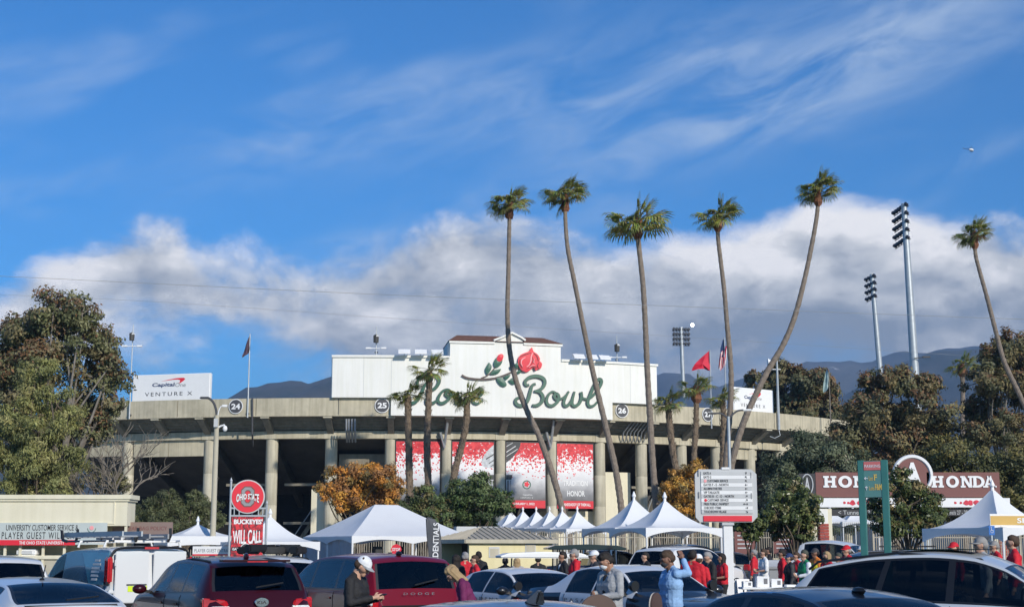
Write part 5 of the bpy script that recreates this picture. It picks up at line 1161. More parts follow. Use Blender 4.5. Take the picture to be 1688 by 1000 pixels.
def will_call_sign():
    Y = 45; k = FPX / Y; p = at(406, 900, Y); t = thing('will_call_sign', 'red will call gate sign under a round red crest disc', 'sign', (p.x, Y, 0), math.radians(8)); X = lambda px: (px - 406) / k; Z = lambda py: pz(py, Y)
    for x, y0 in ((378.5, 793), (437, 830)):
        m_ = MB(); m_.tube([(X(x), 0, 0), (X(x), 0, Z(y0))], .035, 8); m_.lathe([(.035, Z(y0)), (.045, Z(y0) + .02), (.004, Z(y0) + .12)], (X(x), 0, 0), 8); m_.build('post', 'galvanised', t)
    for y in (849.5, 837): MB().beam((X(378.5), 0, Z(y)), (X(437), 0, Z(y)), .05, .05).build('cross_bar', 'galvanised', t)
    for x in (385, 393, 424, 431): MB().beam((X(x), 0, Z(849)), (X(x), 0, Z(836)), .03, .03).build('bar', 'galvanised', t)
    cx, cz, R = X(406), Z(818), 27.5 / k
    MB().lathe([(R, -.02), (R, .16)], (cx, 0, cz), 40, 'y').build('disc_rim', 'light_grey', t); MB().lathe([(R * .93, -.02), (R * .93, -.035)], (cx, 0, cz), 40, 'y').build('disc', 'scarlet', t)
    def octo(w, h, c): return [(w - c, h), (w, h - c), (w, -h + c), (w - c, -h), (-w + c, -h), (-w, -h + c), (-w, h - c), (-w + c, h)]
    for sc_, y0, mt in ((1.0, -.04, 'brown_sign'), (.9, -.044, 'mid_grey')):
        a, b = octo(.205 * sc_, .315 * sc_, .10), octo(.075 / sc_ ** 1.5, .17 / sc_ ** 1.5, .05); m_ = MB(); m_.add([Vector((cx + x, y, cz + z)) for y in (y0,) for x, z in a + b], [(i, (i + 1) % 8, 8 + (i + 1) % 8, 8 + i) for i in range(8)]); m_.build('block_letter', mt, t, fix=False)
    def bow(x, y, z): u = (x - cx) / .36; return (x, y, cz + (z - cz) * (.65 + .45 * u * u) - .07 * u * u)
    text_rect(t, 'OHIO STATE', cx - .345, cx + .345, cz - .14, cz + .15, -.048, 'brown_sign', .07, fn=bow); text_rect(t, 'OHIO STATE', cx - .34, cx + .34, cz - .125, cz + .135, -.053, 'white', .032, fn=bow)
    mt = bpy.data.materials.new('swirl_red'); mt.use_nodes = True; N, L = mt.node_tree.nodes, mt.node_tree.links; tc = N.new('ShaderNodeTexCoord'); n = N.new('ShaderNodeTexNoise'); n.inputs['Scale'].default_value = 3.2; n.inputs['Distortion'].default_value = 3.5; L.new(tc.outputs['Object'], n.inputs['Vector'])
    r = N.new('ShaderNodeValToRGB'); L.new(n.outputs[0], r.inputs[0]); es = r.color_ramp.elements; es[0].position, es[1].position = .36, .60; es[0].color = (.035, .02, .022, 1); es[1].color = (.70, .035, .045, 1); e = es.new(.47); e.color = (.33, .02, .03, 1); L.new(r.outputs[0], N['Principled BSDF'].inputs['Base Color']); M['swirl_red'] = mt
    x0, x1 = X(381.5), X(432); MB().box(((x0 + x1) / 2, .02, (Z(850.5) + Z(921)) / 2), (x1 - x0, .06, Z(850.5) - Z(921))).build('panel', 'swirl_red', t)
    text_rect(t, "BUCKEYES'", X(385), X(431), Z(863.3), Z(855), -.014, 'white', .045)
    def fl(x, y, z): u = (x - cx) / .42; return (x, y, z - .05 * (1 - u * u) * (1 if z < Z(885) else -1) * .9)
    text_rect(t, 'WILL CALL', X(384), X(430), Z(893.5), Z(874.5), -.014, 'white', .03, fn=fl)
    for a, b in ((382.3, 397.5), (414, 431.5)): plate(t, 'gate_strip', 'ink', X(a), X(b), Z(907.5), Z(901), -.018, .006); text_rect(t, 'GATE', X(a + 1.5), X(b - 1.5), Z(906.2), Z(902.3), -.021, 'white', .03)
    for rr, y, m2 in ((9.2, -.02, 'white'), (8.2, -.03, 'ink')): MB().lathe([(rr / k, y), (rr / k, y - .01)], (cx - .01, 0, Z(904.3)), 28, 'y').build('gate_disc', m2, t)
    text_rect(t, 'A', cx - .085, cx + .065, Z(909), Z(899), -.043, 'white', .035)
will_call_sign()
def feather_flag():
    Y = 40; k = FPX / Y; p = at(716, 900, Y); t = thing('feather_flag', 'dark grey feather flag lettered CREDENTIALS', 'flag', (p.x, Y, 0)); X = lambda px: (px - 716) / k; Z = lambda py: pz(py, Y)
    L_ = [(703, 855), (704.5, 880), (707, 905), (710, 930), (712, 950)]; R_ = [(706, 853.3), (716, 855), (723, 864), (727, 885), (728, 905), (728.5, 930), (728, 950)]
    P = [(X(a), Z(b)) for a, b in L_ + R_[::-1]]; mat('flag_grey', (.085, .09, .10), .75, var=.2, scale=3); m_ = MB(); wob = lambda x, z: .03 * math.sin(z * 5 + x * 8)
    m_.prism(P, lambda x, z: Vector((x, .004 + wob(x, z), z)), lambda x, z: Vector((x, wob(x, z) - .004, z))); m_.build('cloth', 'flag_grey', t)
    m_ = MB(); m_.tube([(X(713), .01, 0)] + [(X(a - .6), .01, Z(b)) for a, b in L_[::-1]] + [(X(704.5), .01, Z(852.6)), (X(712), .01, Z(853.2))], .016, 6); m_.build('pole', 'dark_grey', t, smooth=True)
    text_rect(t, 'CREDENTIALS', 0, 1.30, 0, .16, -.045, 'white', .02, fn=lambda x, y, z: (X(722.3) - z + .02 * x, y, Z(941) + x))
feather_flag()
def small_signs():
    Y = 62; p = at(660, 900, Y); t = thing('stop_sign', 'red octagonal stop sign seen under the event tent', 'sign', (p.x, Y - 2.2, 0)); z = pz(905, Y)
    MB().lathe([(.22, 0), (.22, .02)], (0, 0, z), 8, 'y').build('octagon', 'scarlet', t); text_rect(t, 'STOP', -.16, .16, z - .065, z + .065, -.006, 'white', .02); MB().box((0, .04, z / 2), (.06, .04, z)).build('post', 'galvanised', t)
    Y = 45.5; p = at(1640, 900, Y); t = thing('tent_sign', 'ochre strip sign reading SECURITY along a tent edge', 'sign', (at(1629, 900, Y).x, Y - .3, pz(865, Y)), math.radians(8)); w = 3.0
    plate(t, 'backing', 'white', 0, w, -.22, .34, 0, .03); plate(t, 'strip', 'ochre', .02, w, .0, .28, -.008, .008); text_rect(t, 'SECURITY', .88, 2.4, .06, .22, -.012, 'white', .02)
    for x in (.05, w - .05): MB().box((x, .05, -1.2), (.05, .05, 2.6)).build('post', 'white_metal', t)
    t = thing('access_sign', 'small blue wheelchair access sign by the tent corner', 'sign', (at(1626, 900, Y).x, Y - .6, 0)); z = pz(874, Y); plate(t, 'panel', 'blue_sign', -.09, .09, z - .14, z + .14, 0, .015)
    m_ = MB(); m_.tube([(.045 * math.cos(u) + .0, -.005, z - .03 + .045 * math.sin(u)) for u in [j * math.pi / 8 + 2.2 for j in range(13)]], .008, 4); m_.ball((-.02, -.005, z + .09), .018, 6); m_.beam((-.02, -.005, z + .07), (-.01, -.005, z), .014, .014); m_.beam((-.01, -.005, z), (.05, -.005, z - .01), .014, .014); m_.build('wheelchair_mark', 'white', t)
    MB().box((0, .03, z / 2), (.04, .03, z)).build('post', 'galvanised', t)
    for x, Yq, s, lab in ((1292, 72, 'a', 'dark red notice board on the fence behind the magnolias, nearer the post'), (1228, 72.2, 'b', 'dark red notice board on the fence beside the small magnolia')):
        t = thing('notice_board', lab, 'sign', (at(x, 900, Yq).x, Yq, 0)); z = pz(892, Yq); plate(t, 'panel', 'brown_sign', -.5, .5, z - .6, z + .5, 0, .03)
        for j in range(4): plate(t, 'print_line', 'light_grey', -.36, .36 - .09 * (j % 2), z + .26 - j * .2, z + .32 - j * .2, -.006, .006)
small_signs()

# ------------------------------------------------------------------ poles, lamps, flags
def street_lamp_near():
    Y = 60; p = at(355.5, 745, Y); t = thing('street_lamp', 'tan street lamp with curved arm and hanging camera, before disc 24', 'street lamp', (p.x, Y, 0)); X = lambda px: (px - 355.5) / FPX * Y; Z = lambda py: pz(py, Y)
    m_ = MB(); m_.lathe([(.20, 0), (.20, .3), (.125, .35), (.10, Z(684))], n=12); m_.build('pole', 'tan', t, smooth=True)
    m_ = MB(); m_.tube(catmull([(0, 0, Z(690)), (X(354), 0, Z(676)), (X(349), 0, Z(663)), (X(342), 0, Z(656.5)), (X(338), 0, Z(655.3))], 5), .05, 6); m_.build('arm', 'dark_grey', t, smooth=True)
    m_ = MB(); m_.box((X(334), 0, Z(655.4)), (.38, .18, .09)); m_.build('lamp_head', 'dark_grey', t, bevel=.03)
    m_ = MB(); m_.tube([(0, 0, Z(706)), (X(362), 0, Z(702)), (X(368), 0, Z(700)), (X(369.5), 0, Z(703))], .04, 6); o = m_.build('camera_arm', 'white_metal', t)
    m_ = MB(); m_.ball((X(369.5), 0, Z(706)), (.10, .10, .13)); m_.build('camera', 'white', o, smooth=True); MB().box((0, -.14, Z(697)), (.16, .1, .35)).build('junction_box', 'light_grey', t)
    m_ = MB(); m_.tube(catmull([(X(357), 0, Z(684)), (X(358.5), 0, Z(676)), (X(362), 0, Z(669.5)), (X(366), 0, Z(668.5))], 5), .022, 5); m_.box((X(368), 0, Z(668.5)), (.2, .1, .09)); m_.build('side_camera', 'white_metal', t)
street_lamp_near()
def street_lamp_far():
    Y = 96; p = at(1206, 900, Y); t = thing('street_lamp', 'twin armed street lamp between the two palm trunks', 'street lamp', (p.x, Y, .1)); k = FPX / Y; X = lambda px: (px - 1206) / k; Z = lambda py: pz(py, Y) - .1
    m_ = MB(); m_.lathe([(.2, 0), (.14, .4), (.10, Z(686))], n=10); m_.build('pole', 'galvanised', t, smooth=True)
    for s, pts in ((0, [(1206, 692), (1202, 686), (1193, 681), (1184, 681)]), (1, [(1206, 692), (1212, 684), (1221, 677), (1231, 675.5)])):
        m_ = MB(); m_.tube(catmull([(X(a), 0, Z(b)) for a, b in pts], 5), .06, 6); m_.build('arm', 'dark_grey', t, smooth=True); a, b = pts[-1]; MB().box((X(a) + (-.2 if s == 0 else .25), 0, Z(b)), (.6, .25, .12)).build('lamp_head', 'dark_grey' if s == 0 else 'white_metal', t, bevel=.04)
street_lamp_far()
def rim_pole(label, px, y0, y1, r=70.1, rad=.08, name='pole', mt='galvanised'):
    a, b = rim(px, y1, r), rim(px, y0, r); t = thing(name, label, 'pole', (a.x, a.y, a.z)); m_ = MB(); m_.lathe([(rad, 0), (rad * .6, b.z - a.z)], n=8); m_.build('pole', mt, t, smooth=True); m_ = MB(); m_.box((0, .15, .4), (.3, .3, .12)); m_.build('clamp', 'dark_grey', t); return t, (b.z - a.z), FPX / a.y
def flags():
    mat('flag_dark', (.10, .06, .085), .8, var=.3, scale=4); mat('flag_pale', (.30, .40, .40), .8, var=.15, scale=2); mat('flag_red', (.62, .015, .045), .7, var=.12, scale=1.2)
    def cloth(t, nm, P, mt, z, k, px, n=10):             # P: outline (px, py) beside the pole; hung with folds
        m_ = MB(); f = lambda d: (lambda x, y: Vector(((x - px) / k, d + .16 * math.sin(x * .9 + y * .11) + .05 * math.sin(y * .35), z(y))))
        Q = [(q.x, q.y) for q in catmull([(a, b, 0) for a, b in P + P[:1]], 2)[:-1]]; c = (sum(a for a, b in Q) / len(Q), sum(b for a, b in Q) / len(Q)); N = len(Q); vs = [f(0)(*q) for q in Q] + [f(0)((q[0] + c[0]) / 2, (q[1] + c[1]) / 2) for q in Q] + [f(0)(*c)]
        m_.add(vs, [(i, (i + 1) % N, N + (i + 1) % N, N + i) for i in range(N)] + [(N + i, N + (i + 1) % N, 2 * N) for i in range(N)]); return m_.build(nm, mt, t, smooth=True, fix=False)
    t, h, k = rim_pole('slim pole with a dark limp flag, above disc 24', 408, 550, 688, name='flag_pole'); zz = lambda y: h * (688 - y) / (688 - 550)
    cloth(t, 'flag', [(408, 551), (409, 565), (409, 578), (405, 583), (396, 590), (398, 580), (402, 568)], 'flag_dark', zz, k, 408)
    t, h, k = rim_pole('slim pole flying a plain red flag', 1173, 576, 706, name='flag_pole'); zz = lambda y: h * (706 - y) / (706 - 576)
    cloth(t, 'flag', [(1172, 578), (1172.5, 594), (1172, 611), (1164, 608), (1152, 609), (1142.5, 611), (1147, 601), (1158, 590)], 'flag_red', zz, k, 1173)
    t, h, k = rim_pole('slim pole with a limp striped national flag', 1197, 556, 680, r=69, name='flag_pole'); zz = lambda y: h * (680 - y) / (680 - 556)
    for j in range(8):
        x0, x1 = 1186 + j * 1.6, 1187.7 + j * 1.6; y0, y1 = 578 - j * 1.2 + abs(j - 5) * 1.2, 609 - abs(j - 1.5) * 1.8
        cloth(t, 'stripe', [(x0 + 3, y0), (x1 + 3, y0), (x1, y1), (x0, y1)], 'flag_red' if j % 2 == 0 else 'white', zz, k, 1197)
    cloth(t, 'canton', [(1195, 559), (1198, 563), (1197.5, 585), (1190, 588), (1190.5, 574)], 'navy', zz, k - .4, 1197.2)
    Y = 160; t = thing('flag_pole', 'wooden pole with a pale limp flag before the brown eucalyptus', 'pole', (at(1369.5, 700, Y).x, Y, .1)); k = FPX / Y; h = pz(612, Y); MB().lathe([(.1, 0), (.06, h)], n=8).build('pole', 'bark_pale', t); zz = lambda y: pz(y, Y) - .1
    cloth(t, 'flag', [(1366, 609), (1368, 612), (1368.5, 632), (1366, 641), (1360, 647), (1358, 640), (1362, 622)], 'flag_pale', zz, k, 1369.5)
    # poles with loudspeakers on top of the wall
    for px, y0, y1, r, lab in ((620, 538, 587, 69.3, 'over the blank end of the white wall'), (1017, 553, 599, 69.3, 'above the last letter of the white wall'), (213, 535, 690, 70.3, 'half hidden by the rust tinted eucalyptus')):
        t, h, k = rim_pole('loudspeaker pole ' + lab, px, y0, y1, r, .07, 'speaker_pole'); z = lambda y: h * (y1 - y) / (y1 - y0); yy = y0 + 21
        m_ = MB(); m_.lathe([(.08, -.28), (.25, -.38), (.27, .30), (.10, .42)], (0, -.35, z(yy)), 8); o = m_.build('loudspeaker', 'steel_and_shade', t); m_ = MB(); m_.box((.08, -.4, z(yy - 4)), (.42, .4, .3)); m_.build('horn', 'white', t, bevel=.1)
        m_ = MB(); m_.beam((-.9, -.1, z(yy + 15)), (.9, -.1, z(yy + 15)), .07, .07); m_.box((-.75, -.15, z(yy + 15)), (.5, .25, .16)); m_.box((.75, -.15, z(yy + 15)), (.5, .25, .16)); m_.build('cross_arm', 'white_metal', t)
    t, h, k = rim_pole('tall grey camera pole standing out from the curved rim end', 1284, 586, 708, 70.2, .16, 'camera_pole'); z = lambda y: h * (708 - y) / (708 - 586)
    m_ = MB(); m_.tube([(0, 0, 0), (.1, -.1, -.6), (-.5, -.1, -.9), (-1.0, -.05, -.7)], .05, 6); m_.build('conduit', 'galvanised', t, smooth=True); m_ = MB(); m_.lathe([(.45, -.3), (.1, .2)], (-.7, 0, z(597)), 8, 'x'); m_.beam((-.7, 0, z(597)), (0, 0, z(597)), .08, .08); m_.beam((-.5, 0, z(609)), (.4, 0, z(609)), .08, .08); m_.build('horn', 'white', t)
flags()
def mast(label, px, ytop, pxb, yb, Y, r0, r1, rows, cols, yaw, aw, ah, lit=False, slope=0.0, S=1.0, off=0.0):
    a, b = at(pxb, yb, Y), at(px, ytop, Y); a = a + (a - b) * ((a.z - .1) / (b.z - a.z)); t = thing('light_mast', label, 'light mast', (a.x, Y, .1), 0, 'stadium light masts'); B = b - Vector((a.x, Y, .1))
    B.y = 0; m_ = MB(); m_.tube([(0, 0, 0), B * .5, B], [r0, (r0 + r1) / 2, r1], 14); m_.build('pole', 'galvanised', t, smooth=True)
    rt = Matrix.Rotation(yaw, 3, 'Z'); lm = MB(); lm.lathe([(.10, .34), (.30, .22), (.36, -.28), (.32, -.30)], n=10, axis='y'); proto = lm.build('lamp', 'lamp_off', t, smooth=True)
    gl = MB(); gl.lathe([(.31, -.295), (.30, -.31)], n=10, axis='y'); glo = gl.build('lens', mat('lens_glass', (.05, .052, .055), .2, var=.1) if 'lens_glass' not in M else 'lens_glass', proto); first = True
    for i in range(rows):
        z = B.z - ah * (i + .5) / rows * 1.0
        bar = MB(); p0, p1 = rt @ Vector((-aw / 2 + off, .25, 0)), rt @ Vector((aw / 2 + off, .25, 0)); bar.beam(p0 + Vector((B.x, 0, z - S * .40 - slope * aw / 2)), p1 + Vector((B.x, 0, z - S * .40 + slope * aw / 2)), .10, .10); bar.build('cross_bar', 'dark_grey', t)
        for j in range(cols):
            u = (j + .5) / cols - .5
            if first: l, first = proto, False
            else:
                l = proto.copy(); link(l, t); g2 = glo.copy(); link(g2, l)
            l.location = rt @ Vector((u * aw + off, -.05, 0)) + Vector((B.x, 0, z + slope * aw * u)); l.rotation_euler = (math.radians(-18), 0, yaw); l.scale = (S, S * 1.2, S)
    bk = MB(); bk.beam(B + Vector((0, .1, 0)), B - Vector((0, -.1, ah * 1.02)), .3, .3); bk.build('head_spine', 'galvanised', t)
    if lit:
        p = rt @ Vector((aw * .5 + .55, -.1, 0)) + Vector((B.x, 0, B.z + .5)); MB().ball((0, 0, 0), .34, 12).build('lit_lamp', 'lamp_on', t, smooth=True).location = p
    return t
mast('tallest light mast, behind the eucalyptus, with five lamp rows', 1490, 336, 1507, 600, 250, 1.05, .5, 5, 6, math.radians(-58), 3.6, 7.4, slope=.34, S=.95, off=-.9)
mast('middle sized light mast next to the tallest one', 1437, 452, 1450, 605, 300, .85, .45, 4, 4, math.radians(-52), 2.9, 5.6, slope=.26, S=1.0, off=-.4)
mast('light mast with one glowing lamp above the red flag', 1122.5, 539, 1127.5, 668, 300, .55, .4, 4, 6, math.radians(10), 3.8, 4.0, lit=True, S=.9)
def bracket_lamps():
    for px, py, lab in ((1510, 590, 'x'),):
        t = thing('mast_camera', 'small camera arm reaching from the tallest mast', 'camera', at(1507, 590, 249)); m_ = MB(); m_.beam((0, 0, 0), (1.9, -.3, .1), .12, .12); m_.box((2.0, -.3, .15), (1.3, .4, .25)); m_.build('arm', 'steel_and_shade', t)
bracket_lamps()
def cables():
    for lab, pts, Y in (('upper thin overhead cable across the clouds', [(-250, 445), (0, 455), (600, 484), (1150, 506), (1688, 526), (1950, 534)], 90), ('lower faint overhead cable across the clouds', [(-250, 478), (200, 494), (700, 528), (1200, 560), (1950, 610)], 230)):
        P = catmull([at(x, y, Y) for x, y in pts], 10); t = thing('overhead_cable', lab, 'cable', P[0]); m_ = MB(); m_.tube([p - P[0] for p in P], .013 if Y < 100 else .018, 5); m_.build('wire', 'mid_grey', t, fix=False)
cables()
def helicopter():
    Y = 1150; p = at(1600, 247, Y); t = thing('helicopter', 'tiny white and dark helicopter in the blue sky', 'helicopter', p, math.radians(12)); m_ = MB()
    m_.tube([(2.6, 0, -.6), (2.2, 0, -.3), (1.2, 0, 0), (-.4, 0, .1), (-1.4, 0, .2)], [.15, .75, 1.15, 1.05, .4], 12); m_.build('fuselage', 'white', t, smooth=True)
    m_ = MB(); m_.tube([(2.3, 0, -.95), (1.2, 0, -1.05), (-.6, 0, -.8)], [.2, .6, .4], 10); m_.build('belly', 'navy', t, smooth=True)
    m_ = MB(); m_.tube([(-1.2, 0, .25), (-3.5, 0, .35), (-6, 0, .5)], [.4, .22, .14], 8); m_.build('tail_boom', 'navy', t, smooth=True); MB().add([(-5.6, 0, .4), (-6.4, 0, .4), (-6.9, 0, 1.6), (-6.3, 0, 1.6)], [(0, 1, 2, 3)]).build('tail_fin', 'navy', t)
    MB().lathe([(.12, 1.0), (.12, 1.7)], n=8).build('rotor_mast', 'dark_grey', t)
    for k in range(3): a = k * 2.094 + .3; MB().box((2.6 * math.cos(a), 2.6 * math.sin(a), 1.72), (5.2, .3, .05), Matrix.Rotation(a, 3, 'Z')).build('rotor_blade', 'dark_grey', t)
    for s in (-1, 1): m_ = MB(); m_.tube([(-1.2, s * .9, -1.8), (1.8, s * .9, -1.8), (2.2, s * .9, -1.6)], .06, 6); m_.beam((-.6, s * .9, -1.8), (-.4, s * .5, -.8), .06, .06); m_.beam((1, s * .9, -1.8), (.9, s * .5, -.8), .06, .06); m_.build('skid', 'dark_grey', t)
helicopter()

# ------------------------------------------------------------------ vehicles
def paint(name, col, metal=.3, rough=.32, coat=.7, spec=.35): return mat(name, col, rough, metal=metal, var=.02, scale=1.0, coat=coat, spec=spec, backdark=True)
paint('car_white', (.66, .67, .67), 0); paint('car_silver', (.52, .55, .57), .55); paint('car_silver_white', (.66, .68, .68), .25); paint('car_black', (.012, .014, .018), .1); paint('car_navy', (.012, .018, .032), .35)
paint('car_maroon', (.085, .012, .022), .1); paint('car_red', (.15, .003, .012), .0, .3, .35, .2); paint('car_blue_silver', (.20, .24, .29), .6); paint('car_dark_maroon', (.032, .003, .007), .0, .3, .4, .2)
glassmat('glass_clear', (.50, .54, .54)); glassmat('glass_dark', (.10, .105, .11)); glassmat('glass_mid', (.26, .29, .30))
mat('trim_black', (.012, .012, .013), .35, var=.1); mat('tail_red', (.45, .008, .014), .12, var=.3, scale=9, coat=1.0); mat('lamp_clear', (.70, .72, .72), .1, var=.2, scale=12, coat=1.0); mat('chrome', (.75, .76, .77), .12, metal=1.0, var=.02); mat('seat_cloth', (.035, .035, .038), .8, var=.2); mat('rim_alloy', (.45, .46, .47), .3, metal=.8, var=.05); mat('wrap_blue', (.055, .125, .19), .25, var=.1, coat=.8); mat('wrap_teal', (.05, .19, .27), .25, var=.08, coat=.8); mat('hi_vis', (.62, .78, .02), .5, var=.05)
def pchip(P, x):
    P = sorted(P); X = np.array([p[0] for p in P]); Yv = np.array([p[1] for p in P]); h = np.diff(X); d = np.diff(Yv) / h; m_ = np.zeros(len(X))
    for i in range(1, len(X) - 1):
        if d[i - 1] * d[i] > 0: w1, w2 = 2 * h[i] + h[i - 1], h[i] + 2 * h[i - 1]; m_[i] = (w1 + w2) / (w1 / d[i - 1] + w2 / d[i])
    m_[0], m_[-1] = d[0], d[-1]; x = min(max(x, X[0]), X[-1]); i = min(max(int(np.searchsorted(X, x)) - 1, 0), len(h) - 1); t = (x - X[i]) / h[i]
    return float((2 * t ** 3 - 3 * t * t + 1) * Yv[i] + (t ** 3 - 2 * t * t + t) * h[i] * m_[i] + (-2 * t ** 3 + 3 * t * t) * Yv[i + 1] + (t ** 3 - t * t) * h[i] * m_[i + 1])
KINDS = {
 'sedan': dict(L=4.9, W=1.85, H=1.45, zb=.22, wr=.60, top=[(2.45, .60), (2.38, .70), (1.75, .88), (1.10, .985), (.25, 1.385), (-.1, 1.44), (-.55, 1.45), (-1.15, 1.375), (-1.9, 1.09), (-2.3, 1.03), (-2.42, .95), (-2.45, .80)],
               belt=[(2.45, .56), (2.3, .66), (1.1, .90), (-1.0, .95), (-2.2, .96), (-2.45, .74)], ws=(.98, .30), rw=(-1.22, -1.84), side=[(.80, -.15), (-.24, -1.10), (-1.17, -1.55)], wheels=(1.45, -1.42)),
 'cruiser': dict(L=5.3, W=1.95, H=1.46, zb=.24, wr=.62, top=[(2.65, .62), (2.58, .74), (1.9, .93), (1.05, 1.02), (.35, 1.37), (0, 1.44), (-.6, 1.46), (-1.05, 1.40), (-1.65, 1.10), (-2.3, 1.04), (-2.6, .96), (-2.65, .80)],
               belt=[(2.65, .58), (2.4, .70), (1.05, .93), (-1.0, .97), (-2.4, .96), (-2.65, .74)], ws=(.96, .40), rw=(-1.10, -1.6), side=[(.72, -.18), (-.28, -1.02)], wheels=(1.62, -1.42)),
 'suv': dict(L=4.75, W=1.88, H=1.70, zb=.26, wr=.66, top=[(2.37, .70), (2.30, .86), (1.7, 1.03), (1.10, 1.12), (.45, 1.56), (.1, 1.66), (-.5, 1.70), (-1.5, 1.665), (-1.92, 1.615), (-2.02, 1.56), (-2.22, 1.16), (-2.34, 1.06), (-2.37, .90)],
               belt=[(2.37, .66), (2.1, .84), (1.1, 1.03), (-1.0, 1.08), (-2.1, 1.11), (-2.37, .85)], ws=(.98, .48), rw=(-2.03, -2.20), side=[(.85, -.12), (-.21, -1.0), (-1.08, -1.82)], wheels=(1.42, -1.36)),
 'minivan': dict(L=5.15, W=2.0, H=1.75, zb=.22, wr=.72, top=[(2.57, .70), (2.5, .86), (2.0, 1.03), (1.55, 1.13), (.75, 1.60), (.35, 1.70), (-.5, 1.75), (-1.9, 1.715), (-2.26, 1.67), (-2.34, 1.62), (-2.48, 1.14), (-2.55, 1.03), (-2.57, .85)],
               belt=[(2.57, .64), (2.3, .84), (1.5, 1.04), (-1.0, 1.06), (-2.3, 1.08), (-2.57, .82)], ws=(1.42, .80), rw=(-2.35, -2.47), side=[(1.2, .30), (.20, -.95), (-1.05, -2.12)], wheels=(1.6, -1.45)),
 'van': dict(L=4.75, W=1.84, H=1.90, zb=.24, wr=.78, top=[(2.37, .75), (2.3, .92), (1.85, 1.10), (1.5, 1.18), (.75, 1.72), (.4, 1.82), (-.5, 1.88), (-1.8, 1.89), (-2.22, 1.87), (-2.31, 1.78), (-2.355, 1.2), (-2.37, .95)],
               belt=[(2.37, .70), (2.1, .90), (1.4, 1.05), (-2.2, 1.08), (-2.37, .92)], ws=(1.38, .80), rw=None, side=[(1.15, .35)], wheels=(1.5, -1.5)),
 'hatch': dict(L=4.45, W=1.74, H=1.44, zb=.20, wr=.56, top=[(2.22, .58), (2.15, .68), (1.75, .85), (1.30, .95), (.35, 1.37), (0, 1.42), (-.45, 1.44), (-1.15, 1.385), (-1.25, 1.375), (-1.98, 1.13), (-2.10, 1.10), (-2.18, .98), (-2.22, .76)],
               belt=[(2.22, .54), (2.0, .68), (1.3, .88), (-.8, .96), (-1.9, 1.04), (-2.22, .72)], ws=(1.18, .42), rw=(-1.28, -1.95), side=[(.95, .0), (-.09, -.90), (-.98, -1.35)], wheels=(1.35, -1.33)),
 'truck': dict(L=5.9, W=2.03, H=1.96, zb=.45, wr=.70, top=[(2.95, 1.0), (2.9, 1.15), (2.2, 1.25), (1.45, 1.32), (.85, 1.80), (.55, 1.90), (-.1, 1.96), (-.75, 1.93), (-.92, 1.86), (-1.05, 1.34), (-2.7, 1.32), (-2.92, 1.28), (-2.95, 1.0)],
               belt=[(2.95, .95), (2.6, 1.12), (1.4, 1.24), (-1.0, 1.26), (-2.8, 1.24), (-2.95, .95)], ws=(1.36, .90), rw=(-.93, -1.03), side=[(1.05, .15), (.06, -.72)], wheels=(1.85, -1.75)),
}
KINDS['suv2'] = dict(KINDS['suv'], lean=.42, top=[(2.37, .70), (2.30, .86), (1.7, 1.03), (1.10, 1.12), (.40, 1.55), (.05, 1.66), (-.5, 1.70), (-1.2, 1.67), (-1.75, 1.585), (-2.05, 1.50), (-2.22, 1.18), (-2.34, 1.06), (-2.37, .90)], side=[(.85, -.12), (-.21, -1.0), (-1.08, -1.95)])
KINDS['minivan']['lean'] = .16; KINDS['suv']['lean'] = .16; KINDS['hatch']['lean'] = .05; KINDS['sedan']['lean'] = .0; KINDS['cruiser']['lean'] = .0; KINDS['truck']['lean'] = .0; KINDS['van']['lean'] = .03
WHEEL = {}
def wheel_meshes():
    m_ = MB(); m_.lathe([(.20, -.10), (.30, -.11), (.335, -.08), (.34, 0), (.335, .08), (.30, .11), (.20, .10)], n=22, axis='y', caps=False); t = m_.build('tyre_src', 'rubber', None, smooth=True); WHEEL['tyre'] = t.data; bpy.data.objects.remove(t)
    m_ = MB(); m_.lathe([(.205, -.09), (.205, -.07), (.05, -.06), (.05, .06), (.205, .07), (.205, .09)], n=22, axis='y'); 
    for k in range(5):
        a = k * 2 * math.pi / 5
        for s in (-1, 1): m_.box((.12 * math.cos(a), s * .085, .12 * math.sin(a)), (.17, .02, .05), Matrix.Rotation(-a, 3, 'Y'))
    t = m_.build('rim_src', 'rim_alloy', None); WHEEL['rim'] = t.data; bpy.data.objects.remove(t)
wheel_meshes()
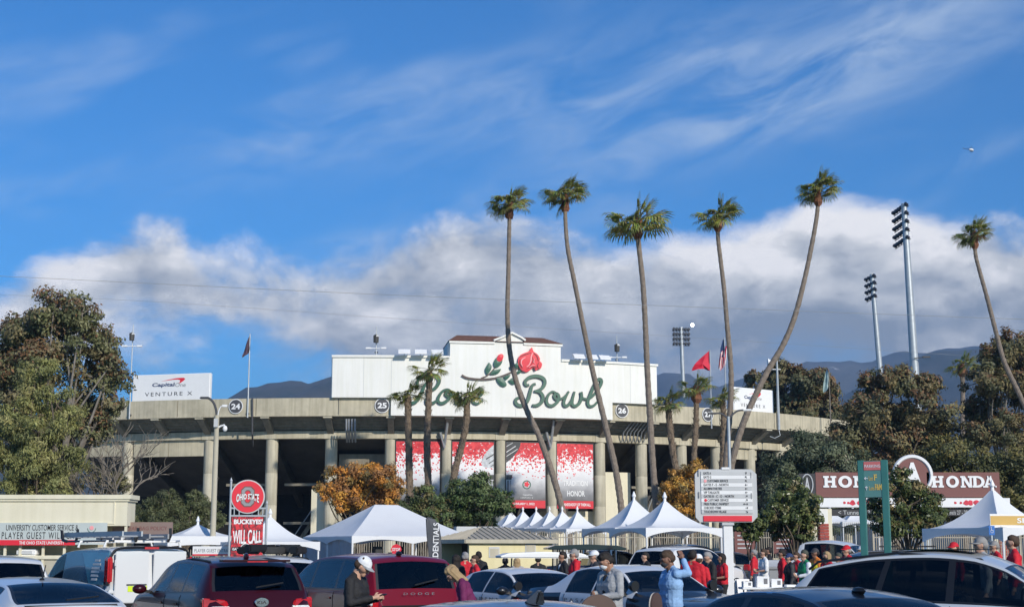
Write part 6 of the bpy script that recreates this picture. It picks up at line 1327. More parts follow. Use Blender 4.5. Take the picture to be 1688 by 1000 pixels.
def car(name, label, kind, loc, heading, body, glass='glass_dark', cat='car', group=None, paint2=None, rails=False, front_glass=None, extras=(), scale=(1, 1, 1), seats=True, z0=0.0, pillars=True):
    K = KINDS[kind]; W = K['W'] / 2; L_ = K['L']; H = K['H']; t = thing(name, label, cat, (loc[0], loc[1], z0), heading, group); t.scale = scale
    ntr = .03; us = set(np.linspace(-L_ / 2, L_ / 2, int(L_ / .11)).round(4)); wins = [(k, w) for k, w in (('ws', K['ws']), ('rw', K['rw'])) if w] + [('side%d' % i, w) for i, w in enumerate(K['side'])]
    for k, w in wins:
        tr = ntr if k not in ('rw',) or abs(w[0] - w[1]) > .4 else .012
        for q in (w[0] + tr, w[0], w[1], w[1] - tr): us = {u for u in us if abs(u - q) > .02} | {q}
    us = sorted(us)
    def sect(u):
        top, belt = pchip(K['top'], u), pchip(K['belt'], u); belt = min(belt, top - .03); e = abs(u) / (L_ / 2); w = W * (1 - .16 * max(0, (e - .72) / .28) ** 2.2 - .10 * max(0, (e - .96) / .04) ** 2); c = min(max((top - belt) / (H - belt), 0), 1)
        zb = K['zb'] + .12 * max(0, (e - .8) / .2); wr = w * .965 + (K['wr'] - w * .955) * c ** .8; ze = belt + (top - belt) * (.90 + .02 * (1 - c)); P = [(0, zb), (.82 * w, zb), (.965 * w, zb + .10), (w, zb + (belt - zb) * .45), (w * .995, belt - .07), (w * .965, belt)]
        for s in (.05, .10, .36, .63, .90, .95, 1.0): P.append((w * .965 + (wr - w * .965) * s ** 1.2, belt + (ze - belt) * s))
        for s in (.05, .11, .30, .60, 1.0): P.append((wr * (1 - s), ze + (top - ze) * math.sin(s * math.pi / 2) ** .75))
        return P
    S = [sect(u) for u in us]; nh = len(S[0]); nv = 2 * nh - 2; ring = lambda P: [(y, z) for y, z in P] + [(-y, z) for y, z in P[-2:0:-1]]
    lean = K.get('lean', .12)
    def shear(u, z):
        bl = pchip(K['belt'], u); return u + lean * min(max((.2 - u) / (L_ / 2), 0), 1) ** 1.3 * max(0, z - bl) / (H - bl)
    allv = [(shear(u, z), y, z) for u, P in zip(us, S) for y, z in ring(P)]
    B, T = MB(), MB(); panes = {}; B.v = allv; fb, mb, ft = [], [], []
    for i in range(len(us) - 1):
        uc = (us[i] + us[i + 1]) / 2
        for j in range(nv):
            jj = j if j < nh - 1 else nv - 1 - j; left = j < nh - 1; f = (i * nv + j, i * nv + (j + 1) % nv, (i + 1) * nv + (j + 1) % nv, (i + 1) * nv + j); dest = None
            for k, w in wins:
                hi, lo = max(w), min(w); tr = ntr if k != 'rw' or hi - lo > .4 else .012
                if not (lo - tr - 1e-4 < uc < hi + tr + 1e-4): continue
                ins = lo < uc < hi
                if k.startswith('side') and 6 <= jj <= 10: dest = (k + ('L' if left else 'R')) if ins and 7 <= jj <= 9 else 'trim'
                if not k.startswith('side') and jj >= 13: dest = k if ins and jj >= 14 else 'trim'
            if dest is None and pillars and 6 <= jj <= 10 and K['side'][-1][1] < uc < K['side'][0][0]: dest = 'trim'
            if dest is None: fb.append(f); mb.append(1 if paint2 and paint2(uc, jj) else 0)
            elif dest == 'trim': ft.append(f)
            else: panes.setdefault(dest, []).append(f)
    fb += [tuple(range(nv)), tuple((len(us) - 1) * nv + q for q in range(nv))[::-1]]; mb += [0, 0]
    def part(nm, faces, mts, par, mi=None, smooth=True):
        used = sorted({q for f in faces for q in f}); mp = {q: n for n, q in enumerate(used)}; me = bpy.data.meshes.new(nm); me.from_pydata([allv[q] for q in used], [], [tuple(mp[q] for q in f) for f in faces])
        for q in mts: me.materials.append(M[q])
        if mi: me.polygons.foreach_set('material_index', mi)
        if smooth: shade(me, 32)
        return link(bpy.data.objects.new(nm, me), par)
    part('body', fb, body if isinstance(body, (list, tuple)) else [body], t, mb); part('window_trim', ft, ['trim_black'], t)
    for k, f in panes.items(): part({'ws': 'windshield', 'rw': 'rear_window'}.get(k, 'window'), f, [front_glass or glass if k in ('ws', 'side0L', 'side0R') else glass], t)
    hf = lambda u: pchip(K['top'], u)
    for u in K['wheels']:
        for s in (-1, 1):
            w = link(bpy.data.objects.new('wheel', WHEEL['tyre']), t); w.location = (u, s * (W - .09), .34); r = link(bpy.data.objects.new('rim', WHEEL['rim']), w)
            a = MB(); a.tube([(u + .40 * math.cos(q), s * (W - .015), .34 + .40 * math.sin(q)) for q in [math.pi * k / 12 for k in range(13)]], .03, 5); a.build('wheel_arch', 'trim_black', t)
    r_, f_ = -L_ / 2, L_ / 2; zt = pchip(K['belt'], r_ + .1)
    for s in (-1, 1):
        h = MB(); h.box((f_ - .20, s * (W * .70), pchip(K['belt'], f_ - .1) - .03), (.34, .42, .15)); h.build('headlight', 'lamp_clear', t, bevel=.05)
        if kind in ('suv', 'suv2', 'hatch'):
            q = MB(); q.prism([(W * .96, zt + .10), (W * .60, zt + .07), (W * .55, zt - .02), (W * .62, zt - .10), (W * .95, zt - .12)], lambda y, z: Vector((r_ + .30, s * y, z)), lambda y, z: Vector((r_ + .015 + .18 * max(0, y / W - .8) / .2, s * y * 1.01, z))); o = q.build('taillight', 'tail_red', t, bevel=.02)
            q = MB(); q.box((r_ + .06, s * W * .70, zt - .055), (.11, .30, .055)); q.build('reverse_lamp', 'lamp_clear', o, bevel=.015)
        else:
            hh = .52 if kind == 'van' else .20; q = MB(); q.box((r_ + .09, s * W * (.93 if kind != 'minivan' else .86), zt - .10 + (.48 if kind == 'van' else 0)), (.24, (.10 if kind == 'van' else .15) if kind in ('van', 'minivan') else .36, hh)); o = q.build('taillight', 'tail_red', t, bevel=.03)
            q = MB(); q.box((r_ + .02, s * W * .89, zt - .05), (.09, .12, .07)); q.build('reverse_lamp', 'lamp_clear', o, bevel=.015)
        um = K['side'][0][0] + .06; zm = pchip(K['belt'], um) + .10; q = MB(); q.ball((um, s * (W + .13), zm), (.09, .13, .085), 10); q.build('mirror', body[0] if isinstance(body, (list, tuple)) else body, t, smooth=True); MB().beam((um, s * (W - .06), zm - .05), (um, s * (W + .06), zm - .03), .05, .05).build('mirror_arm', 'trim_black', t)
        for w in K['side'][:2]: q = MB(); q.box((min(w) + .16, s * (W + .004), zm - .20), (.20, .035, .035)); q.build('door_handle', body[-1] if isinstance(body, (list, tuple)) else body, t, bevel=.012)
        for w in K['side'][:2]:
            uu = min(w) - .035; q = MB(); P = [(uu, s * (y + .0015), z) for y, z in sect(uu)[2:6]]; q.tube(P, .006, 4); q.build('door_seam', 'trim_black', t, fix=False)
    MB().box((r_ + .03, 0, zt - .30), (.06, .52, .14)).build('number_plate', 'white', t); b = MB(); b.box((r_ + .06, 0, K['zb'] + .18), (.22, 1.55, .22)); b.build('bumper', 'trim_black', t, bevel=.05)
    b = MB(); b.box((f_ - .08, 0, K['zb'] + .16), (.22, 1.5, .2)); b.build('grille', 'trim_black', t, bevel=.05)
    if K['rw'] and kind != 'truck':
        w = K['rw']; u1 = min(w); z1 = hf(u1); b = MB(); b.beam((u1 - .02, .05, z1 + .03), (u1 + .02 + .1 * abs(w[0] - w[1]), -.42, hf(u1 + .02) + .06), .025, .02); b.build('wiper', 'trim_black', t)
    if rails:
        for s in (-1, 1):
            a, c = max(K['side'][0]) - .55, min(K['side'][-1]) + .05; y = s * (K['wr'] - .03); q = MB(); q.tube([(a, y, hf(a) - .10), (a - .12, y, hf(a - .1) - .04), ((a + c) / 2, y, hf((a + c) / 2) - .035), (c + .12, y, hf(c + .2) - .04), (c, y, hf(c) - .09)], .016, 6); q.build('roof_rail', 'trim_black', t, smooth=True)
    if seats:
        for u, ys in ((K['side'][0][1] + .25, (-.38, .38)), (K['side'][0][1] - .75, (-.42, .0, .42))):
            for y in ys:
                q = MB(); q.box((u - .32, y, .85), (.14, .48 if len(ys) == 2 else .38, .66), Matrix.Rotation(-.2, 3, 'Y')); q.box((u, y, .55), (.5, .48 if len(ys) == 2 else .38, .16)); q.box((u - .42, y, min(1.27, pchip(K['top'], u - .45) - .20)), (.1, .26, .18)); q.build('seat', 'seat_cloth', t, bevel=.04)
        u = K['ws'][0] - .12; q = MB(); q.box((u, 0, pchip(K['belt'], u) - .10), (.45, W * 1.75, .18)); q.build('dashboard', 'seat_cloth', t, bevel=.04); q = MB(); q.tube([(u - .38, .38 + .18 * math.cos(a), pchip(K['belt'], u) + .02 + .18 * math.sin(a)) for a in [k * math.pi / 8 for k in range(17)]], .016, 5); q.build('steering_wheel', 'trim_black', t, smooth=True)
    return t
def xy(px, Y): return ((px - 844) / FPX * Y * CP, Y)
PARK = math.radians(115); HB = Vector((math.cos(PARK), math.sin(PARK), 0))
def from_rear(px, Y, L_, hd=PARK): p = Vector((*xy(px, Y), 0)) + Vector((math.cos(hd), math.sin(hd), 0)) * L_ / 2; return (p.x, p.y)
def rear_text(t, s, x0, x1, z0, z1, xr, mt='chrome', bold=.02, spacing=1.0): return text_rect(t, s, x0, x1, z0, z1, 0, mt, bold, fn=lambda x, y, z: (xr, -x, z), spacing=spacing)

# parked rows, rear and near flank toward the camera
def parked():
    t = car('parked_suv', 'dark maroon sport utility with roof rails, parked beside the silver hatchback', 'suv', from_rear(434, 23.4, 4.75, math.radians(119)), math.radians(119), 'car_dark_maroon', 'glass_dark', 'car', rails=True, front_glass='glass_clear')
    KS = KINDS['suv']; o = MB(); o.lathe([(.075, -2.372), (.07, -2.385)], (0, 0, .99), 20, 'x'); b = o.build('badge', 'chrome', t); b.scale = (1, 1.6, 1); rear_text(t, 'KIA', -.075, .075, .965, 1.015, -2.39, 'ink', .02)
    m_ = MB(); m_.box((-2.0, 0, 1.63), (.22, 1.15, .035)); m_.build('spoiler', 'car_dark_maroon', t, bevel=.015); MB().box((-2.115, 0, 1.617), (.02, .34, .02)).build('brake_lamp', 'tail_red', t)
    m_ = MB(); m_.ball((-1.55, 0, 1.69), (.10, .04, .07), 8); m_.build('antenna_fin', 'car_dark_maroon', t, smooth=True)
    t = car('parked_minivan', 'deep red minivan with dark glass, behind the man in black', 'minivan', from_rear(692, 26.2, 5.15, math.radians(119)), math.radians(119), 'car_red', 'glass_dark', 'car', front_glass='glass_clear', rails=False)
    rear_text(t, 'DODGE', -.30, .30, 1.025, 1.065, -2.567, 'chrome', .0, 1.6); m_ = MB(); m_.ball((-1.9, .1, 1.74), (.10, .05, .05), 8); m_.build('antenna_fin', 'trim_black', t, smooth=True)
    t = car('parked_hatchback', 'silver white hatchback with roof antenna in the near corner', 'hatch', from_rear(132, 18.8, 4.45, math.radians(128)), math.radians(128), 'car_silver_white', 'glass_dark', 'car', front_glass='glass_clear')
    m_ = MB(); m_.tube([(-.95, 0, 1.39), (-1.06, 0, 1.60)], [.012, .006], 6); m_.lathe([(.05, 1.385), (.02, 1.43)], (-.95, 0, 0), 10); m_.build('roof_antenna', 'trim_black', t); m_ = MB(); m_.box((-2.02, 0, 1.085), (.10, 1.25, .05)); m_.build('lower_spoiler', 'trim_black', t, bevel=.02)
    car('parked_suv', 'white sport utility cut by the frame edge behind the hatchback', 'suv', from_rear(16, 29.5, 4.75), PARK, 'car_white', 'glass_dark', 'car')
    t = car('parked_suv', 'white sport utility with loaded black roof rack, between maroon car and minivan', 'suv', from_rear(478, 31.5, 4.75), PARK, 'car_white', 'glass_dark', 'car', rails=True)
    for i in range(7): m_ = MB(); m_.box((-.1 - i * .2, -.5 + (i % 3) * .45, 1.80 + .05 * (i % 2)), (.5, .22, .16), Matrix.Rotation(.4 * i, 3, 'Z')); m_.build('rack_load', 'trim_black', t, bevel=.03)
    # van with ladder rack
    t = car('work_van', 'white work van with blue flank and ladder rack on its roof', 'van', from_rear(250, 30.0, 4.75, math.radians(126)), math.radians(126), ['car_white', 'wrap_blue'], 'glass_mid', 'van', paint2=lambda u, j: 3 <= j <= 11 and u > -2.2, front_glass='glass_clear')
    for s in (-1, 1):
        q = MB(); q.box((-2.378, s * .40, 1.27), (.03, .70, 1.02)); d = q.build('rear_door', 'car_white', t, bevel=.012)
        for z in (.95, 1.55): q = MB(); q.tube([(-2.39, s * .755, z - .06), (-2.39, s * .755, z + .06)], .02, 6); q.build('hinge', 'car_white', d)
    MB().box((-2.397, .30, 1.12), (.02, .42, .03)).build('door_handle', 'dark_grey', t); MB().box((-2.397, .28, 1.04), (.012, .40, .11)).build('hi_vis_strip', 'hi_vis', t); MB().box((-2.36, 0, 1.845), (.06, .30, .045)).build('brake_lamp', 'tail_red', t)
    q = MB(); q.prism([(-2.15, 1.12), (-1.35, 1.12), (-.65, 1.76), (-2.15, 1.76)], lambda x, z: Vector((x, .90 - max(0, z - 1.08) * .165, z)), lambda x, z: Vector((x, .918 - max(0, z - 1.08) * .165, z))); q.build('teal_graphic', 'wrap_teal', t)
    for j in range(6):                                   # striped globe mark on the flank
        z = 1.20 + j * .075; w = .24 * math.sqrt(max(0, 1 - ((j - 2.5) / 3.1) ** 2)); q = MB(); q.prism([(-1.62 - w, z), (-1.62 + w, z), (-1.62 + w * .95, z + .045), (-1.62 - w * .95, z + .045)], lambda x, zz: Vector((x, .922 - max(0, zz - 1.08) * .165, zz)), lambda x, zz: Vector((x, .929 - max(0, zz - 1.08) * .165, zz))); q.build('globe_stripe', 'light_grey', t)
    q = MB(); q.tube(catmull([(-2.345, .89, 1.10), (-2.34, .86, 1.5), (-2.335, .80, 1.74), (-2.33, .62, 1.84), (-2.33, 0, 1.86), (-2.33, -.62, 1.84), (-2.335, -.80, 1.74), (-2.34, -.86, 1.5), (-2.345, -.89, 1.10)], 4), .028, 6); q.build('door_seal', 'trim_black', t, smooth=True)
    for k in range(6): q = MB(); q.tube([(-1.9 + k * .4, -.1 + .12 * (k % 3), 2.04), (-1.3 + k * .4, -.2 + .15 * (k % 2), 2.10)], .03, 6); q.build('pipe_load', 'trim_black' if k % 2 else 'white_metal', t)
    q = MB(); q.tube([(.6, .72, 1.99), (.85, .72, 2.02), (.95, .72, 2.22)], .035, 6); q.build('rack_stop', 'trim_black', t, smooth=True)
    for u in (-1.9, -.4):
        q = MB(); q.tube([(u, -.82, 1.86), (u, -.78, 1.98), (u, .78, 1.98), (u, .82, 1.86)], .028, 6); q.build('rack_bar', 'white_metal', t, smooth=True)
    for y in (-.72, .72): q = MB(); q.tube([(-2.15, y, 1.99), (.5, y, 1.99)], .022, 6); q.build('rack_rail', 'white_metal' if y < 0 else 'trim_black', t, smooth=True)
    for y0, ln, mt in ((.45, 3.4, 'galvanised'), (-.2, 3.0, 'mid_grey')):
        l = thing('ladder', 'grey extension ladder strapped on the work van roof' if y0 > 0 else 'second darker ladder on the work van roof', 'ladder', Matrix.LocRotScale(t.location, t.rotation_euler, None) @ Vector((-.75, y0, 2.03)), t.rotation_euler.z, 'ladders on the van')
        for s in (-1, 1): q = MB(); q.box((0, s * .20, .05 + (.05 if y0 > 0 else .0)), (ln, .035, .10)); q.build('stile', mt, l)
        for k in range(9): q = MB(); q.tube([(-ln / 2 + .2 + k * ln / 9.5, -.2, .05), (-ln / 2 + .2 + k * ln / 9.5, .2, .05)], .018, 6); q.build('rung', mt, l)
    for k, (u, y) in enumerate(((-2.0, .2), (-2.0, -.5), (.4, .6))):
        q = MB(); q.tube([(u, y, 1.98), (u - .12, y, 2.10), (u - .10, y, 2.25)], .03, 6); q.build('rack_hook', 'trim_black', t, smooth=True)
    # near cars whose roofs fill the bottom edge
    t = car('parked_sedan', 'black sedan with a sweeping roof, nearest car at the bottom edge', 'sedan', (xy(1330, 14.6)[0] - .15, 14.6), PARK, 'car_navy', 'glass_dark', 'car')
    for s in (-1, 1): q = MB(); q.tube([(u, s * (KINDS['sedan']['wr'] - .0 + (.30 if u > .9 else .0)), pchip(KINDS['sedan']['top'], u) - .055) for u in (.35, .0, -.5, -1.0, -1.5)], .014, 5); q.build('roof_moulding', 'chrome', t, smooth=True)
    m_ = MB(); m_.ball((-1.02, 0, 1.42), (.10, .04, .04), 8); m_.build('antenna_fin', 'trim_black', t, smooth=True)
    t = car('parked_sedan', 'blue silver car roof with a black shark fin at the bottom edge', 'sedan', (xy(806, 12.4)[0], 12.4), PARK, 'car_blue_silver', 'glass_dark', 'car', scale=(1, 1, .965))
    m_ = MB(); m_.prism([(-.74, 1.43), (-.98, 1.42), (-1.0, 1.53), (-.94, 1.535)], lambda x, z: Vector((x, .012 + .03 * (1.57 - z) / .14, z)), lambda x, z: Vector((x, -.012 - .03 * (1.57 - z) / .14, z))); m_.build('antenna_fin', 'car_black', t, bevel=.012)
    t = car('parked_suv', 'silver white sport utility with dark glass and roof rails filling the near corner', 'suv2', (xy(1608, 18.6)[0], 18.6), math.radians(-28), 'car_silver_white', 'glass_dark', 'car', rails=True, scale=(1.03, 1.03, 1.06), front_glass='glass_mid')
    m_ = MB(); m_.box((-.35, 0, 1.70), (.95, .9, .012)); m_.build('sunroof', 'glass_dark', t, bevel=.005)
parked()
def police(label, px, Y, hd, text=True):
    t = car('police_car', label, 'cruiser', xy(px, Y), hd, ['car_black', 'car_white'], 'glass_clear', 'police car', 'police cars', paint2=lambda u, j: (j >= 12 and -1.62 < u < .98) or (j >= 6 and -1.7 < u < .98) or (2 <= j <= 5 and -1.15 < u < .86), front_glass='glass_clear', pillars=False)
    for s in (-1, 1): q = MB(); q.lathe([(.05, -.08), (.085, -.02), (.085, .06)], (.92, s * .86, 1.13), 10, 'x'); q.build('spot_lamp', 'trim_black', t, smooth=True)
    if text:
        text_rect(t, 'PASADENA', -1.0, .45, .84, .90, 0, 'grey_ink', .0, spacing=1.5, fn=lambda x, y, z: (x, -.985, z)); text_rect(t, 'POLICE', -1.05, .55, .58, .78, 0, 'ink', .03, fn=lambda x, y, z: (x, -.99, z))
    b = MB(); b.box((2.72, 0, .62), (.10, .9, .35)); b.build('push_bumper', 'trim_black', t, bevel=.03); return t
police('black and white police sedan facing right beside the woman in purple', 872, 29.5, math.radians(-58))
t = police('black and white police sedan behind the man in the grey hooded top', 1056, 26.5, math.radians(-58)); t.scale = (1, 1, 1.06)
def others():
    car('parked_suv', 'large white sport utility seen from behind, before the joined tents', 'suv', from_rear(1066, 49, 5.2, math.radians(52)), math.radians(52), 'car_white', 'glass_dark', 'car', scale=(1.12, 1.07, 1.155))
    car('parked_suv', 'dark blue sport utility behind the large white one', 'suv', xy(1135, 56), math.radians(50), 'car_navy', 'glass_mid', 'car', scale=(1.1, 1.05, 1.22))
    t = car('police_suv', 'black police utility vehicle standing side on behind the sign post', 'suv', xy(1208, 69), math.radians(6), 'car_black', 'glass_dark', 'police car', scale=(1.07, 1.05, 1.06))
    for i in range(7): plate(t, 'side_marking', 'light_grey', -.9 + i * .16, -.9 + i * .16 + .10, .86, 1.0, -.955, .008)
    car('pickup_truck', 'white crew cab pickup truck beyond the safety vest', 'truck', xy(1372, 53), math.radians(-32), 'car_white', 'glass_mid', 'truck', scale=(1.0, 1.0, 1.11))
    t = car('parked_suv', 'dark roofed sport utility with roof bars behind the near silver one', 'suv', xy(1516, 44), math.radians(4), 'car_black', 'glass_dark', 'car', rails=True, scale=(1.05, 1, 1.08))
    for u in (.2, -.9): q = MB(); q.beam((u, -.75, 1.78), (u, .75, 1.78), .06, .04); q.build('roof_bar', 'trim_black', t)
    car('parked_suv', 'pale roofed car behind the near silver one, by the peak tent', 'suv', xy(1600, 47), math.radians(4), 'car_white', 'glass_dark', 'car', scale=(1, 1, 1.06))
    car('pickup_truck', 'small dark pickup by the fence behind the golf carts', 'truck', xy(1004, 56), math.radians(10), 'car_navy', 'glass_mid', 'truck', scale=(.9, .95, .95))
    def cart(label, px, Y, hd, zr, mt):
        t = thing('golf_cart', label, 'golf cart', (*xy(px, Y), 0), hd, 'golf carts'); m_ = MB()
        P = [(-1.25, zr - .05), (-1.0, zr + .03), (0, zr + .07), (1.0, zr + .03), (1.3, zr - .06)]; m_.prism(P + [(1.28, zr - .11), (-1.23, zr - .10)], lambda x, z: Vector((x, .62, z)), lambda x, z: Vector((x, -.62, z))); m_.build('roof', mt, t, bevel=.03)
        for x, y in ((-.95, .52), (-.95, -.52), (.95, .52), (.95, -.52)): q = MB(); q.tube([(x, y, .55), (x * .96, y, zr - .03)], .022, 6); q.build('roof_post', 'trim_black', t)
        q = MB(); q.prism([(-1.15, .3), (1.25, .3), (1.3, .62), (.95, .85), (.75, .45), (-.1, .45), (-.15, .68), (-1.15, .70)], lambda x, z: Vector((x, .56, z)), lambda x, z: Vector((x, -.56, z))); q.build('body', 'car_white' if mt == 'white' else 'car_black', t, bevel=.03)
        q = MB(); q.box((-.35, 0, .76), (.5, 1.0, .14)); q.box((-.62, 0, 1.0), (.12, 1.0, .42)); q.build('seat', 'tan', t, bevel=.04)
        for x in (-.8, .8):
            for y in (-.5, .5): w = link(bpy.data.objects.new('wheel', WHEEL['tyre']), t); w.location = (x, y, .23); w.scale = (.68, .9, .68); link(bpy.data.objects.new('rim', WHEEL['rim']), w)
        q = MB(); q.tube([(.55, .25 + .15 * math.cos(a), 1.0 + .15 * math.sin(a)) for a in [k * math.pi / 6 for k in range(13)]], .014, 5); q.build('steering_wheel', 'trim_black', t)
    cart('golf cart with a white roof in front of the yellow booth', 893, 41, math.radians(8), 1.70, 'white'); cart('golf cart with a wide black roof by the picket fence', 962, 47, math.radians(6), 1.93, 'car_black')
    t = thing('trash_bin', 'tall grey wheeled trash bin among the crowd', 'bin', (*xy(1277, 46), 0)); q = MB(); q.box((0, 0, .62), (.56, .6, 1.2), None, 0, 1.12); q.build('bin_body', 'mid_grey', t, bevel=.03); q = MB(); q.box((0, 0, 1.27), (.70, .74, .08)); q.build('lid', 'mid_grey', t, bevel=.02)
    for k in range(4): MB().box((-.24 + k * .16, -.305, .62), (.03, .03, 1.0)).build('rib', 'mid_grey', t)
    for s in (-1, 1): MB().lathe([(.10, -.04), (.10, .04)], (s * .26, .3, .1), 12, 'x').build('wheel', 'rubber', t)
    t = thing('folding_table', 'white folding table carrying boxes behind the black sedan', 'table', (*xy(1278, 36), 0)); MB().box((0, 0, .90), (1.75, .75, .05)).build('table_top', 'white', t, bevel=.01)
    for x in (-.75, .75):
        for y in (-.3, .3): MB().tube([(x, y, 0), (x, y, .89)], .02, 6).build('leg', 'galvanised', t)
    bx = [('white carton with printed corner on the folding table', -.35, .30, .26), ('smaller white carton beside the printed one', -.02, .26, .20), ('shallow white tray at the table end', .42, .42, .06), ('low white packet near the table edge', -.72, .22, .14)]
    for lab, x, w, h in bx:
        b = thing('box', lab, 'box', (xy(1278, 36)[0] + x, 36 - .05, .925)); q = MB(); q.box((0, 0, h / 2), (w, .3, h)); q.build('carton', 'white', b, bevel=.008); plate(b, 'print', 'grey_ink', w * .05, w * .35, h * .3, h * .8, -.156, .005); MB().box((0, 0, h + .003), (w * .2, .3, .006)).build('tape', 'tan', b)
    t = thing('sandwich_board', 'blank white folding board by the sign post foot', 'sign', (*xy(1222, 44), 0), math.radians(20))
    for s in (-1, 1): q = MB(); q.box((0, s * .12, .5), (.42, .02, .95), Matrix.Rotation(s * .16, 3, 'X')); q.build('leaf', 'white', t)
    t = thing('utility_cabinet', 'pale electrical cabinet pair behind the event tent', 'cabinet', (*xy(784, 68), 0), math.radians(15)); 
    for i in (0, 1): q = MB(); q.box((-.5 + i * 1.0, 0, 1.45), (.96, .6, 2.9)); q.build('cabinet_box', 'light_grey', t, bevel=.02); MB().box((-.5 + i * 1.0, -.31, 2.5), (.5, .02, .3)).build('louvre', 'mid_grey', t)
    t = thing('equipment_stack', 'stack of dark equipment cases under the event tent', 'equipment', (*xy(628, 62), 0), math.radians(25))
    for i in range(6): q = MB(); q.box((-.9 + i * .36, .3 * (i % 2), .75 + .12 * (i % 3)), (.3, .5, 1.5 + .24 * (i % 3))); q.build('case', 'black', t, bevel=.02)
others()

# ------------------------------------------------------------------ people: one continuous body each, hair and headwear as children
mat('skin_light', (.50, .29, .20), .55, var=.08, scale=8); mat('skin_tan', (.36, .19, .12), .55, var=.08, scale=8); mat('skin_brown', (.22, .11, .07), .55, var=.08, scale=8)
for nm, c in dict(cl_black=(.014, .014, .016), cl_charcoal=(.045, .045, .05), cl_grey=(.33, .34, .35), cl_blue=(.25, .42, .66), cl_red=(.56, .012, .025), cl_purple=(.14, .012, .075), cl_green=(.012, .24, .10), cl_white=(.72, .73, .74), cl_yellow=(.70, .62, .03), cl_orange=(.75, .22, .03), cl_denim=(.045, .065, .11), cl_navy=(.02, .04, .12), cl_brown=(.07, .04, .03), hair_dark=(.016, .012, .010), hair_brown=(.06, .035, .02), hair_blonde=(.36, .25, .13), hair_grey=(.27, .26, .25), cl_olive=(.06, .065, .05)).items(): mat(nm, c, .8, var=.18, scale=9, bump=.5, bscale=14)
def capsule(mb, a, ra, b, rb, n=10):
    a, b = Vector(a), Vector(b); d = b - a; d = d.normalized() if d.length > 1e-6 else Vector((0, 0, 1)); P, R = [], []
    for k in range(4): t = math.pi / 2 * (1 - k / 3.5); P.append(a - d * ra * math.sin(t)); R.append(max(ra * math.cos(t), .002))
    for k in range(4): t = math.pi / 2 * ((k + .5) / 3.5); P.append(b + d * rb * math.sin(min(t, math.pi / 2))); R.append(max(rb * math.cos(min(t, math.pi / 2)), .002))
    mb.tube(P, R, n)
def remesh(mb, name, voxel, parent, mats, prims=None, smooth_it=4):
    me = bpy.data.meshes.new(name); me.from_pydata(mb.v, [], mb.f); o = bpy.data.objects.new(name, me)
    m_ = o.modifiers.new('r', 'REMESH'); m_.mode = 'VOXEL'; m_.voxel_size = voxel
    s = o.modifiers.new('s', 'SMOOTH'); s.factor = .5; s.iterations = smooth_it
    out = evaluate(o); bpy.data.objects.remove(o); bpy.data.meshes.remove(me); out.name = name; out.materials.clear()
    for q in mats: out.materials.append(M[q])
    n = len(out.polygons); out.polygons.foreach_set('use_smooth', [True] * n)
    if prims:
        C = np.empty(n * 3); out.polygons.foreach_get('center', C); C = C.reshape(-1, 3); best = np.full(n, 1e9); idx = np.zeros(n, np.int32)
        for a, ra, b, rb, tg in prims:
            a, b = np.array(a), np.array(b); d = b - a; L2 = max(d @ d, 1e-9); t = np.clip(((C - a) @ d) / L2, 0, 1); dist = np.linalg.norm(C - a - t[:, None] * d, axis=1) - (ra + (rb - ra) * t); w = dist < best; best[w] = dist[w]; idx[w] = tg
        out.polygons.foreach_set('material_index', idx)
        nv = len(out.vertices); cl = np.zeros(nv, bool)            # cloth gets folds, skin stays smooth
        for p in out.polygons:
            if idx[p.index] not in (0, 3, 6):
                for q in p.vertices: cl[q] = True
        co = np.empty(nv * 3); out.vertices.foreach_get('co', co); co = co.reshape(-1, 3); no = np.empty(nv * 3); out.vertices.foreach_get('normal', no); no = no.reshape(-1, 3); sd_ = co[0, 2] * 3
        for q in np.nonzero(cl)[0]:
            x, y, z = co[q]; f = mnoise.noise(Vector((x * 7 + z * 4 + sd_, y * 7 - z * 3, z * 5))) + .6 * (1 - 2 * abs(mnoise.noise(Vector((x * 14, y * 14 + 7, z * 17 + x * 6))))); co[q] += no[q] * ((.006 if voxel < .01 else .010) * f)
        out.vertices.foreach_set('co', co.reshape(-1))
    out.update(); return link(bpy.data.objects.new(name, out), parent)
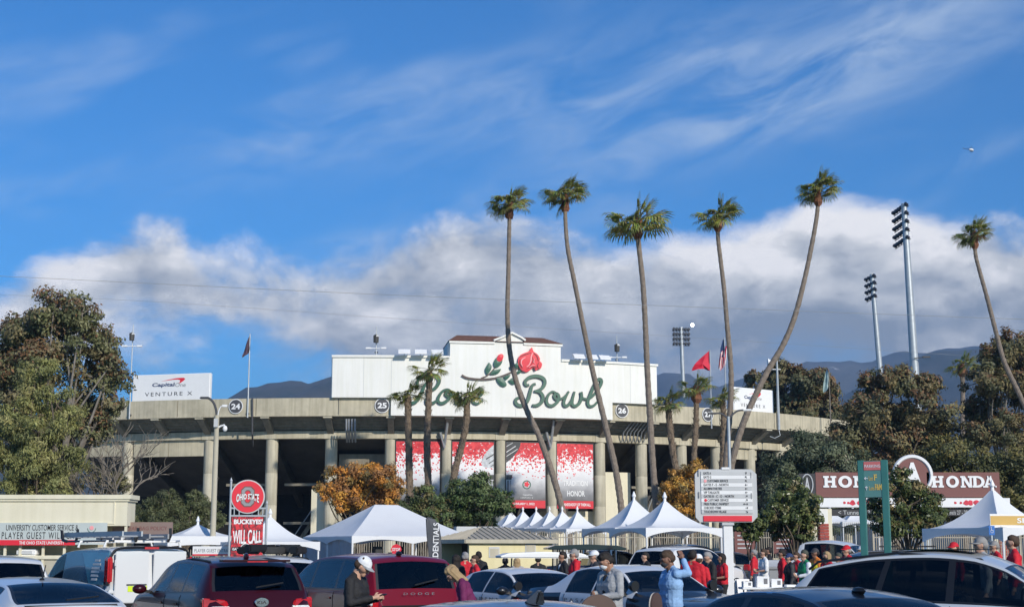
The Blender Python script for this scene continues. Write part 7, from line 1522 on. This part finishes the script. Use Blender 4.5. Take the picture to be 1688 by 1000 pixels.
def person(label, px, ytop, Y, face, top, bottom='cl_black', skin='skin_light', hair='hair_dark', head='short', hat=None, pose='stand', lean=0.0, hp=0.0, hy=0.0, detail=False, hood=False, mask=None, glasses=False, inner=None, vest=None, sleeve=None, broad=1.0, long_sleeve=True, arms=None, group='people in the parking lot', hgt=None):
    s = FPX / Y; H = hgt or CAMZ + (908 - ytop) / s; k = H / (1.76 if not hat else 1.78); t = thing('person', label, 'person', (*xy(px, Y), 0), math.radians(face), group); t.scale = (k, k, k); mats = [skin, top, bottom, 'rubber', inner or top, sleeve or top, 'ink', vest or top]; prims = []
    Rl = Matrix.Translation((0, 0, .95)) @ Matrix.Rotation(lean, 4, 'Y') @ Matrix.Translation((0, 0, -.95)); Hm = Rl @ Matrix.Translation((.012, 0, 1.49)) @ Matrix.Rotation(hy, 4, 'Z') @ Matrix.Rotation(hp, 4, 'Y') @ Matrix.Translation((0, 0, -1.52))
    def add(a, ra, b, rb, tg, T=None): a, b = Vector(a), Vector(b); (a, b) = (T @ a, T @ b) if T else (a, b); prims.append((tuple(a), ra, tuple(b), rb, tg))
    B = broad; st = .035 if hash(label) % 2 else -.02
    for sd in (-1, 1):
        add((0, sd * .085, .92), .10, (.02 + sd * st, sd * .10, .50), .068, 2); add((.02 + sd * st, sd * .10, .50), .066, (-.01 + sd * st, sd * .105, .10), .048, 2); add((-.02 + sd * st, sd * .105, .05), .045, (.15 + sd * st, sd * .12, .042), .036, 3)
    add((0, -.075, .95), .112, (0, .075, .95), .112, 2); add((.005, -.07 * B, 1.02), .118 * B, (.005, .07 * B, 1.02), .118 * B, 1, Rl); add((.005, -.065 * B, 1.12), .116 * B, (.005, .065 * B, 1.12), .116 * B, 1, Rl); add((.01, -.09 * B, 1.27), .122 * B, (.01, .09 * B, 1.27), .122 * B, 1, Rl); add((-.01, -.10 * B, 1.37), .10, (-.01, .10 * B, 1.37), .10, 1, Rl); add((-.005, -.155 * B, 1.415), .068, (-.005, .155 * B, 1.415), .068, 1, Rl)
    for sd in (-1, 1): add((0, sd * .075 * B, 1.0), .113 * B, (.008, sd * .09 * B, 1.33), .112 * B, 1, Rl); add((-.01, sd * .03, 1.495), .046, (-.01, sd * .14 * B, 1.43), .058, 1, Rl)
    if inner: add((.085, 0, 1.05), .055, (.075, 0, 1.38), .05, 4, Rl)
    if vest: add((.0, -.09, 1.10), .13, (.0, .09, 1.10), .13, 7, Rl); add((.01, -.1, 1.27), .132, (.01, .1, 1.27), .132, 7, Rl)
    add((-.005, 0, 1.42), .066, (.02, 0, 1.55), .060, 0, Rl)
    # head: skull, face, jaw, nose, ears, brow
    add((-.012, 0, 1.690), .088, (.005, 0, 1.680), .088, 0, Hm); add((.03, -.018, 1.655), .068, (.03, .018, 1.655), .068, 0, Hm); add((.045, 0, 1.600), .048, (.06, 0, 1.578), .036, 0, Hm); add((.098, 0, 1.665), .010, (.112, 0, 1.632), .014, 0, Hm)
    for sd in (-1, 1): add((.005, sd * .085, 1.665), .016, (.0, sd * .088, 1.635), .012, 0, Hm); add((.086, sd * .036, 1.664), .010, (.088, sd * .026, 1.664), .010, 6, Hm); add((.082, sd * .05, 1.684), .012, (.094, sd * .015, 1.684), .012, 0, Hm)
    add((.090, -.018, 1.602), .007, (.090, .018, 1.602), .007, 0, Hm)
    if hood: add((-.085, -.07, 1.45), .045, (-.085, .07, 1.45), .045, 1, Rl); add((-.05, -.095, 1.465), .035, (.045, -.05, 1.445), .026, 1, Rl); add((-.05, .095, 1.465), .035, (.045, .05, 1.445), .026, 1, Rl)
    P = {'stand': (((.0, .25, 1.14), (.06, .24, .90)), ((.0, -.25, 1.14), (.06, -.24, .90))), 'phone': (((.03, .25, 1.15), (.27, .12, 1.20)), ((.03, -.25, 1.15), (.28, -.08, 1.21))), 'hold': (((.02, .25, 1.15), (.24, .10, 1.12)), ((.02, -.26, 1.15), (.26, -.06, 1.16))), 'raise': (((-.15, .27, 1.43), (-.115, .165, 1.625)), ((.02, -.25, 1.15), (.16, -.18, 1.02))), 'reach': (((.20, .22, 1.25), (.42, .12, 1.22)), ((.20, -.22, 1.25), (.42, -.10, 1.22))), 'lean': (((.10, .24, 1.15), (.30, .16, 1.10)), ((.10, -.24, 1.15), (.32, -.14, 1.12)))}[pose]
    if arms: P = arms
    hands = []
    for sd, (e, w) in zip((1, -1), P):
        sh = (0, sd * .185 * B, 1.41); add(sh, .066, e, .052, 5, Rl); e2, w2 = Vector(e), Vector(w); m_ = e2.lerp(w2, .86)
        if long_sleeve: add(e, .050, tuple(m_), .042, 5, Rl); add(tuple(m_), .03, w, .027, 0, Rl)
        else: add(tuple(Vector(sh).lerp(e2, .8)), .047, e, .044, 0, Rl); add(e, .043, w, .028, 0, Rl)
        d = (w2 - e2).normalized(); side = Vector((0, -sd, 0)); side = (side - d * side.dot(d)).normalized(); pal = w2 + d * .055; nrm = d.cross(side)
        add(w, .026, tuple(pal), .030, 0, Rl); add(tuple(pal + nrm * .02), .021, tuple(pal - nrm * .02), .021, 0, Rl); curl = .35 if pose in ('stand', 'raise') else .8
        for i in range(4):                               # four fingers, two bends each, and the thumb from the palm's side
            b = pal + d * .03 + nrm * (.027 - .018 * i); ln = (.036, .041, .038, .030)[i]; k1 = b + (d * math.cos(curl * .6) + side * math.sin(curl * .6)) * ln; k2 = k1 + (d * math.cos(curl * 1.6) + side * math.sin(curl * 1.6)) * ln * .9; add(tuple(b), .0095, tuple(k1), .009, 0, Rl); add(tuple(k1), .009, tuple(k2), .0075, 0, Rl)
        b = w2 + d * .03 + nrm * .03; k1 = b + (d * .6 + nrm * .6 + side * .4).normalized() * .036; add(tuple(b), .012, tuple(k1), .0105, 0, Rl); add(tuple(k1), .0105, tuple(k1 + (d * .9 + side * .5).normalized() * .028), .0085, 0, Rl); hands.append(Rl @ (pal + d * .03 + side * .03))
    mb = MB()
    for a, ra, b, rb, tg in prims: capsule(mb, a, ra, b, rb, 12 if detail else 9)
    remesh(mb, 'body', .0065 if detail else .016, t, mats, prims, 3 if detail else 2)
    def child(m_, nm, mt, vox=None):
        m_.v = [tuple(Hm @ Vector(q)) for q in m_.v]
        return remesh(m_, nm, vox, t, [mt], None, 2) if vox else m_.build(nm, mt, t, smooth=True)
    vx = .008 if detail else .015
    if head != 'none' and hat != 'beanie':
        m_ = MB(); cut = .0 if not hat else -.03
        if not hat: capsule(m_, (-.035, -.01, 1.705), .088, (.005, .01, 1.722), .080, 12); capsule(m_, (.05, -.04, 1.748), .030, (.05, .04, 1.748), .032, 8)
        capsule(m_, (-.05, -.03, 1.66), .070, (-.05, .03, 1.66), .070, 10)
        for sd in (-1, 1): capsule(m_, (-.015, sd * .074, 1.69), .026, (-.01, sd * .08, 1.655), .016, 8)
        if head == 'long':
            for sd in np.linspace(-1, 1, 9): capsule(m_, (-.05, sd * .06, 1.69), .05, (-.075 + .045 * abs(sd) + .012 * math.sin(sd * 17), sd * .10, 1.45 + .02 * math.cos(sd * 9)), .026 + .008 * math.sin(sd * 11), 9)
            for sd in (-1, 1): capsule(m_, (.015, sd * .07, 1.72), .034, (.02, sd * .092, 1.48), .022, 8); capsule(m_, (-.02, sd * .08, 1.70), .034, (-.015, sd * .10, 1.46), .022, 8)
        R = random.Random(label)
        for q in range(14 if detail else 0): a = R.uniform(-2.6, 2.6); capsule(m_, (-.02 + .05 * math.cos(a), .06 * math.sin(a), 1.745), .022, (-.02 + .075 * math.cos(a), .075 * math.sin(a), 1.755 + R.uniform(-.02, .02)), .014, 6)
        child(m_, 'hair', hair, vx)
    if hat in ('cap_white', 'cap_grey', 'cap_red', 'cap_dark', 'cap_blue'):
        mt = {'cap_white': 'cl_white', 'cap_grey': 'hair_grey', 'cap_red': 'cl_red', 'cap_dark': 'cl_charcoal', 'cap_blue': 'cl_navy'}[hat]; m_ = MB(); vs, fs = [], []
        for i in range(7):
            p = math.pi / 2 * i / 6
            for q in range(20): a = 2 * math.pi * q / 20; vs.append((-.008 + .108 * math.sin(p) * math.cos(a), .098 * math.sin(p) * math.sin(a), 1.69 + .105 * math.cos(p) + .006))
        fs = [(i * 20 + q, (i + 1) * 20 + q, (i + 1) * 20 + (q + 1) % 20, i * 20 + (q + 1) % 20) for i in range(6) for q in range(20)]; m_.add(vs, fs); c = child(m_, 'cap', mt); m_ = MB(); A = []
        for q in range(13): a = -1.25 + 2.5 * q / 12; A += [(.085 * math.cos(a), .092 * math.sin(a), 1.698), (.085 * math.cos(a) + .085 * math.cos(a) ** .7 if abs(a) < 1.2 else .09 * math.cos(a), .088 * math.sin(a), 1.688 - .012 * math.sin(a) ** 2)]
        A2 = [(x, y, z + .007) for x, y, z in A]; n = len(A); m_.add(A + A2, [(2 * q, 2 * q + 1, 2 * q + 3, 2 * q + 2) for q in range(12)] + [(n + 2 * q, n + 2 * q + 2, n + 2 * q + 3, n + 2 * q + 1) for q in range(12)] + [(2 * q + 1, n + 2 * q + 1, n + 2 * q + 3, 2 * q + 3) for q in range(12)]); m_.v = [tuple(Hm @ Vector(q)) for q in m_.v]; m_.build('cap_brim', mt if hat != 'cap_white' else 'cl_grey', c, smooth=True)
    if hat == 'beanie': m_ = MB(); capsule(m_, (-.02, 0, 1.715), .098, (-.005, 0, 1.73), .088, 12); child(m_, 'beanie', 'cl_olive', vx); m_ = MB(); capsule(m_, (-.055, -.03, 1.64), .06, (-.055, .03, 1.64), .06, 8); child(m_, 'hair', hair, vx)
    if mask: m_ = MB(); m_.ball((.062, 0, 1.617), (.058, .066, .052), 14); child(m_, 'face_mask', mask); m_ = MB(); [m_.tube([(.07, sd * .062, 1.635), (.0, sd * .095, 1.665)], .004, 5) for sd in (-1, 1)]; child(m_, 'mask_strap', mask)
    if glasses: m_ = MB(); [m_.box((.106, sd * .033, 1.664), (.008, .05, .034)) for sd in (-1, 1)]; m_.box((.108, 0, 1.672), (.006, .02, .008)); [m_.beam((.10, sd * .06, 1.67), (.0, sd * .09, 1.67), .006, .01) for sd in (-1, 1)]; child(m_, 'sunglasses', 'black')
    return t, hands, k
def held_phone(t, hands, k, label):
    p = t.matrix_basis @ ((hands[0] + hands[1]) / 2 + Vector((.02, 0, .02))) if False else Matrix.LocRotScale(t.location, t.rotation_euler, t.scale) @ ((hands[0] + hands[1]) / 2 + Vector((.03, 0, .02)))
    o = thing('mobile_phone', label, 'phone', p, t.rotation_euler.z); q = MB(); q.box((0, 0, 0), (.075, .15, .009), Matrix.Rotation(-.5, 3, 'Y')); q.build('case', 'black', o, bevel=.003); q = MB(); q.box((-.003, 0, .0055), (.068, .14, .002), Matrix.Rotation(-.5, 3, 'Y')); q.build('screen', 'navy', o)
t, h, k = person('man in black long sleeved shirt and pale cap reading a phone by the minivan', 588, 910, 19.0, -18, 'cl_black', 'cl_charcoal', 'skin_light', 'hair_brown', hat='cap_white', pose='phone', hp=.62, detail=True, broad=1.08); held_phone(t, h, k, 'dark phone held by the man in black and cap')
t, h, k = person('man in open grey hooded top with white face mask before the police sedan', 1006, 907, 21.3, 212, 'cl_grey', 'cl_charcoal', 'skin_tan', 'hair_dark', pose='hold', hp=.5, hy=-.15, detail=True, hood=True, mask='cl_white', inner='cl_black', broad=1.1)
t, h, k = person('person in light blue hooded top with one hand raised to the head', 1106, 905, 21.8, 196, 'cl_blue', 'cl_denim', 'skin_brown', 'hair_brown', pose='raise', hp=.35, detail=True, hood=True, mask='cl_charcoal', broad=1.15)
person('woman with long blonde hair in a purple top bending beside the minivan', 782, 934, 21.5, 186, 'cl_purple', 'cl_black', 'skin_light', 'hair_blonde', 'long', pose='lean', lean=.42, hp=.42, glasses=True, detail=True, hgt=1.68)
def boards():
    mat('board_brown', (.085, .05, .038), .6, var=.15); mat('board_edge', (.62, .55, .45), .6, var=.05)
    for lab, px, Y, w, top, hd in (('brown rounded board with pale edge under the hands of the masked man', 985, 20.7, .58, 1.19, .35), ('brown rounded board with pale edge beside the person in light blue', 1080, 21.2, .40, 1.20, 1.1)):
        t = thing('long_board', lab, 'board', (*xy(px, Y), 0), hd); out = [(-w / 2, .02), (w / 2, .02), (w / 2, top - w * .45)] + [(w / 2 * math.cos(a), top - w * .45 + w * .45 * math.sin(a)) for a in [j * math.pi / 12 for j in range(1, 12)]] + [(-w / 2, top - w * .45)]
        q = MB(); q.prism(out, lambda x, z: Vector((x, .03, z)), lambda x, z: Vector((x, .012, z))); q.build('edge_layer', 'board_edge', t); q = MB(); q.prism(out, lambda x, z: Vector((x, .0115, z)), lambda x, z: Vector((x, -.02, z))); q.build('deck', 'board_brown', t)
boards()
person('man in bright red hooded top and grey cap standing by the golf cart', 947, 903, 36, 190, 'cl_red', 'cl_black', 'skin_light', 'hair_grey', hat='cap_grey', pose='hold', hood=True)
person('man in a dark suit next to the red hooded top', 928, 908, 38.5, 200, 'cl_black', 'cl_black', 'skin_tan', 'hair_dark', inner='cl_white')
person('older man in a white cap and sunglasses behind the masked man', 980, 905, 32, 195, 'cl_charcoal', 'cl_denim', 'skin_light', 'hair_grey', hat='cap_white', glasses=True)
person('dark haired youth in black in front of the large white utility', 1064, 909, 40, 200, 'cl_black', 'cl_black', 'skin_light', 'hair_dark', pose='phone')
person('man in a red sweatshirt with dark hair, back turned, behind the light blue hood', 1141, 905, 31, 55, 'cl_red', 'cl_charcoal', 'skin_tan', 'hair_dark', broad=1.12)
person('person in a white cap just behind the red sweatshirt', 1151, 911, 33, 60, 'cl_red', 'cl_black', 'skin_light', 'hair_brown', hat='cap_white')
person('man in a black quilted jacket looking at a paper', 1170, 908, 35, 195, 'cl_black', 'cl_black', 'skin_light', 'hair_grey', pose='phone', hp=.35, broad=1.1)
person('woman in red with black trousers half behind the sign post', 1190, 911, 38, 200, 'cl_red', 'cl_black', 'skin_tan', 'hair_dark', 'long', pose='hold', long_sleeve=False)
person('man in red at the back of the crowd, near the small magnolia', 1243, 905, 52, 160, 'cl_red', 'cl_denim', 'skin_light', 'hair_grey')
person('man in a white jersey striding beside the trash bin', 1259, 904, 45, 190, 'cl_white', 'cl_white', 'skin_light', 'hair_brown', pose='hold', long_sleeve=False)
person('man in black standing behind the trash bin', 1268, 901, 54, 170, 'cl_black', 'cl_black', 'skin_tan', 'hair_dark')
person('man in a red shirt facing the blue cap', 1289, 905, 43, 180, 'cl_red', 'cl_denim', 'skin_tan', 'hair_dark', glasses=True)
person('man in a blue cap and dark sleeveless jacket', 1301, 910, 39, 186, 'cl_black', 'cl_black', 'skin_light', 'hair_brown', hat='cap_blue', sleeve='cl_charcoal', hood=True, broad=1.12)
person('person in a red hooded top between the dark jacket and green shirt', 1313, 909, 44, 190, 'cl_red', 'cl_black', 'skin_light', 'hair_brown', hood=True)
person('man in a green shirt over white sleeves and a knit cap', 1326, 905, 38, 196, 'cl_green', 'cl_charcoal', 'skin_light', 'hair_brown', hat='beanie', pose='hold', sleeve='cl_white', broad=1.08)
person('worker in a yellow and orange safety vest and dark cap', 1344, 902, 42, 200, 'cl_orange', 'cl_navy', 'skin_brown', 'hair_dark', hat='cap_dark', vest='cl_yellow', pose='hold')
person('blonde person in dark red with a black mask', 1363, 908, 39, 205, 'cl_red', 'cl_black', 'skin_light', 'hair_blonde', 'long', mask='cl_black')
person('person in a grey knit cap near the silver utility', 1382, 910, 41, 190, 'cl_charcoal', 'cl_black', 'skin_tan', 'hair_dark', hat='beanie')
person('man in a red cap and red jacket near the pickup', 1396, 897, 40, 200, 'cl_red', 'cl_denim', 'skin_light', 'hair_grey', hat='cap_red', broad=1.15)
person('man in a white cap between the pickup and green sign', 1421, 898, 46, 200, 'cl_grey', 'cl_denim', 'skin_light', 'hair_brown', hat='cap_white')
person('person in a red cap behind the near silver roof', 1573, 892, 36, 200, 'cl_red', 'cl_denim', 'skin_light', 'hair_brown', hat='cap_red')
person('man in a grey cap looking past the peak tent', 1618, 883, 27, 185, 'cl_grey', 'cl_denim', 'skin_light', 'hair_grey', hat='cap_grey')
person('brown haired man at the frame edge under the tent', 1671, 882, 30, 170, 'cl_red', 'cl_denim', 'skin_light', 'hair_brown')
person('person in red with a grey hat below the tent sign', 1640, 890, 40, 190, 'cl_red', 'cl_black', 'skin_light', 'hair_grey', hat='cap_grey')
person('woman with long dark hair near the feather flag', 752, 913, 37, 120, 'cl_black', 'cl_black', 'skin_tan', 'hair_dark', 'long')
person('grey haired man in red seen from behind near the booth', 767, 909, 38, 90, 'cl_red', 'cl_denim', 'skin_light', 'hair_grey')
person('person in red with sunglasses by the booth corner', 783, 914, 36.5, 200, 'cl_red', 'cl_denim', 'skin_light', 'hair_brown', glasses=True)
person('dark clothed man in shade of the booth eave', 789, 908, 42, 80, 'cl_black', 'cl_black', 'skin_brown', 'hair_dark')
person('person in a dark cap before the booth window', 833, 917, 42, 90, 'cl_charcoal', 'cl_black', 'skin_tan', 'hair_dark', hat='cap_dark')
person('blonde haired person before the yellow wall', 852, 918, 43, 90, 'cl_grey', 'cl_black', 'skin_light', 'hair_blonde', 'long')
person('person in a black hat beside the white cart roof', 887, 914, 44, 90, 'cl_black', 'cl_black', 'skin_light', 'hair_dark', hat='cap_dark')

# ------------------------------------------------------------------ the air between here and the mountains
def haze():
    m_ = MB(); m_.box((0, 4300, 419), (17600, 9300, 840)); o = m_.build('haze', 'white'); o.data.materials.clear()
    mt = bpy.data.materials.new('haze_air'); mt.use_nodes = True; N, L = mt.node_tree.nodes, mt.node_tree.links; N.remove(N['Principled BSDF'])
    v = N.new('ShaderNodeVolumePrincipled'); v.inputs['Color'].default_value = (.37, .585, .93, 1); v.inputs['Density'].default_value = HAZE; v.inputs['Anisotropy'].default_value = 0.0
    L.new(v.outputs[0], N['Material Output'].inputs['Volume']); o.data.materials.append(mt); tag(o, kind='stuff')
HAZE = 0.000125
haze()
bpy.data.scenes.remove(TMP)
